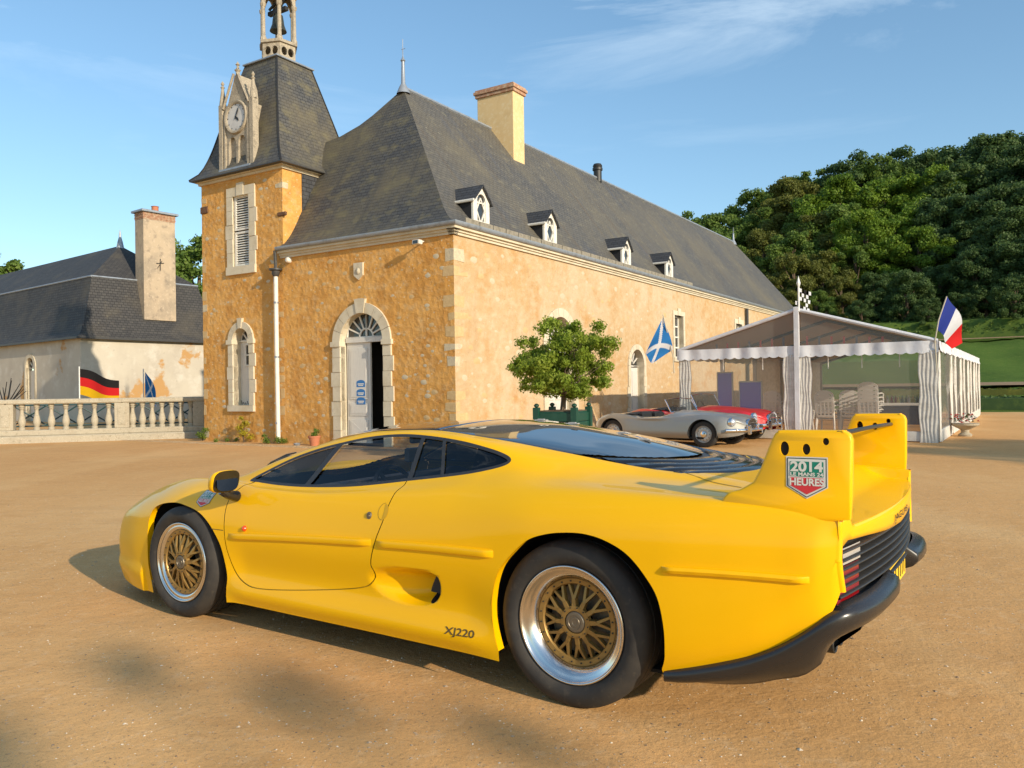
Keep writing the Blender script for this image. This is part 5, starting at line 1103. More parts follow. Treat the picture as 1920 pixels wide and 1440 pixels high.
def place(px,D,topy,kind,lb):
    az=math.atan((px-960)/F_PX); x=D*math.sin(az);y=D*math.cos(az); z0=th(x,y); top=CAM_H+(722-(px-960)*.0145-topy)/F_PX*y
    H=top-z0; plant(kind,x,y,z0-.3,max(4.0,H*1.03),lb,'trees of the wooded hillside',r.uniform(0,6.28))
def where(px,row): 
    seg='above the manor roof end' if px<1480 else 'above the marquee peak' if px<1600 else 'right of the marquee peak' if px<1745 else 'behind the french flag' if px<1830 else 'at the right edge'
    return seg
LBS={}
ORD=['','second ','third ','fourth ','fifth ','sixth ','seventh ']
def seen_lab(px,D,dy,k,rn,row):
    base=f'{KN[k]} tree {rn} {where(px,row)}'; n=LBS.get(base,0); LBS[base]=n+1
    lb=base if n==0 else f'{ORD[min(n,6)]}{base}, from left'
    if len(lb.replace('-',' ').split())>15: lb=lb.replace('at the foot of the wood','low in the wood').replace('above the manor roof end','past the roof end').replace(' the slope','')
    place(px,D+r.uniform(-4,4),skyy(px)+dy+r.uniform(-9,14),k,lb)
# back row makes the skyline, then nearer rows step down the slope
seq='acebadacgaebcdagc'
i=0
for row,(D,dy,st,x0,x1) in enumerate(((128,0,46,1262,2020),(112,34,52,1290,2010),(98,84,54,1330,2010),(90,140,58,1375,2010),(84,205,62,1420,2010),(80,262,60,1500,2010))):
    px=x0+r.uniform(0,20)
    while px<x1:
        k=seq[i%len(seq)]; i+=1
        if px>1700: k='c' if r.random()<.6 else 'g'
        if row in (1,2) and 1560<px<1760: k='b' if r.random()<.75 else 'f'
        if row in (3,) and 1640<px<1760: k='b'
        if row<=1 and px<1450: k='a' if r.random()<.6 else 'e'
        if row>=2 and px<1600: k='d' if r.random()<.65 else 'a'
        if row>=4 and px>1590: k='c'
        rn=('on the skyline','in second rank','in third rank','in fourth rank','low on the slope','at the foot of the wood')[row]
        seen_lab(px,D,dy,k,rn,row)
        px+=st*r.uniform(.75,1.15)
# trees seen past the tower and at the left edge
def lone(px,D,topy,k,lb,s=1): 
    az=math.atan((px-960)/F_PX); x=D*math.sin(az);y=D*math.cos(az); top=CAM_H+(732-(px-960)*.0145-topy)/F_PX*y; plant(k,x,y,-.3,top,lb,'trees on the left',1.3)
lone(376,62,436,'a','tree showing between the far chimney and the clock tower'); lone(-22,95,455,'e','tree top just peeping over the outbuilding roof at the left edge')
# low hedges on the lawn
def hedge(d,a0,a1,h,w,lb,m,n,seed):
    e=empty('hedge',(0,0,0),0,label=lb,cat='hedge'); cs=[];rs=[]
    for a in np.linspace(a0,a1,int((a1-a0)*1.6*d/50)+8):
        x,y=d*math.sin(R_(a)),d*math.cos(R_(a)); cs.append((x,y,th(x,y)+h*.5)); rs.append(h*.62)
    leaf_cloud('leaves',cs,rs,n,.16,m,e,seed,shell=.6); mb=MB(); rows=[]
    for a in np.linspace(a0,a1,30):
        x,y=math.sin(R_(a)),math.cos(R_(a)); z=th(d*x,d*y); rows.append([((d-w)*x,(d-w)*y,z-.2),((d-w)*x,(d-w)*y,z+h*.8),(d*x,d*y,z+h*.92),((d+w)*x,(d+w)*y,z+h*.8),((d+w)*x,(d+w)*y,z-.2)])
    mb.grid(rows); mb.build('leaf_mass',m,e,recalc=False,smooth='all')
hedge(78,21,40,1.9,.9,'long clipped dark hedge across the top of the lawn',m_l1,9000,61)
hedge(42.4,24.5,40,.62,.5,'low dark hedge at the foot of the lawn',m_l3,6000,62)
hedge(49,24.5,40,.30,.5,'very low ragged hedge halfway up the lawn bank',m_l4,4000,63)
# trees outside the frame on the right whose shade lies over the gravel by the marquee
plant('c',31.0,-7.5,-.3,12.6,'dark tree casting shade across the gravel by the marquee','trees beside the courtyard',0.3); 
st=empty('sparse_tree',(17,-17,0),0,label='tall sparse tree far behind the camera whose top sprays shade the near gravel',cat='tree',group='trees beside the courtyard')
sc_=[(.5,.2,10.0),(.15,.0,10.3),(.9,.35,9.7),(-.6,-.35,10.0),(-.95,-.5,10.2),(.2,.3,8.6),(-.3,.4,7.6),(.4,-.5,8.0),(.0,-.2,6.8)]
mb=MB(); mb.tube([(0,0,0),(.1,.05,4),(0,0,7.5),(0,0,9.2)],[.16,.12,.08,.05],7)
for c_ in sc_: mb.tube([(0,0,min(9.2,c_[2]-1.2)),(c_[0],c_[1],c_[2])],[.04,.02],5)
mb.build('trunk',m_bark,st,smooth=True); leaf_cloud('crown',sc_,[.27,.20,.17,.24,.18,.4,.4,.4,.4],1900,.13,m_l1,st,9,shell=.1)
# ------------------------------------------------------------------ two old roadsters by the wall
m_chrome=mat('chrome',(.78,.78,.80),.08,metal=1); m_tyre2=mat('old_tyre',(.03,.028,.026),.8); m_silverp=mat('silver_grey_paint',(.27,.265,.25),.34,metal=.3,coat=.6); m_redp=mat('red_roadster_paint',(.50,.018,.025),.3,coat=.7); m_hood=mat('black_canvas_hood',(.02,.02,.022),.8); m_wheelp=mat('silver_wheel_paint',(.50,.50,.48),.4,metal=.4)
UT=[.74,.66,.52,.3,0,-.4,-.8,-1.2,-1.6,-2.0,-2.4,-2.75,-3.0,-3.18]
def VT(vals,u): return pchip([-x for x in UT],vals,-u)
def vintage_shell():
    nu,nv=150,56; u=np.linspace(.74,-3.18,nu)
    W=VT([.26,.44,.62,.70,.73,.735,.735,.735,.735,.735,.725,.66,.50,.24],u)
    zb=VT([.34,.28,.25,.23,.21,.20,.20,.20,.20,.21,.23,.27,.33,.42],u); zm=VT([.42,.42,.42,.42,.42,.42,.42,.42,.42,.43,.44,.45,.46,.47],u)
    zs=VT([.50,.56,.60,.63,.64,.62,.60,.59,.59,.63,.65,.60,.54,.49],u)
    zc=VT([.54,.63,.69,.735,.755,.73,.70,.675,.67,.74,.765,.70,.60,.51],u); tc=VT([.20,.36,.50,.55,.57,.60,.64,.66,.65,.60,.57,.50,.36,.18],u)
    zv=VT([.55,.62,.655,.685,.71,.75,.775,.69,.68,.74,.74,.66,.58,.52],u); tv=VT([.13,.24,.33,.36,.38,.42,.50,.56,.56,.50,.42,.34,.24,.12],u)
    zh=VT([.56,.66,.72,.765,.80,.83,.845,.72,.70,.78,.765,.68,.60,.53],u)
    K=[(W-.05,zb),(W,zb+.09),(W,zm),(W-.02,zs),(tc+.06,zc-.02),(tc,zc),(tv,zv),(tv*.5,(zv+2*zh)/3),(0*u,zh)]
    T=np.stack([k[0] for k in K]);Z=np.stack([k[1] for k in K]);m=len(K);P=np.zeros((nu,nv,4))
    for j,vv in enumerate(np.linspace(0,m-1,nv)):
        i=min(int(vv),m-2);x=vv-i; g=lambda a:np.stack([T[a],Z[a]]); p1,p2=g(i),g(i+1); p0=g(i-1) if i else 2*p1-p2; p3=g(i+2) if i<m-2 else np.stack([-T[m-2],Z[m-2]])
        q=.5*((2*p1)+(p2-p0)*x+(2*p0-5*p1+4*p2-p3)*x*x+(3*p1-p0-3*p2+p3)*x**3)
        P[:,j,0]=u;P[:,j,1]=np.maximum(q[0],0);P[:,j,2]=q[1];P[:,j,3]=vv
    P[:,-1,1]=0
    P[...,0]+=np.where(P[...,0]>.4,.06*(1-(P[...,1]/.5)**2),0)*smooth(.4,.74,P[...,0])
    idx=np.arange(nu*nv).reshape(nu,nv);a,b,c,d=idx[:-1,:-1],idx[1:,:-1],idx[1:,1:],idx[:-1,1:]
    return P.reshape(-1,4),np.concatenate([np.stack([a,b,c],-1).reshape(-1,3),np.stack([a,c,d],-1).reshape(-1,3)])
def vintage(name,loc,rz,paint,label):
    e=empty(name,loc,rz,label=label,cat='car',group='old open roadsters beside the manor')
    P,F=vintage_shell(); wf_=lambda P:np.hypot(P[:,0],P[:,2]-.31)-.345+np.where(P[:,1]<.4,1,0); wr_=lambda P:np.hypot(P[:,0]+2.39,P[:,2]-.31)-.335+np.where(P[:,1]<.4,1,0)
    ck=lambda P:np.maximum(np.abs(P[:,0]+1.40)-.55,np.abs(P[:,1])-.50)+np.where(P[:,2]<.5,1,0)
    dr_=lambda P:np.maximum(np.abs(P[:,0]+1.16)-.40,-(P[:,2]-.28))+np.where(P[:,1]<.45,1,0)
    for fn in (wf_,wr_,ck,dr_): P,F=split_iso(P,F,fn)
    N=vnormals(P,F); 
    flip=N[np.argmax(P[:,1]*(P[:,2]>.4)),1]<0
    if flip: N=-N
    C_=P[F].mean(1); arch=(wf_(C_)<0)|(wr_(C_)<0)|((C_[:,2]<.31)&((abs(C_[:,0])<.345)|(abs(C_[:,0]+2.39)<.335))&(C_[:,1]>.4)); cc=ck(C_)<0; dm=(dr_(C_)<0)&~cc
    def em(nm,mask,m,sides=(1,-1),par=e):
        p,nn,f=sub(P,N,F,mask); Ps=[];Ns=[];Fs=[];b=0
        for sg in sides:
            q=p[:,:3]*np.array([1,-sg,1]);qn=nn*np.array([1,-sg,1]); ff_=f if (sg>0)==flip else f[:,::-1]; ff_=ff_[:,::-1] if False else ff_
            Ps.append(q);Ns.append(qn);Fs.append(ff_+b);b+=len(q)
        return np_mesh(nm,np.vstack(Ps),np.vstack(Fs),m,par,np.vstack(Ns))
    em('body',~(arch|cc|dm),paint); em('door',dm,paint,(1,)); em('door',dm,paint,(-1,))
    mb=MB(); mb.box(-1.93,-.86,-.54,.54,.28,.60); mb.box(-2.7,.35,-.40,.40,.2,.56); mb.box(-1.95,.0,-.66,.66,.19,.24); mb.build('cabin_tub',m_well_v,e)
    for sg in (1,-1):
        mb=MB(); mb.box(-1.82,-1.70,-sg*.26-.2,-sg*.26+.2,.45,.80,.05); mb.build('seat',m_hood,e,smooth=True)
    mb=MB(); rows=[[(-1.80-.40*u,y,.74+.06*math.sin(math.pi*u)*(1-(y/.66)**4)) for u in (0,.2,.5,.8,1)] for y in np.linspace(-.62,.62,11)]; mb.grid(rows); mb.build('folded_hood',m_hood,e,smooth='all')
    mb=MB(); mb.lathe([(.16,-.008),(.17,0),(.16,.008)],20,fn=lambda r,h,c,sn:(-1.22+h-r*sn*.4,.27+r*c,.80+r*sn*.9)); mb.build('steering_wheel',m_hood,e,smooth=True)
    # windscreen
    fr=[(-.86,-.56,.80),(-1.02,-.55,1.10),(-1.02,-.2,1.13),(-1.02,.2,1.13),(-1.02,.55,1.10),(-.86,.56,.80),(-.86,0,.83),(-.86,-.56,.80)]
    mb=MB(); mb.tube(fr,.014,6); ws=mb.build('windscreen_frame',m_chrome,e,smooth=True); mb=MB(); mb.add(fr[:6],[(0,1,2,3,4,5)]); mb.build('windscreen_glass',m_tint_v,ws,recalc=False)
    for sg in (1,-1):
        y=-sg*.49; mb=MB(); mb.lathe([(.0,.045),(.05,.040),(.085,.018),(.095,.0)],20,fn=lambda r,h,c,sn:(.60+h*1.3,y+r*c,.585+r*sn)); h_=mb.build('headlight',m_lens_v,e,smooth=True)
        mb=MB(); mb.lathe([(.09,.012),(.105,.012),(.112,-.01),(.105,-.05)],20,fn=lambda r,h,c,sn:(.60+h,y+r*c,.585+r*sn)); mb.build('headlight_rim',m_chrome,h_,smooth=True)
        mb=MB(); mb.lathe([(0,.02),(.03,.015),(.035,0)],10,fn=lambda r,h,c,sn:(.69+h,y*1.0+r*c,.42+r*sn)); mb.build('side_lamp',m_lens_v,e,smooth=True)
        mb=MB(); mb.box(.84,.90,-sg*.26-.03,-sg*.26+.03,.30,.52,.02); mb.build('overrider',m_chrome,e,smooth=True)
    mb=MB(); rows=[]
    for y in np.linspace(-.68,.68,21): x=.83-.30*(abs(y)/.68)**2.4; rows.append([(x-.03,y,.36),(x,y,.365),(x+.022,y,.40),(x,y,.435),(x-.03,y,.44)])
    mb.grid(rows); mb.build('front_bumper',m_chrome,e,smooth='all')
    mb=MB(); mb.lathe([(.0,0),(.16,.0)],24,fn=lambda r,h,c,sn:(.79,r*c*1.25,.52+r*sn*.8)); g=mb.build('grille',m_hood,e,recalc=False); 
    for i in range(9): y=-.16+.04*i; mb=MB(); hh=.12*math.sqrt(max(.05,1-(y/.2)**2)); mb.box(.795,.81,y-.006,y+.006,.52-hh,.52+hh); mb.build('grille_bar',m_chrome,g)
    mb=MB(); mb.lathe([(.155,-.01),(.165,.02),(.18,.02),(.19,-.03)],28,fn=lambda r,h,c,sn:(.79+h,r*c*1.25,.52+r*sn*.8)); mb.build('grille_surround',m_chrome,e,smooth=True)
    for x in (0,-2.39):
        for sg in (1,-1):
            w=empty('wheel',(x,-sg*.66,.305)); w.parent=e; A=lambda r,h,c,sn:(r*c,-sg*h,r*sn)
            MB().lathe([(.19,-.01),(.20,.005),(.24,.012),(.285,0),(.305,-.025),(.305,-.13),(.28,-.155),(.2,-.15)],32,A).build('tyre',m_tyre2,w,smooth=True)
            MB().lathe([(.20,.0),(.192,.008),(.185,-.01),(.165,-.03),(.16,-.02),(.12,-.006),(.10,-.01),(.085,-.015),(.0,-.015)],32,A).build('rim',m_wheelp,w,smooth=True)
            MB().lathe([(.075,-.014),(.07,.01),(.03,.028),(0,.03)],20,A).build('hub_cap',m_chrome,w,smooth=True)
            mb=MB()
            for i in range(12): a=i*math.pi/6; mb.lathe([(0,.0),(.010,.0)],6,fn=lambda r,h,c,sn:(.142*math.cos(a)+r*c,-sg*(-.010),.142*math.sin(a)+r*sn))
            o=mb.build('wheel_slots',m_hood,w,recalc=False); o['kind']='stuff'
            rows=[]
            for a in np.linspace(-10,190,20):
                r_=.345 if x==0 else .335; rows.append([(x+r_*math.cos(R_(a)),-sg*.72,.31+r_*math.sin(R_(a))),(x+r_*math.cos(R_(a)),-sg*.42,.31+r_*math.sin(R_(a)))])
            mb=MB(); mb.grid(rows); mb.box(x-.36,x+.36,-sg*.42-.004,-sg*.42+.004,.2,.68); mb.build('wheel_arch_liner',m_well_v,e)
    return e
m_well_v=mat('roadster_dark_inside',(.012,.012,.012),.9); m_tint_v=glass_mat('roadster_screen_glass',(.75,.78,.78)); m_lens_v=mat('headlamp_glass',(.6,.62,.65),.08,metal=.6)
v1=vintage('old_roadster',(4.71-.16,17.78+.15,0),-.757,m_silverp,'silver grey open roadster with chrome bumper parked in front of the red one')
vintage('old_roadster',(4.71+1.20-.727*.60,17.78+1.27+.687*.60,0),-.757,m_redp,'red open roadster mostly hidden behind the silver grey one')
v1.scale=(1,1,.93)
# ------------------------------------------------------------------ the yellow supercar (local x runs from nose to tail, y away from the camera side, z up)
CARX=Vector((-1.47222676,5.6102963,0)); CAR_RZ=-.578528
m_paint=mat('yellow_car_paint',(.90,.475,.0003),.45,spec=.12,coat=.45,bump=[('noise',2.2,.02,.01)])
m_paint_in=mat('yellow_inner_paint',(.62,.34,.006),.6)
m_blackgloss=mat('black_gloss_trim',(.012,.012,.013),.12,spec=.7)
m_satin=mat('satin_black_plastic',(.028,.027,.027),.42,spec=.5,layers=[('noise',30,(.045,.042,.04),.5,.75)])
m_rubber=mat('tyre_rubber',(.028,.026,.025),.72,spec=.35,layers=[('noise',4,(.055,.047,.038),.45,.70),('noise',30,(.085,.07,.052),.58,.8,None,.7)],bump=[('noise',120,.2,.002)])
m_gold=mat('gold_wheel_paint',(.34,.21,.065),.42,metal=.55,layers=[('noise',18,(.24,.15,.055),.5,.75)])
m_polish=mat('polished_aluminium',(.74,.70,.66),.20,metal=1)
m_hub=mat('grey_hub_metal',(.20,.17,.13),.45,metal=.7)
m_well=mat('wheel_well_black',(.008,.008,.008),.9)
m_cabin=mat('cabin_leather',(.022,.022,.026),.6)
m_tint=glass_mat('tinted_glass',(.22,.26,.30)); m_clear=glass_mat('clear_side_glass',(.86,.88,.88)); m_tint2=glass_mat('blue_tinted_glass',(.10,.13,.18),1.0)
m_roofglass=mat('black_roof_glass',(.006,.008,.011),.035,spec=1.0,coat=.6)
m_redlens=mat('red_lamp_lens',(.22,.006,.008),.15,spec=.6,coat=.3)
m_clearlens=mat('clear_lamp_lens',(.42,.39,.36),.2,spec=.6)
m_plate=mat('yellow_number_plate',(.85,.55,.03),.45)
m_ink=mat('dark_lettering',(.02,.02,.018),.5)
m_decalw=mat('sticker_silver_white',(.66,.64,.58),.4); m_decalg=mat('sticker_green',(.0,.20,.13),.4); m_decalr=mat('sticker_red',(.60,.03,.04),.4); m_decalk=mat('sticker_dark_border',(.02,.05,.05),.4)
m_mirror=mat('mirror_glass',(.6,.62,.65),.02,metal=1)
car=empty('sports_car',CARX,CAR_RZ,label='low yellow supercar with tall tail fins and gold wheels parked on the gravel',cat='car')
Gp,Gf,Gi=body_grid(430,120)
def surfT(s,z,vmax=6.6):
    i=int(np.clip(np.searchsorted(Gp[Gi[:,0],0],s),1,Gi.shape[0]-1)); c=Gp[Gi[i]]; c=c[c[:,3]<vmax]; return float(np.interp(z,c[:,2],c[:,1]))
def surfZ(s,t):
    i=int(np.clip(np.searchsorted(Gp[Gi[:,-1],0],s),1,Gi.shape[0]-1)); c=Gp[Gi[i]]; c=c[c[:,3]>5][::-1]; return float(np.interp(t,c[:,1],c[:,2]))
FARCH=[(-.330,.18),(-.352,.30),(-.357,.402),(-.366,.469),(-.365,.554),(-.325,.619),(-.244,.654),(-.112,.674),(-.008,.672),(.137,.646),(.232,.604),(.324,.533),(.385,.46),(.418,.357),(.436,.267),(.426,.18)]
RARCH=[(2.318,.20),(2.282,.328),(2.286,.436),(2.325,.548),(2.389,.624),(2.472,.693),(2.563,.726),(2.659,.741),(2.753,.742),(2.846,.722),(2.934,.678),(3.009,.60),(3.058,.52),(3.079,.406),(3.074,.30),(3.052,.24)]
farch=catmull(FARCH,6,False); rarch=catmull(RARCH,6,False)
fpoly=np.vstack([farch,[(.426,-.5),(-.33,-.5)]]); rpoly=np.vstack([rarch,[(3.052,-.5),(2.318,-.5)]])
dlo=catmull([(.432,.824),(.584,.896),(.743,.961),(.898,1.01),(1.052,1.046),(1.251,1.083),(1.454,1.101),(1.643,1.098),(1.874,1.079),(2.067,1.047),(2.167,1.022),(2.208,1.001),(2.199,.978),(2.121,.953),(1.965,.923),(1.668,.883),(1.312,.838),(.973,.815),(.718,.810),(.517,.815)],8)
door=catmull([(.481,.815),(.444,.785),(.410,.747),(.400,.684),(.404,.605),(.414,.54),(.445,.423),(.497,.325),(.588,.277),(.722,.264),(1.012,.291),(1.334,.335),(1.503,.371),(1.558,.415),(1.564,.458),(1.552,.494),(1.584,.608),(1.619,.701),(1.634,.785),(1.640,.838),(1.648,.87),(1.60,.895),(1.3,.865),(.9,.84),(.6,.84)],6)
scoop=catmull([(1.50,.43),(1.573,.475),(1.674,.491),(1.775,.498),(1.90,.498),(1.972,.478),(1.986,.424),(1.965,.366),(1.908,.335),(1.809,.318),(1.677,.325),(1.55,.365)],6)
hole=catmull([(1.870,.411),(1.892,.466),(1.928,.490),(1.962,.474),(1.975,.424),(1.957,.370),(1.928,.345),(1.886,.357)],6)
sd=lambda poly: (lambda P: poly_sd(poly,P[:,0],P[:,2])+np.where(P[:,1]<.5,1.0,0.0))
P,F=Gp.copy(),Gf.copy()
def ws_base(P): return P[:,0]-(.02+.30*(P[:,1]/.70)**2)
def gl_end(P): return (3.045-.10*(P[:,1]/.48)**2)-P[:,0]
def Lw(P,a,b): return np.where((P[:,1]>.5)&(poly_sd(dlo,P[:,0],P[:,2])<.03),((b[0]-a[0])*(P[:,2]-a[1])-(b[1]-a[1])*(P[:,0]-a[0]))/math.hypot(b[0]-a[0],b[1]-a[1]),1.)
for fn in (sd(fpoly),sd(rpoly),sd(dlo),lambda P:sd(dlo)(P)+.014,sd(door),lambda P:sd(door)(P)-.0026,lambda P:sd(door)(P)+.0026,sd(scoop),lambda P:sd(scoop)(P)+.03,sd(hole),
           lambda P:Lw(P,(.935,.814),(1.068,1.043))-.018,lambda P:Lw(P,(.935,.814),(1.068,1.043))+.018,lambda P:Lw(P,(1.655,.883),(1.632,1.095))-.014,lambda P:Lw(P,(1.655,.883),(1.632,1.095))+.014,lambda P:Lw(P,(1.86,.90),(1.775,1.09))-.010,lambda P:Lw(P,(1.86,.90),(1.775,1.09))+.010,
           lambda P:np.where(P[:,2]>.7,P[:,3]-8,1.),lambda P:np.where(P[:,3]>6.5,ws_base(P),1.),lambda P:np.where(P[:,3]>6.5,gl_end(P),1.)):
    P,F=split_iso(P,F,fn)
s_,t_,z_,v_=P.T
# shut-line grooves, side scoop
dd=poly_sd(door,s_,z_); side=(t_>.5)&(v_<6.6)
ds=poly_sd(scoop,s_,z_)
dep=.115*np.clip((s_-1.50)/.40,0,1)**1.25*smooth(0,.05,-ds)
P[:,1]-=np.where(side,dep,0)
# seams across the roof glass
for s0 in (.93,1.66): P[:,2]-=np.where((v_>8)&(np.abs(s_-s0)<.007),.006,0)
N=vnormals(P,F)
cN=N[np.argmin(np.abs(P[:,0]-1.2)+np.abs(P[:,2]-.55))]
FLIP=cN[1]>0
if cN[1]<0: N=-N
ctr=P[F].mean(1); cs,ct,cz,cv=ctr.T
inA=((poly_sd(fpoly,cs,cz)<0)|(poly_sd(rpoly,cs,cz)<0))&(ct>.5); inH=(poly_sd(hole,cs,cz)<0)&(ct>.5)&(cv<6)
cd=poly_sd(dlo,cs,cz); inD=(cd<0)&(ct>.5)&(cv<8.0)&(cv>4.5)
wb=ws_base(ctr); ge=gl_end(ctr)
inG=(cv>8)&(wb>0)&(ge>0)
inDoor=(poly_sd(door,cs,cz)<0)&(ct>.5)&(cv<6.6)&~inD
inGap=(np.abs(poly_sd(door,cs,cz))<.0026)&(ct>.5)&(cv<6.6)&~inD
cut=inA|inH|inGap
def to_local(P,side): return np.stack([P[:,0],-side*P[:,1],P[:,2]],1)
def emit(name,mask,m,both=False,sidev=1,off=0,parent=car,label=None):
    p,nn,f=sub(P,N,F,mask); p=p[:,:3]+nn*off; Ps=[];Ns=[];Fs=[];b=0
    for sg in ((1,-1) if both else (sidev,)):
        q=to_local(p,sg); qn=to_local(nn,sg); ff=f if (sg>0)!=FLIP else f[:,::-1]
        Ps.append(q);Ns.append(qn);Fs.append(ff+b);b+=len(q)
    o=np_mesh(name,np.vstack(Ps),np.vstack(Fs),m,parent,np.vstack(Ns))
    if label: o['label']=label
    return o
# winding check: the outward normal for the near side must point to -y
emit('body',~(cut|inD|inG|inDoor),m_paint,both=True)
doors=[emit('door',inDoor&~cut,m_paint,sidev=sg) for sg in (1,-1)]
emit('shut_line',inGap&~(inA|inH),m_paint_in,both=True,off=-.006)
# glazing areas of the side windows
dv=lambda a,b:(lambda s,z:((b[0]-a[0])*(z-a[1])-(b[1]-a[1])*(s-a[0]))/math.hypot(b[0]-a[0],b[1]-a[1]))
qd=dv((.935,.814),(1.068,1.043))(cs,cz)            # positive = in front of the divider
b1=dv((1.655,.883),(1.632,1.095))(cs,cz); b2=dv((1.86,.90),(1.775,1.09))(cs,cz)
rim=(cd>-.014)
for sg in (1,-1):
    emit('window_seal',inD&rim,m_satin,sidev=sg)
    emit('quarter_window',inD&~rim&(qd>.018),m_tint2,sidev=sg,off=-.006)
    emit('door_window',inD&~rim&(qd<-.018)&(b1>.014),m_clear,sidev=sg,off=-.008)
    for pm in (np.abs(qd)<=.018,np.abs(b1)<=.014,np.abs(b2)<=.010): emit('window_post',inD&~rim&pm,m_satin,sidev=sg)
    emit('headrest_window',inD&~rim&(b1<-.014)&(b2>.010),m_tint,sidev=sg,off=-.006)
    emit('rear_side_window',inD&~rim&(b2<-.010)&(qd<0),m_tint2,sidev=sg,off=-.006)
lv=(2.86-.34*(ct/.5)**2)-cs
gr=inG
emit('windscreen',gr&(cs<.93)&(cv>8.12)&(wb>.03),m_clear,both=True)
emit('roof_edge_trim',gr&((cv<=8.12)|(wb<=.03))&(lv>0),m_blackgloss,both=True)
emit('roof_panel',gr&(cs>=.93)&(cs<1.66)&(cv>8.12),m_roofglass,both=True)
emit('engine_cover_glass',gr&(cs>=1.66)&(cv>8.12)&(lv>0),m_roofglass,both=True)
emit('louvre_base',gr&(lv<=0),m_satin,both=True,off=-.012)
for k in range(4):
    mb=MB(); rows=[]
    for i in range(25):
        t=-.50+1.0*i/24; s0=2.575+.34*(1-(t/.5)**2)*(1-.16*k)+k*.112+.005*k; s0=min(s0,3.10)
        w=.5*min(1,max(.2,(1-(abs(t)/.515)**4)))
        z0=surfZ(s0,abs(t)); z1=surfZ(s0+.06,abs(t))
        z2=surfZ(s0+.095,abs(t)); rows.append([(s0-.012,-t,z0-.014),(s0+.004,-t,z0+.007*w*2),(s0+.04,-t,z1+.013*w*2),(s0+.075,-t,z2+.010*w),(s0+.092,-t,z2-.014)])
    mb.grid(rows); mb.build('louvre',m_blackgloss,car,smooth='all')
# lips and liners of the wheel openings
for nm,arch,dp in (('front',farch,.045),('rear',rarch,.055)):
    for sg in (1,-1):
        rows=[];rowd=[]
        c0=np.array([0,.30]) if nm=='front' else np.array([2.68,.30])
        for s,z in arch:
            T=surfT(s,max(z,.17)); d=np.array([s,z])-c0; d/=np.linalg.norm(d)
            a=np.array([s,z])
            rows.append([(a[0],-sg*T,a[1]),(a[0]+d[0]*.004,-sg*(T-.012),a[1]+d[1]*.004),(a[0]+d[0]*.008,-sg*(T-dp),a[1]+d[1]*.008)])
            g=a+d*.05; rowd.append([(a[0]+d[0]*.008,-sg*(T-dp),a[1]+d[1]*.008),(g[0],-sg*(T-dp),g[1]),(g[0],-sg*.50,g[1]-.02)])
        MB().grid(rows).build('wheel_arch_lip',m_paint,car,smooth='all')
        mb=MB().grid(rowd); mb.box(arch[:,0].min()-.06,arch[:,0].max()+.06,-sg*.50-.005,-sg*.50+.005,.13,.70 if nm=='front' else .82); mb.build('wheel_arch_liner',m_well,car)
for sg in (1,-1):
    rows=[]
    for s,z in np.vstack([hole,hole[:1]]):
        dpt=.115*np.clip((s-1.50)/.40,0,1)**1.25*float(smooth(0,.05,-poly_sd(scoop,np.array([s]),np.array([z]))[0])); T=surfT(s,z)-dpt
        rows.append([(s,-sg*T,z),(s+.02,-sg*(T-.05),z),(s+.05,-sg*.72,z)])
    mb=MB().grid(rows); mb.box(1.8,2.08,-sg*.715-.004,-sg*.715+.004,.3,.53); mb.build('side_intake',m_well,car)
# underbody and dark core so that no light leaks through the shell
mb=MB(); mb.box(-.70,3.05,-.80,.80,.165,.18); mb.box(-1.0,.42,-.48,.48,.17,.60); mb.box(1.98,3.45,-.48,.48,.17,.86); mb.box(.42,1.98,-.86,.86,.17,.30)
mb.build('underbody',m_well,car)
# cabin
mb=MB(); mb.box(.62,1.12,-.72,.72,.50,.735,.03); 
rows=[[(.62+ .5*u,y,.735+.055*math.sin(math.pi*min(1,u*1.25+.1))) for u in (0,.2,.4,.6,.8,1)] for y in (-.74,-.4,0,.4,.74)]; mb.grid(rows)
mb.box(.30,.62,-.62,.62,.48,.70); mb.build('dashboard',m_cabin,car,smooth=True)
mb=MB(); mb.box(1.02,1.14,-.62,-.16,.72,.83,.03); mb.build('instrument_hood',m_cabin,car,smooth=True)
mb=MB(); mb.lathe([(.165,-.012),(.18,-.012),(.188,0),(.18,.012),(.165,.012),(.158,0),(.165,-.012)],28,fn=lambda r,h,c,sn:(1.22+h*.9-r*sn*.35,-.39+r*c,.735+r*sn*.93+h*.35))
for a in (0,120,240): mb.tube([(1.22,-.39,.735),(1.22-.17*math.sin(R_(a))*.35,-.39+.17*math.cos(R_(a)),.735+.17*math.sin(R_(a))*.93)],.012,6)
mb.build('steering_wheel',m_cabin,car,smooth=True)
for sy in (-.39,.39):
    mb=MB(); rows=[]
    for i,(s,z,w) in enumerate([(1.30,.40,.21),(1.55,.42,.23),(1.72,.50,.24),(1.80,.66,.23),(1.86,.80,.21),(1.90,.90,.15),(1.92,1.0,.125),(1.935,1.04,.10)]):
        rows.append([(s-.05,sy-w,z+.0),(s-.015,sy-w*.8,z+.02),(s,sy,z),(s-.015,sy+w*.8,z+.02),(s-.05,sy+w,z),(s+.10,sy+w*.9,z+.0),(s+.10,sy-w*.9,z),(s-.05,sy-w,z)])
    mb.grid(rows); mb.build('seat',m_cabin,car,smooth='all')
mb=MB(); mb.box(1.98,2.02,-.70,.70,.30,.86); mb.box(.45,1.98,-.86,-.80,.30,.74,.02); mb.box(.45,1.98,.80,.86,.30,.74,.02); mb.build('cabin_lining',m_cabin,car)
mb=MB(); mb.box(1.005,1.03,-.02,.20,1.0,1.065,.008); mb.tube([(1.0,.09,1.10),(1.01,.09,1.05)],.008,6); mb.build('rear_view_mirror',m_satin,car,smooth=True)
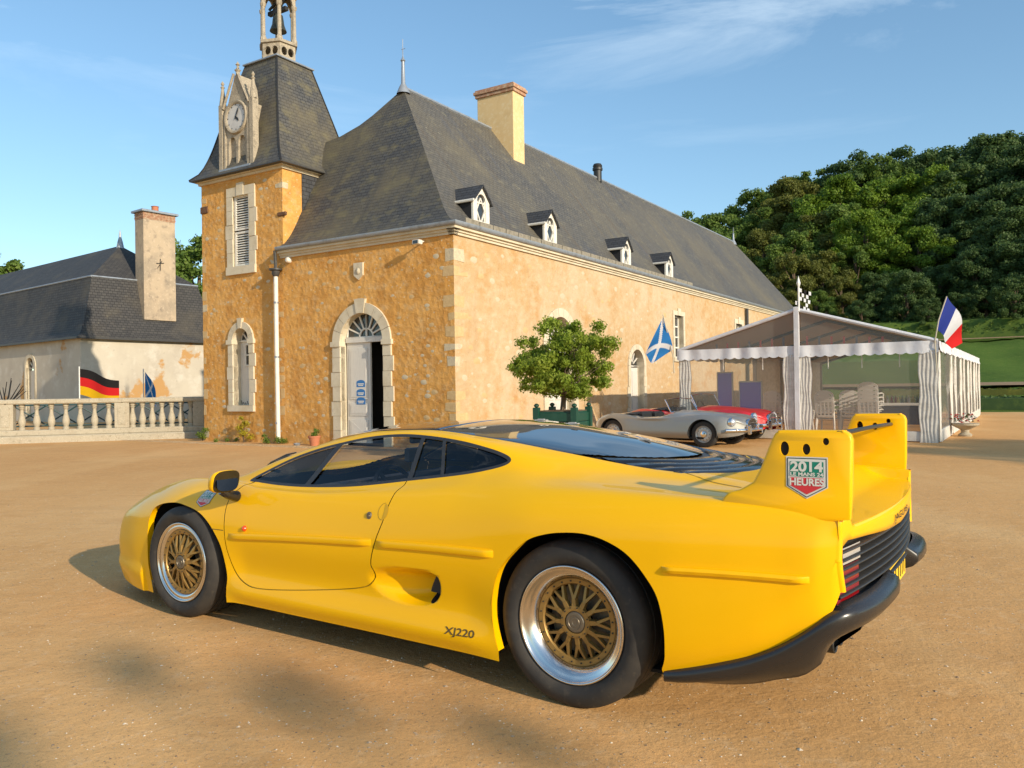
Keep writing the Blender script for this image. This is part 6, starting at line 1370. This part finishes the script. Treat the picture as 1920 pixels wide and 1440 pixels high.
mb=MB(); mb.box(.86,.90,.10,.24,.87,.96,.008); mb.tube([(.86,.17,.80),(.88,.17,.88)],.01,6); mb.build('satnav',m_satin,car,smooth=True)
# rubbing strips
for sg in (1,-1):
    for a,b,za,zb,ra in ((.452,1.557,.527,.594,.0125),(1.594,2.295,.593,.616,.0125),(3.074,3.606,.636,.646,.012)):
        mb=MB(); n=26; rows=[]
        for i in range(n+1):
            u=i/n; s=a+(b-a)*u; z=za+(zb-za)*u+.004*math.sin(math.pi*u); T=surfT(s,z); k=min(1,min(u,1-u)*n/1.2+.0)
            h=.019 if ra>.012 else .015
            rows.append([(s,-sg*(T-.006),z-h),(s,-sg*(T+.013*k),z-h*.8),(s,-sg*(T+.019*k),z),(s,-sg*(T+.013*k),z+h*.75),(s,-sg*(T-.006),z+h)])
        mb.grid(rows); mb.build('side_moulding',m_paint,car,smooth=True,ang=50)
# tail: fascia strip, grille, lamps, bumper, diffuser
last=Gp[Gi[-1]]
def tail_s(t,base=3.69): return base+.085*(1-(t/.905)**2)
lo=np.array([(.905,.60),(.893,.70),(.87,.745),(.80,.768),(.60,.757),(.30,.735),(0,.725)])
rows=[]
ring=[(t,z) for s,t,z,v in last.tolist() if v>=3.2]
for k in range(41):
    u=k/40; t=.897*math.cos(math.pi*u)          # +.897 .. -.897
    at=abs(t); 
    zt=float(np.interp(at,[0,.765,.80,.88,.897,.905],[.822,.822,.876,.872,.862,.83])); zb=float(np.interp(at,[0,.3,.6,.8,.87,.893,.905],[.725,.735,.757,.768,.745,.70,.60]))
    zs=[zt,zt-.004,zt*.66+zb*.34,zt*.33+zb*.67,zb+.004,zb]
    of=[-.006,.004,.006,.004,.0,-.03]
    rows.append([(tail_s(t)+o,-t,z) for z,o in zip(zs,of)])
MB().grid(rows).build('tail_panel',m_paint,car,smooth='all')
# side return down beside the lamps
for sg in (1,-1):
    rows=[]
    cr_=last[last[:,3]<5.7]
    for s,t,z,v in cr_.tolist()[::2]: rows.append([(s-.004,-sg*(t+.001),z),(s+.006,-sg*(t-.001),z),(s+.013,-sg*(t-.006),z),(s+.016,-sg*(t-.014),z),(s+.014,-sg*(t-.026),z),(s-.03,-sg*(t-.045),z)])
    MB().grid(rows).build('tail_corner',m_paint,car,smooth='all')
mb=MB(); rows=[[(tail_s(t)-.045,-t,z) for z in (.50,.60,.70,.79)] for t in np.linspace(-.87,.87,25)]; mb.grid(rows); mb.build('grille_backing',m_well,car)
for k in range(7):
    z=.545+k*.031; rows=[]
    for t in np.linspace(-.865,.865,31):
        s=tail_s(t); rows.append([(s-.04,-t,z+.006),(s-.006,-t,z+.003),(s-.002,-t,z-.001),(s-.008,-t,z-.006),(s-.04,-t,z-.004),(s-.04,-t,z+.006)])
    if z<.70 or True:
        MB().grid(rows).build('grille_slat',m_satin,car,smooth='all')
for sg in (1,-1):
    mb=MB(); rows=[[(tail_s(t)-.018,-sg*t,z) for z in (.53,.575,.63,.675)] for t in (.86,.82,.76,.70,.64)]; mb.grid(rows); mb.build('tail_lamp',m_redlens,car,smooth='all')
    mb=MB(); rows=[[(tail_s(t)-.018,-sg*t,z) for z in (.68,.70,.72,.74)] for t in (.80,.76,.72,.66,.62)]; mb.grid(rows); mb.build('reversing_lamp',m_clearlens,car,smooth='all')
m_bumper=mat('glossy_dark_bumper',(.022,.020,.020),.26,spec=.6)
# one wrap-round moulding: (s, t, top, low, outward s, outward t, bulge)
BP=[(3.73,.0,.60,.43,1,0,.0),(3.73,.262,.60,.43,1,0,.0),(3.795,.268,.547,.425,1,0,.010),(3.805,.40,.547,.42,1,.0,.012),(3.80,.55,.546,.41,1,.05,.012),(3.78,.70,.544,.40,.97,.2,.012),(3.745,.82,.541,.385,.85,.5,.012),
    (3.705,.885,.536,.37,.6,.8,.011),(3.665,.912,.515,.345,.3,.95,.009),(3.62,.925,.478,.31,.12,1,.006),(3.56,.934,.430,.268,.05,1,.004),(3.48,.942,.376,.245,0,1,.003),(3.38,.950,.326,.212,0,1,.002),(3.26,.962,.283,.192,0,1,.001),(3.14,.965,.247,.182,0,1,.001),(3.06,.955,.226,.180,0,1,.0)]
bk=np.array(BP[2:]); cum=np.concatenate([[0],np.cumsum(np.hypot(np.diff(bk[:,0]),np.diff(bk[:,1])))]); uu=np.linspace(0,cum[-1],46)
cols=[tuple(BP[0]),tuple(BP[1])]+[tuple(float(pchip(cum,bk[:,j],u)) for j in range(7)) for u in uu]
def bcol(c,sg):
    s,t,zt,zl,ns,nt_,bg_=c; L_=math.hypot(ns,nt_) or 1; ns/=L_;nt_/=L_; h=zt-zl
    P_=lambda o,z:(s+ns*o,-sg*(t+nt_*o),z)
    return [P_(-.05,zt+.016),P_(-.012,zt+.008),P_(.000+bg_*.6,zt-.004),P_(bg_,zt-.018),P_(bg_,zt-.018-h*.18),P_(bg_*.2-.012,zt-.018-h*.38),P_(-.035-.02*(bg_>.008),zt-h*.68),P_(-.07-.05*(bg_>.008),zl+.01),P_(-.12-.10*(bg_>.008),zl),P_(-.42,zl+.01)]
rows=[bcol(c,-1) for c in cols[::-1]][:-1]+[bcol(c,1) for c in cols]
MB().grid(rows).build('rear_bumper',m_bumper,car,smooth='all')
mb=MB(); rows=[]
for t in np.linspace(-.60,.60,15):
    rows.append([(3.73,-t,.46),(3.71,-t,.40),(3.62,-t,.32),(3.50,-t,.26),(3.2,-t,.20),(3.0,-t,.18)])
mb.grid(rows); mb.build('diffuser',m_satin,car,smooth='all')
for t in (.30,-.30):
    mb=MB(); mb.prism([(3.3,.20),(3.5,.235),(3.62,.30),(3.68,.38),(3.6,.43),(3.4,.35)],t-.012,t+.012,lambda u,w,z:(u,-w,z)); mb.build('diffuser_fin',m_satin,car)
for sg in (1,-1):
    for dt in (.0,.11):
        mb=MB(); t=.50+dt; mb.lathe([(.045,-.2),(.045,0),(.041,.004),(.037,0),(.037,-.16),(0,-.16)],20,fn=lambda r,h,c,sn:(3.62+h,-sg*t+r*c,.345+r*sn)); mb.build('exhaust_pipe',m_iron,car,smooth=True)
mb=MB(); mb.box(3.748,3.756,-.25,.25,.452,.552,.002); pl=mb.build('number_plate',m_plate,car)
mb=MB()
for y in (-.21,-.155,-.10,-.045,.035,.09,.145,.2): mb.box(3.7565,3.7585,y-.004,y+.004,.470,.535); mb.box(3.7565,3.7585,y-.018,y+.004,.528,.535)
mb.build('plate_characters',m_ink,pl)['kind']='stuff'
# tail fins
FIN=[(3.26,.865),(3.30,.925),(3.35,.945),(3.40,.975),(3.428,1.031),(3.459,1.112),(3.475,1.148),(3.488,1.162),(3.510,1.168),(3.70,1.170),(3.722,1.167),(3.738,1.155),(3.745,1.135),(3.741,.94),(3.735,.86),(3.60,.84),(3.40,.84)]
fo=catmull(FIN[:4],5,False).tolist()[:-1]+catmull(FIN[3:13],5,False).tolist()+FIN[13:]
holes=[(3.515,1.102,.016,.026),(3.591,1.101,.014,.020),(3.658,1.130,.011,.013)]
def fin_t(s,z): return .897-.01*(z-.95)/.22
for sg in (1,-1):
    hs=[[(cx+rx*math.cos(a),cz+rz*math.sin(a)) for a in np.linspace(0,2*math.pi,17)[:-1]] for cx,cz,rx,rz in holes]
    mb=MB(); cen=np.mean(fo,axis=0)
    def ins(l,k): 
        o=[];n=len(l)
        for i in range(n):
            a=Vector((*l[i-1],0));b=Vector((*l[i],0));c=Vector((*l[(i+1)%n],0)); d=((c-a)).normalized(); nn=Vector((d.y,-d.x,0)); o.append((b.x+nn.x*k,b.y+nn.y*k))
        return o
    area=sum(fo[i-1][0]*fo[i][1]-fo[i][0]*fo[i-1][1] for i in range(len(fo))); sgn=1 if area<0 else -1
    e=.009; inner=ins(fo,e*sgn)
    tri=tessellate_polygon([[Vector((u,z,0)) for u,z in l] for l in [inner]+hs]); flat=[p for l in [inner]+hs for p in l]; n=len(flat)
    th=.045
    ds_=0 if sg>0 else -.05
    vs=[(u+ds_,-sg*fin_t(u,z),z) for u,z in flat]+[(u+ds_,-sg*(fin_t(u,z)-th),z) for u,z in flat]
    fs=[tuple(t) for t in tri]+[tuple(n+i for i in t[::-1]) for t in tri]; mb.add(vs,fs)
    nf=len(inner)
    ring=[[(u+ds_,-sg*(fin_t(u,z)-d),z) for u,z in l] for l,d in ((inner,0),(ins(fo,e*.3*sgn),e*.35),(fo,e),(fo,th-e),(ins(fo,e*.3*sgn),th-e*.35),(inner,th))]
    rows=[r+[r[0]] for r in ring]; mb.grid(rows)
    for h in hs: mb.grid([[(u+ds_,-sg*fin_t(u,z),z) for u,z in h+h[:1]],[(u+ds_,-sg*(fin_t(u,z)-th),z) for u,z in h+h[:1]]])
    o=mb.build('tail_fin',m_paint,car,smooth=True,ang=50,weld=True)
    for cx,cz,rx,rz in holes:
        mb=MB(); mb.box(cx+ds_-rx*1.1,cx+ds_+rx*1.1,-sg*.892+.012*sg-.002,-sg*.892+.012*sg+.002,cz-rz*1.1,cz+rz*1.1); mb.build('mounting_hole',m_well,o)
mb=MB(); mb.tube([(3.70,-.885,1.160),(3.69,-.6,1.152),(3.66,0,1.138),(3.635,.6,1.122),(3.62,.87,1.112)],.009,8); mb.build('cross_rod',m_satin,car,smooth=True)
for t in (.25,.20,-.45,-.52): 
    z=1.138+(.0225*t/.88); mb=MB(); mb.box(3.655,3.672,-t-.01,-t+.01,z-.014,z+.004); 
# stickers
def flatten(v,f,fn,name,m,parent):
    me=MB(); me.add([fn(*p) for p in v],f); return me.build(name,m,parent,recalc=False)
def shield(parent,fn,W,H,small=False):
    sc=lambda k,dz=0:[(-W*k,H*.5*k),(W*k,H*.5*k),(W*k,-H*.22*k),(0,-H*.5*k),(-W*k,-H*.22*k)]
    o=flatten(sc(1.06),[(0,1,2,3,4)],lambda u,w:fn(u,w,.0015),'event_sticker',m_decalw,parent)
    flatten(sc(1.0),[(0,1,2,3,4)],lambda u,w:fn(u,w,.0025),'sticker_border',m_decalk,o)
    flatten(sc(.95),[(0,1,2,3,4)],lambda u,w:fn(u,w,.0035),'sticker_ground',m_decalw,o)
    a=.85; g=[(-W*a,H*.41),(W*a,H*.41),(W*a,H*.03),(-W*a,H*.03)]
    flatten(g,[(0,1,2,3)],lambda u,w:fn(u,w,.0045),'sticker_green_band',m_decalg,o)
    flatten([(-W*a,0),(W*a,0),(W*a,-H*.20),(0,-H*.42),(-W*a,-H*.20)],[(0,1,2,3,4)],lambda u,w:fn(u,w,.0045),'sticker_red_band',m_decalr,o)
    for s,sz,cz,bx,b in (('2014',H*.34,H*.27,1.18,.012),('LE MANS 24',H*.125,H*.085,1.25,.004),('HEURES',H*.25,-H*.115,.98,.009)):
        v,f=text_geo(s,sz,b*H,bx); v=[(x,y+cz) for x,y in v]; flatten(v,f,lambda u,w:fn(u,w,.0056),'sticker_lettering',m_decalw,o)
    return o
shield(car,lambda u,w,d:(3.5925+u,-(fin_t(0,1.0+w)+d),1.0+w),.068,.140)
# second sticker on the wing ahead of the door, lying on the curved skin
def on_skin(s,z,d): return (s,-(surfT(s,z)+d),z)
def fs_(u,w,d):
    s=.185+u+w*.18; z=.712+w*.72; return on_skin(s,z,d)
def grid_shield(W,H):
    o=None
    import itertools
    def fill(poly,m,d,name,parent):
        v=[];f=[];n=10
        us=np.linspace(-W*1.06,W*1.06,n); 
        tri=tessellate_polygon([[Vector((a,b,0)) for a,b in poly]]); bm=bmesh.new(); vv=[bm.verts.new((a,b,0)) for a,b in poly]
        for t in tri: bm.faces.new([vv[i] for i in t])
        bmesh.ops.subdivide_edges(bm,edges=bm.edges[:],cuts=4,use_grid_fill=True); bmesh.ops.triangulate(bm,faces=bm.faces[:]); bm.verts.ensure_lookup_table()
        for i,x in enumerate(bm.verts): x.index=i
        r=flatten([(x.co.x,x.co.y) for x in bm.verts],[tuple(q.index for q in fc.verts) for fc in bm.faces],lambda a,b:fs_(a,b,d),name,m,parent); bm.free(); return r
    k=1.06; o=fill([(-W*k,H*.5*k),(W*k,H*.5*k),(W*k,-H*.22*k),(0,-H*.5*k),(-W*k,-H*.22*k)],m_decalk,.002,'event_sticker',car)
    k=.97; fill([(-W*k,H*.5*k),(W*k,H*.5*k),(W*k,-H*.22*k),(0,-H*.5*k),(-W*k,-H*.22*k)],m_decalw,.003,'sticker_ground',o)
    fill([(-W*.85,H*.41),(W*.85,H*.41),(W*.85,H*.03),(-W*.85,H*.03)],m_decalg,.004,'sticker_green_band',o)
    fill([(-W*.85,0),(W*.85,0),(W*.85,-H*.2),(0,-H*.42),(-W*.85,-H*.2)],m_decalr,.004,'sticker_red_band',o)
    for s,sz,cz,bx,b in (('2014',H*.34,H*.27,1.18,.012),('LE MANS 24',H*.125,H*.085,1.25,.004),('HEURES',H*.25,-H*.115,.98,.009)):
        v,f=text_geo(s,sz,b*H,bx); flatten([(x,y+cz) for x,y in v],f,lambda a,c:fs_(a,c,.005),'sticker_lettering',m_decalw,o)
grid_shield(.058,.122)
# model lettering low on the flank and across the tail
v,f=text_geo('XJ220',.044,.0006,1.55); flatten(v,f,lambda u,w:on_skin(2.108+u,.248+u*.03+w,.0022),'model_lettering',mat('brown_lettering',(.10,.06,.012),.5),car)
v,f=text_geo('JAGUAR',.040,.0004,2.6)
for sgn in (1,): flatten(v,f,lambda u,w:(tail_s(-u*1.0)+.008,u,.768+w),'tail_lettering',m_ink,car)
# little fittings: lock, handle recess, side repeater, panel gap on the deck, wiper
T=surfT(1.522,.718)
mb=MB(); mb.lathe([(0,.006),(.013,.006),(.016,.003),(.017,-.004)],20,fn=lambda r,h,c,sn:(1.522+r*c,-(T+h),.718+r*1.15*sn)); mb.lathe([(0,.009),(.007,.009),(.008,.006)],12,fn=lambda r,h,c,sn:(1.522+r*c,-(T+h),.718+r*sn)); mb.build('door_lock',m_hub,doors[0],smooth=True)
for si,sg in ((0,1),(1,-1)):
    rows=[]
    for a in np.linspace(-100,100,19):
        for_=[]
        for rr in (0,.5,1.0):
            s=1.612+.004+.026*rr*math.cos(R_(a)); z=.744+.036*rr*math.sin(R_(a)); for_.append((s,-sg*(surfT(s,z)+.0012),z))
        rows.append(for_)
    MB().grid(rows).build('handle_recess',m_paint_in,doors[si],smooth='all')
    mb=MB(); 
    rows=[]
    for a in np.linspace(90,270,17):
        s=1.612+.036*math.cos(R_(a)); z=.744+.040*math.sin(R_(a)); s2=1.612+.0345*math.cos(R_(a)); z2=.744+.0385*math.sin(R_(a))
        rows.append([(s,-sg*(surfT(s,z)+.001),z),(s2,-sg*(surfT(s2,z2)+.001),z2)])
    MB().grid(rows).build('door_handle',m_ink,doors[si])
    mb=MB(); c0=(.590,.579); mb.lathe([(0,.016),(.010,.013),(.015,.006),(.017,-.003)],16,fn=lambda r,h,c,sn:(c0[0]+r*c,-sg*(surfT(*c0)+h),c0[1]+r*sn)); mb.build('side_repeater',mat('orange_red_lens',(.75,.06,.01),.2,coat=.5) if sg>0 else bpy.data.materials['orange_red_lens'],doors[si],smooth=True)
    pts=[(2.95,.473),(3.03,.508),(3.108,.543),(3.19,.57),(3.262,.592)]
    mb=MB(); rows=[[(s,-sg*(t-.003),surfZ(s,t)+.0012),(s,-sg*(t+.003),surfZ(s,t)+.0012)] for s,t in catmull(pts,5,False).tolist()]; mb.grid(rows); mb.build('panel_gap',m_ink,car)
    pts=[(.287,.552),(.33,.553),(.37,.553),(.402,.553)]
    mb=MB(); rows=[[(s,-sg*(surfT(s,z)+.0010),z-.0018),(s,-sg*(surfT(s,z)+.0010),z+.0018)] for s,z in pts]; mb.grid(rows); mb.build('panel_gap',m_ink,car)
mb=MB(); mb.tube([(.02,-.20,.80),(.05,-.34,.835),(.20,-.42,.885),(.40,-.47,.945),(.52,-.50,.965)],[.012,.009,.007,.006,.004],6); mb.tube([(.10,-.30,.85),(.30,-.47,.90),(.50,-.55,.945),(.60,-.56,.955)],.006,6); mb.build('windscreen_wiper',m_satin,car,smooth=True)
for s,t in ((1.83,-.20),(2.06,-.16),(2.40,-.10),(2.565,-.01)):
    z=surfZ(s,abs(t)); mb=MB(); mb.box(s-.04,s+.04,-t-.014,-t+.014,z+.001,z+.007,.002); mb.box(s-.022,s+.022,-t-.008,-t+.008,z+.006,z+.012,.002); mb.build('hinge_plate',m_clearlens,car,smooth=True)
# door mirrors
for sg in (1,-1):
    mb=MB(); rows=[]
    cx,cy,cz=.475,-sg*1.005,.843-(.055 if sg<0 else 0)
    # shell: stack of rounded sections along x (front to glass)
    for u,k in ((-.045,.0),(-.040,.40),(-.025,.75),(0,.93),(.02,1.0),(.045,1.0),(.048,.95)):
        r=[]
        for i in range(25):
            a=2*math.pi*i/24; ca,sa=math.cos(a),math.sin(a); ex=abs(ca)**.62*math.copysign(1,ca); ez=abs(sa)**.62*math.copysign(1,sa)
            r.append((cx+u+.03*ez*k*.5,cy+sg*0+.086*ex*k,cz+.062*ez*k-.012*(1-k)))
        rows.append(r)
    mb.grid(rows); o=mb.build('door_mirror',m_paint,car,smooth='all')
    mb=MB(); r=[(cx+.049+.03*z*8*.06,cy+.086*.985*y,cz+.062*.985*z) for y,z in [(abs(math.cos(a))**.62*math.copysign(1,math.cos(a)),abs(math.sin(a))**.62*math.copysign(1,math.sin(a))) for a in np.linspace(0,2*math.pi,25)[:-1]]]
    mb.add(r,[tuple(range(24))]); mb.build('mirror_rim',m_blackgloss,o)
    mb=MB(); r=[(cx+.054-.0070*z,cy+.086*.84*y,cz+.062*.82*z) for y,z in [(abs(math.cos(a))**.62*math.copysign(1,math.cos(a)),abs(math.sin(a))**.62*math.copysign(1,math.sin(a))) for a in np.linspace(0,2*math.pi,25)[:-1]]]
    mb.add(r,[tuple(range(24))]); mb.build('mirror_glass',m_mirror,o)
    mb=MB(); mb.tube([(cx,-sg*1.0,.79),(cx+.01,-sg*.97,.765),(cx+.0,-sg*.90,.745)],[.026,.024,.032],10); mb.build('mirror_stalk',m_blackgloss,o,smooth=True)
# wheels
def wheel(cx,sg,R,wid,rim,lipw,face_r,dish,hub,tout):
    w=empty('wheel',(cx,-sg*tout,R-.003 if R>.34 else R)); w.parent=car
    A=lambda r,h,c,sn:(r*c,-sg*h,r*sn)
    rb=rim+.006; hw=wid
    prof=[(rb-.012,-.02),(rb,-.004),(rb+.012,.008),(rb+.035,.014),(rb+(R-rb)*.55,.012),(R-.024,.002),(R-.010,-.010),(R-.003,-.024),(R,-.045)]
    g=[]; 
    for k in range(4):
        y=-.045-(hw-.09)*(k+.5)/4; g+=[(R,y+.006),(R-.007,y+.005),(R-.007,y-.005),(R,y-.006)]
    prof+=g+[(R,-hw+.045),(R-.012,-hw+.01),(rb+.03,-hw-.01),(rb,-hw+.01)]
    MB().lathe(prof,72,A).build('tyre',m_rubber,w,smooth=True,ang=40)
    MB().lathe([(rb-.004,-.006),(rim,.0),(rim-.006,.003),(rim-.010,-.002),(rim-.016,-.012),(rim-lipw*.45,-dish*.22),(rim-lipw*.8,-dish*.55),(rim-lipw,-dish*.95),(rim-lipw-.002,-dish-.012)],72,A).build('rim',m_polish,w,smooth='all')
    fr=rim-lipw+.001
    MB().lathe([(fr,-dish+.0),(fr-.004,-dish+.006),(fr-.024,-dish+.004),(fr-.030,-dish-.006),(fr-.030,-dish-.02)],72,A).build('rim_ring',m_gold,w,smooth=True)
    mb=MB(); rr=fr-.028; depth=-dish; nS=12
    mid=rr*.60
    def bar(p,q,w0,w1,h0,h1):
        p=Vector(p);q=Vector(q);d=(q-p).normalized();nn=Vector((-d.y,d.x))
        vs=[]
        for pt,ww,hh in ((p,w0,h0),(q,w1,h1)):
            for k,dz in ((-1,-.022),(-.75,0),(.75,0),(1,-.022)):
                x=pt+nn*ww*k; vs.append((x.x,-sg*(hh+dz),x.y))
        mb.add(vs,[(0,1,5,4),(1,2,6,5),(2,3,7,6),(0,4,7,3)])
    for i in range(nS):
        a=2*math.pi*i/nS+.08; da=2*math.pi/nS
        h0=depth+hub*.7;hm=depth+hub*.55
        P0=(hubR(rim)*math.cos(a),hubR(rim)*math.sin(a)); PM=(mid*math.cos(a),mid*math.sin(a))
        bar(P0,PM,.0125,.0115,h0,hm)
        for s in (-1,1):
            b=a+s*da*.30; bar(PM,((rr+.004)*math.cos(b),(rr+.004)*math.sin(b)),.0085,.0062,hm,depth-.004)
    mb.build('spokes',m_gold,w,recalc=False)
    hr=hubR(rim)
    MB().lathe([(hr+.008,depth+hub*.70-.02),(hr+.006,depth+hub*.72),(hr-.006,depth+hub*.78),(hr*.78,depth+hub*.76),(hr*.76,depth+hub*.5)],40,A).build('hub_flange',m_gold,w,smooth=True)
    MB().lathe([(hr*.76,depth+hub*.5),(hr*.70,depth+hub*.72),(hr*.66,depth+hub*.86),(hr*.48,depth+hub*.9),(hr*.46,depth+hub*.80),(hr*.36,depth+hub*.80),(hr*.34,depth+hub*.88),(hr*.2,depth+hub*.88),(hr*.18,depth+hub*.83),(0,depth+hub*.83)],40,A).build('centre_nut',m_hub,w,smooth=True)
    mb=MB()
    for i in range(24):
        a=2*math.pi*(i+.5)/24; x,z=(fr-.014)*math.cos(a),(fr-.014)*math.sin(a); mb.lathe([(0,.009),(.0034,.009),(.0040,.004)],6,fn=lambda r,h,c,sn:(x+r*c,-sg*(depth+h),z+r*sn))
    for i in range(12):
        a=2*math.pi*(i+.5)/12+.08; x,z=(hr+.0)*math.cos(a),(hr+.0)*math.sin(a)
        mb.lathe([(0,.003),(.003,.003),(.0035,.0)],6,fn=lambda r,h,c,sn:(x+r*c,-sg*(depth+hub*.79+h),z+r*sn))
    b=mb.build('rim_bolts',m_ink,w); b['kind']='stuff'
    MB().lathe([(fr-.005,-dish-.012),(fr-.03,-wid*.7),(0,-wid*.72)],40,A).build('wheel_barrel',m_well,w)
    MB().lathe([(.05,-dish-.05),(.15,-dish-.05),(.15,-dish-.08),(.05,-dish-.08)],32,A).build('brake_disc',m_hub,w)
def hubR(rim): return .062 if rim>.24 else .056
for sg in (1,-1):
    wheel(0,sg,.33,.255,.2345,.044,.19,.020,.030,.935)
    wheel(2.64,sg,.349,.345,.247,.062,.185,.062,.020,.94)
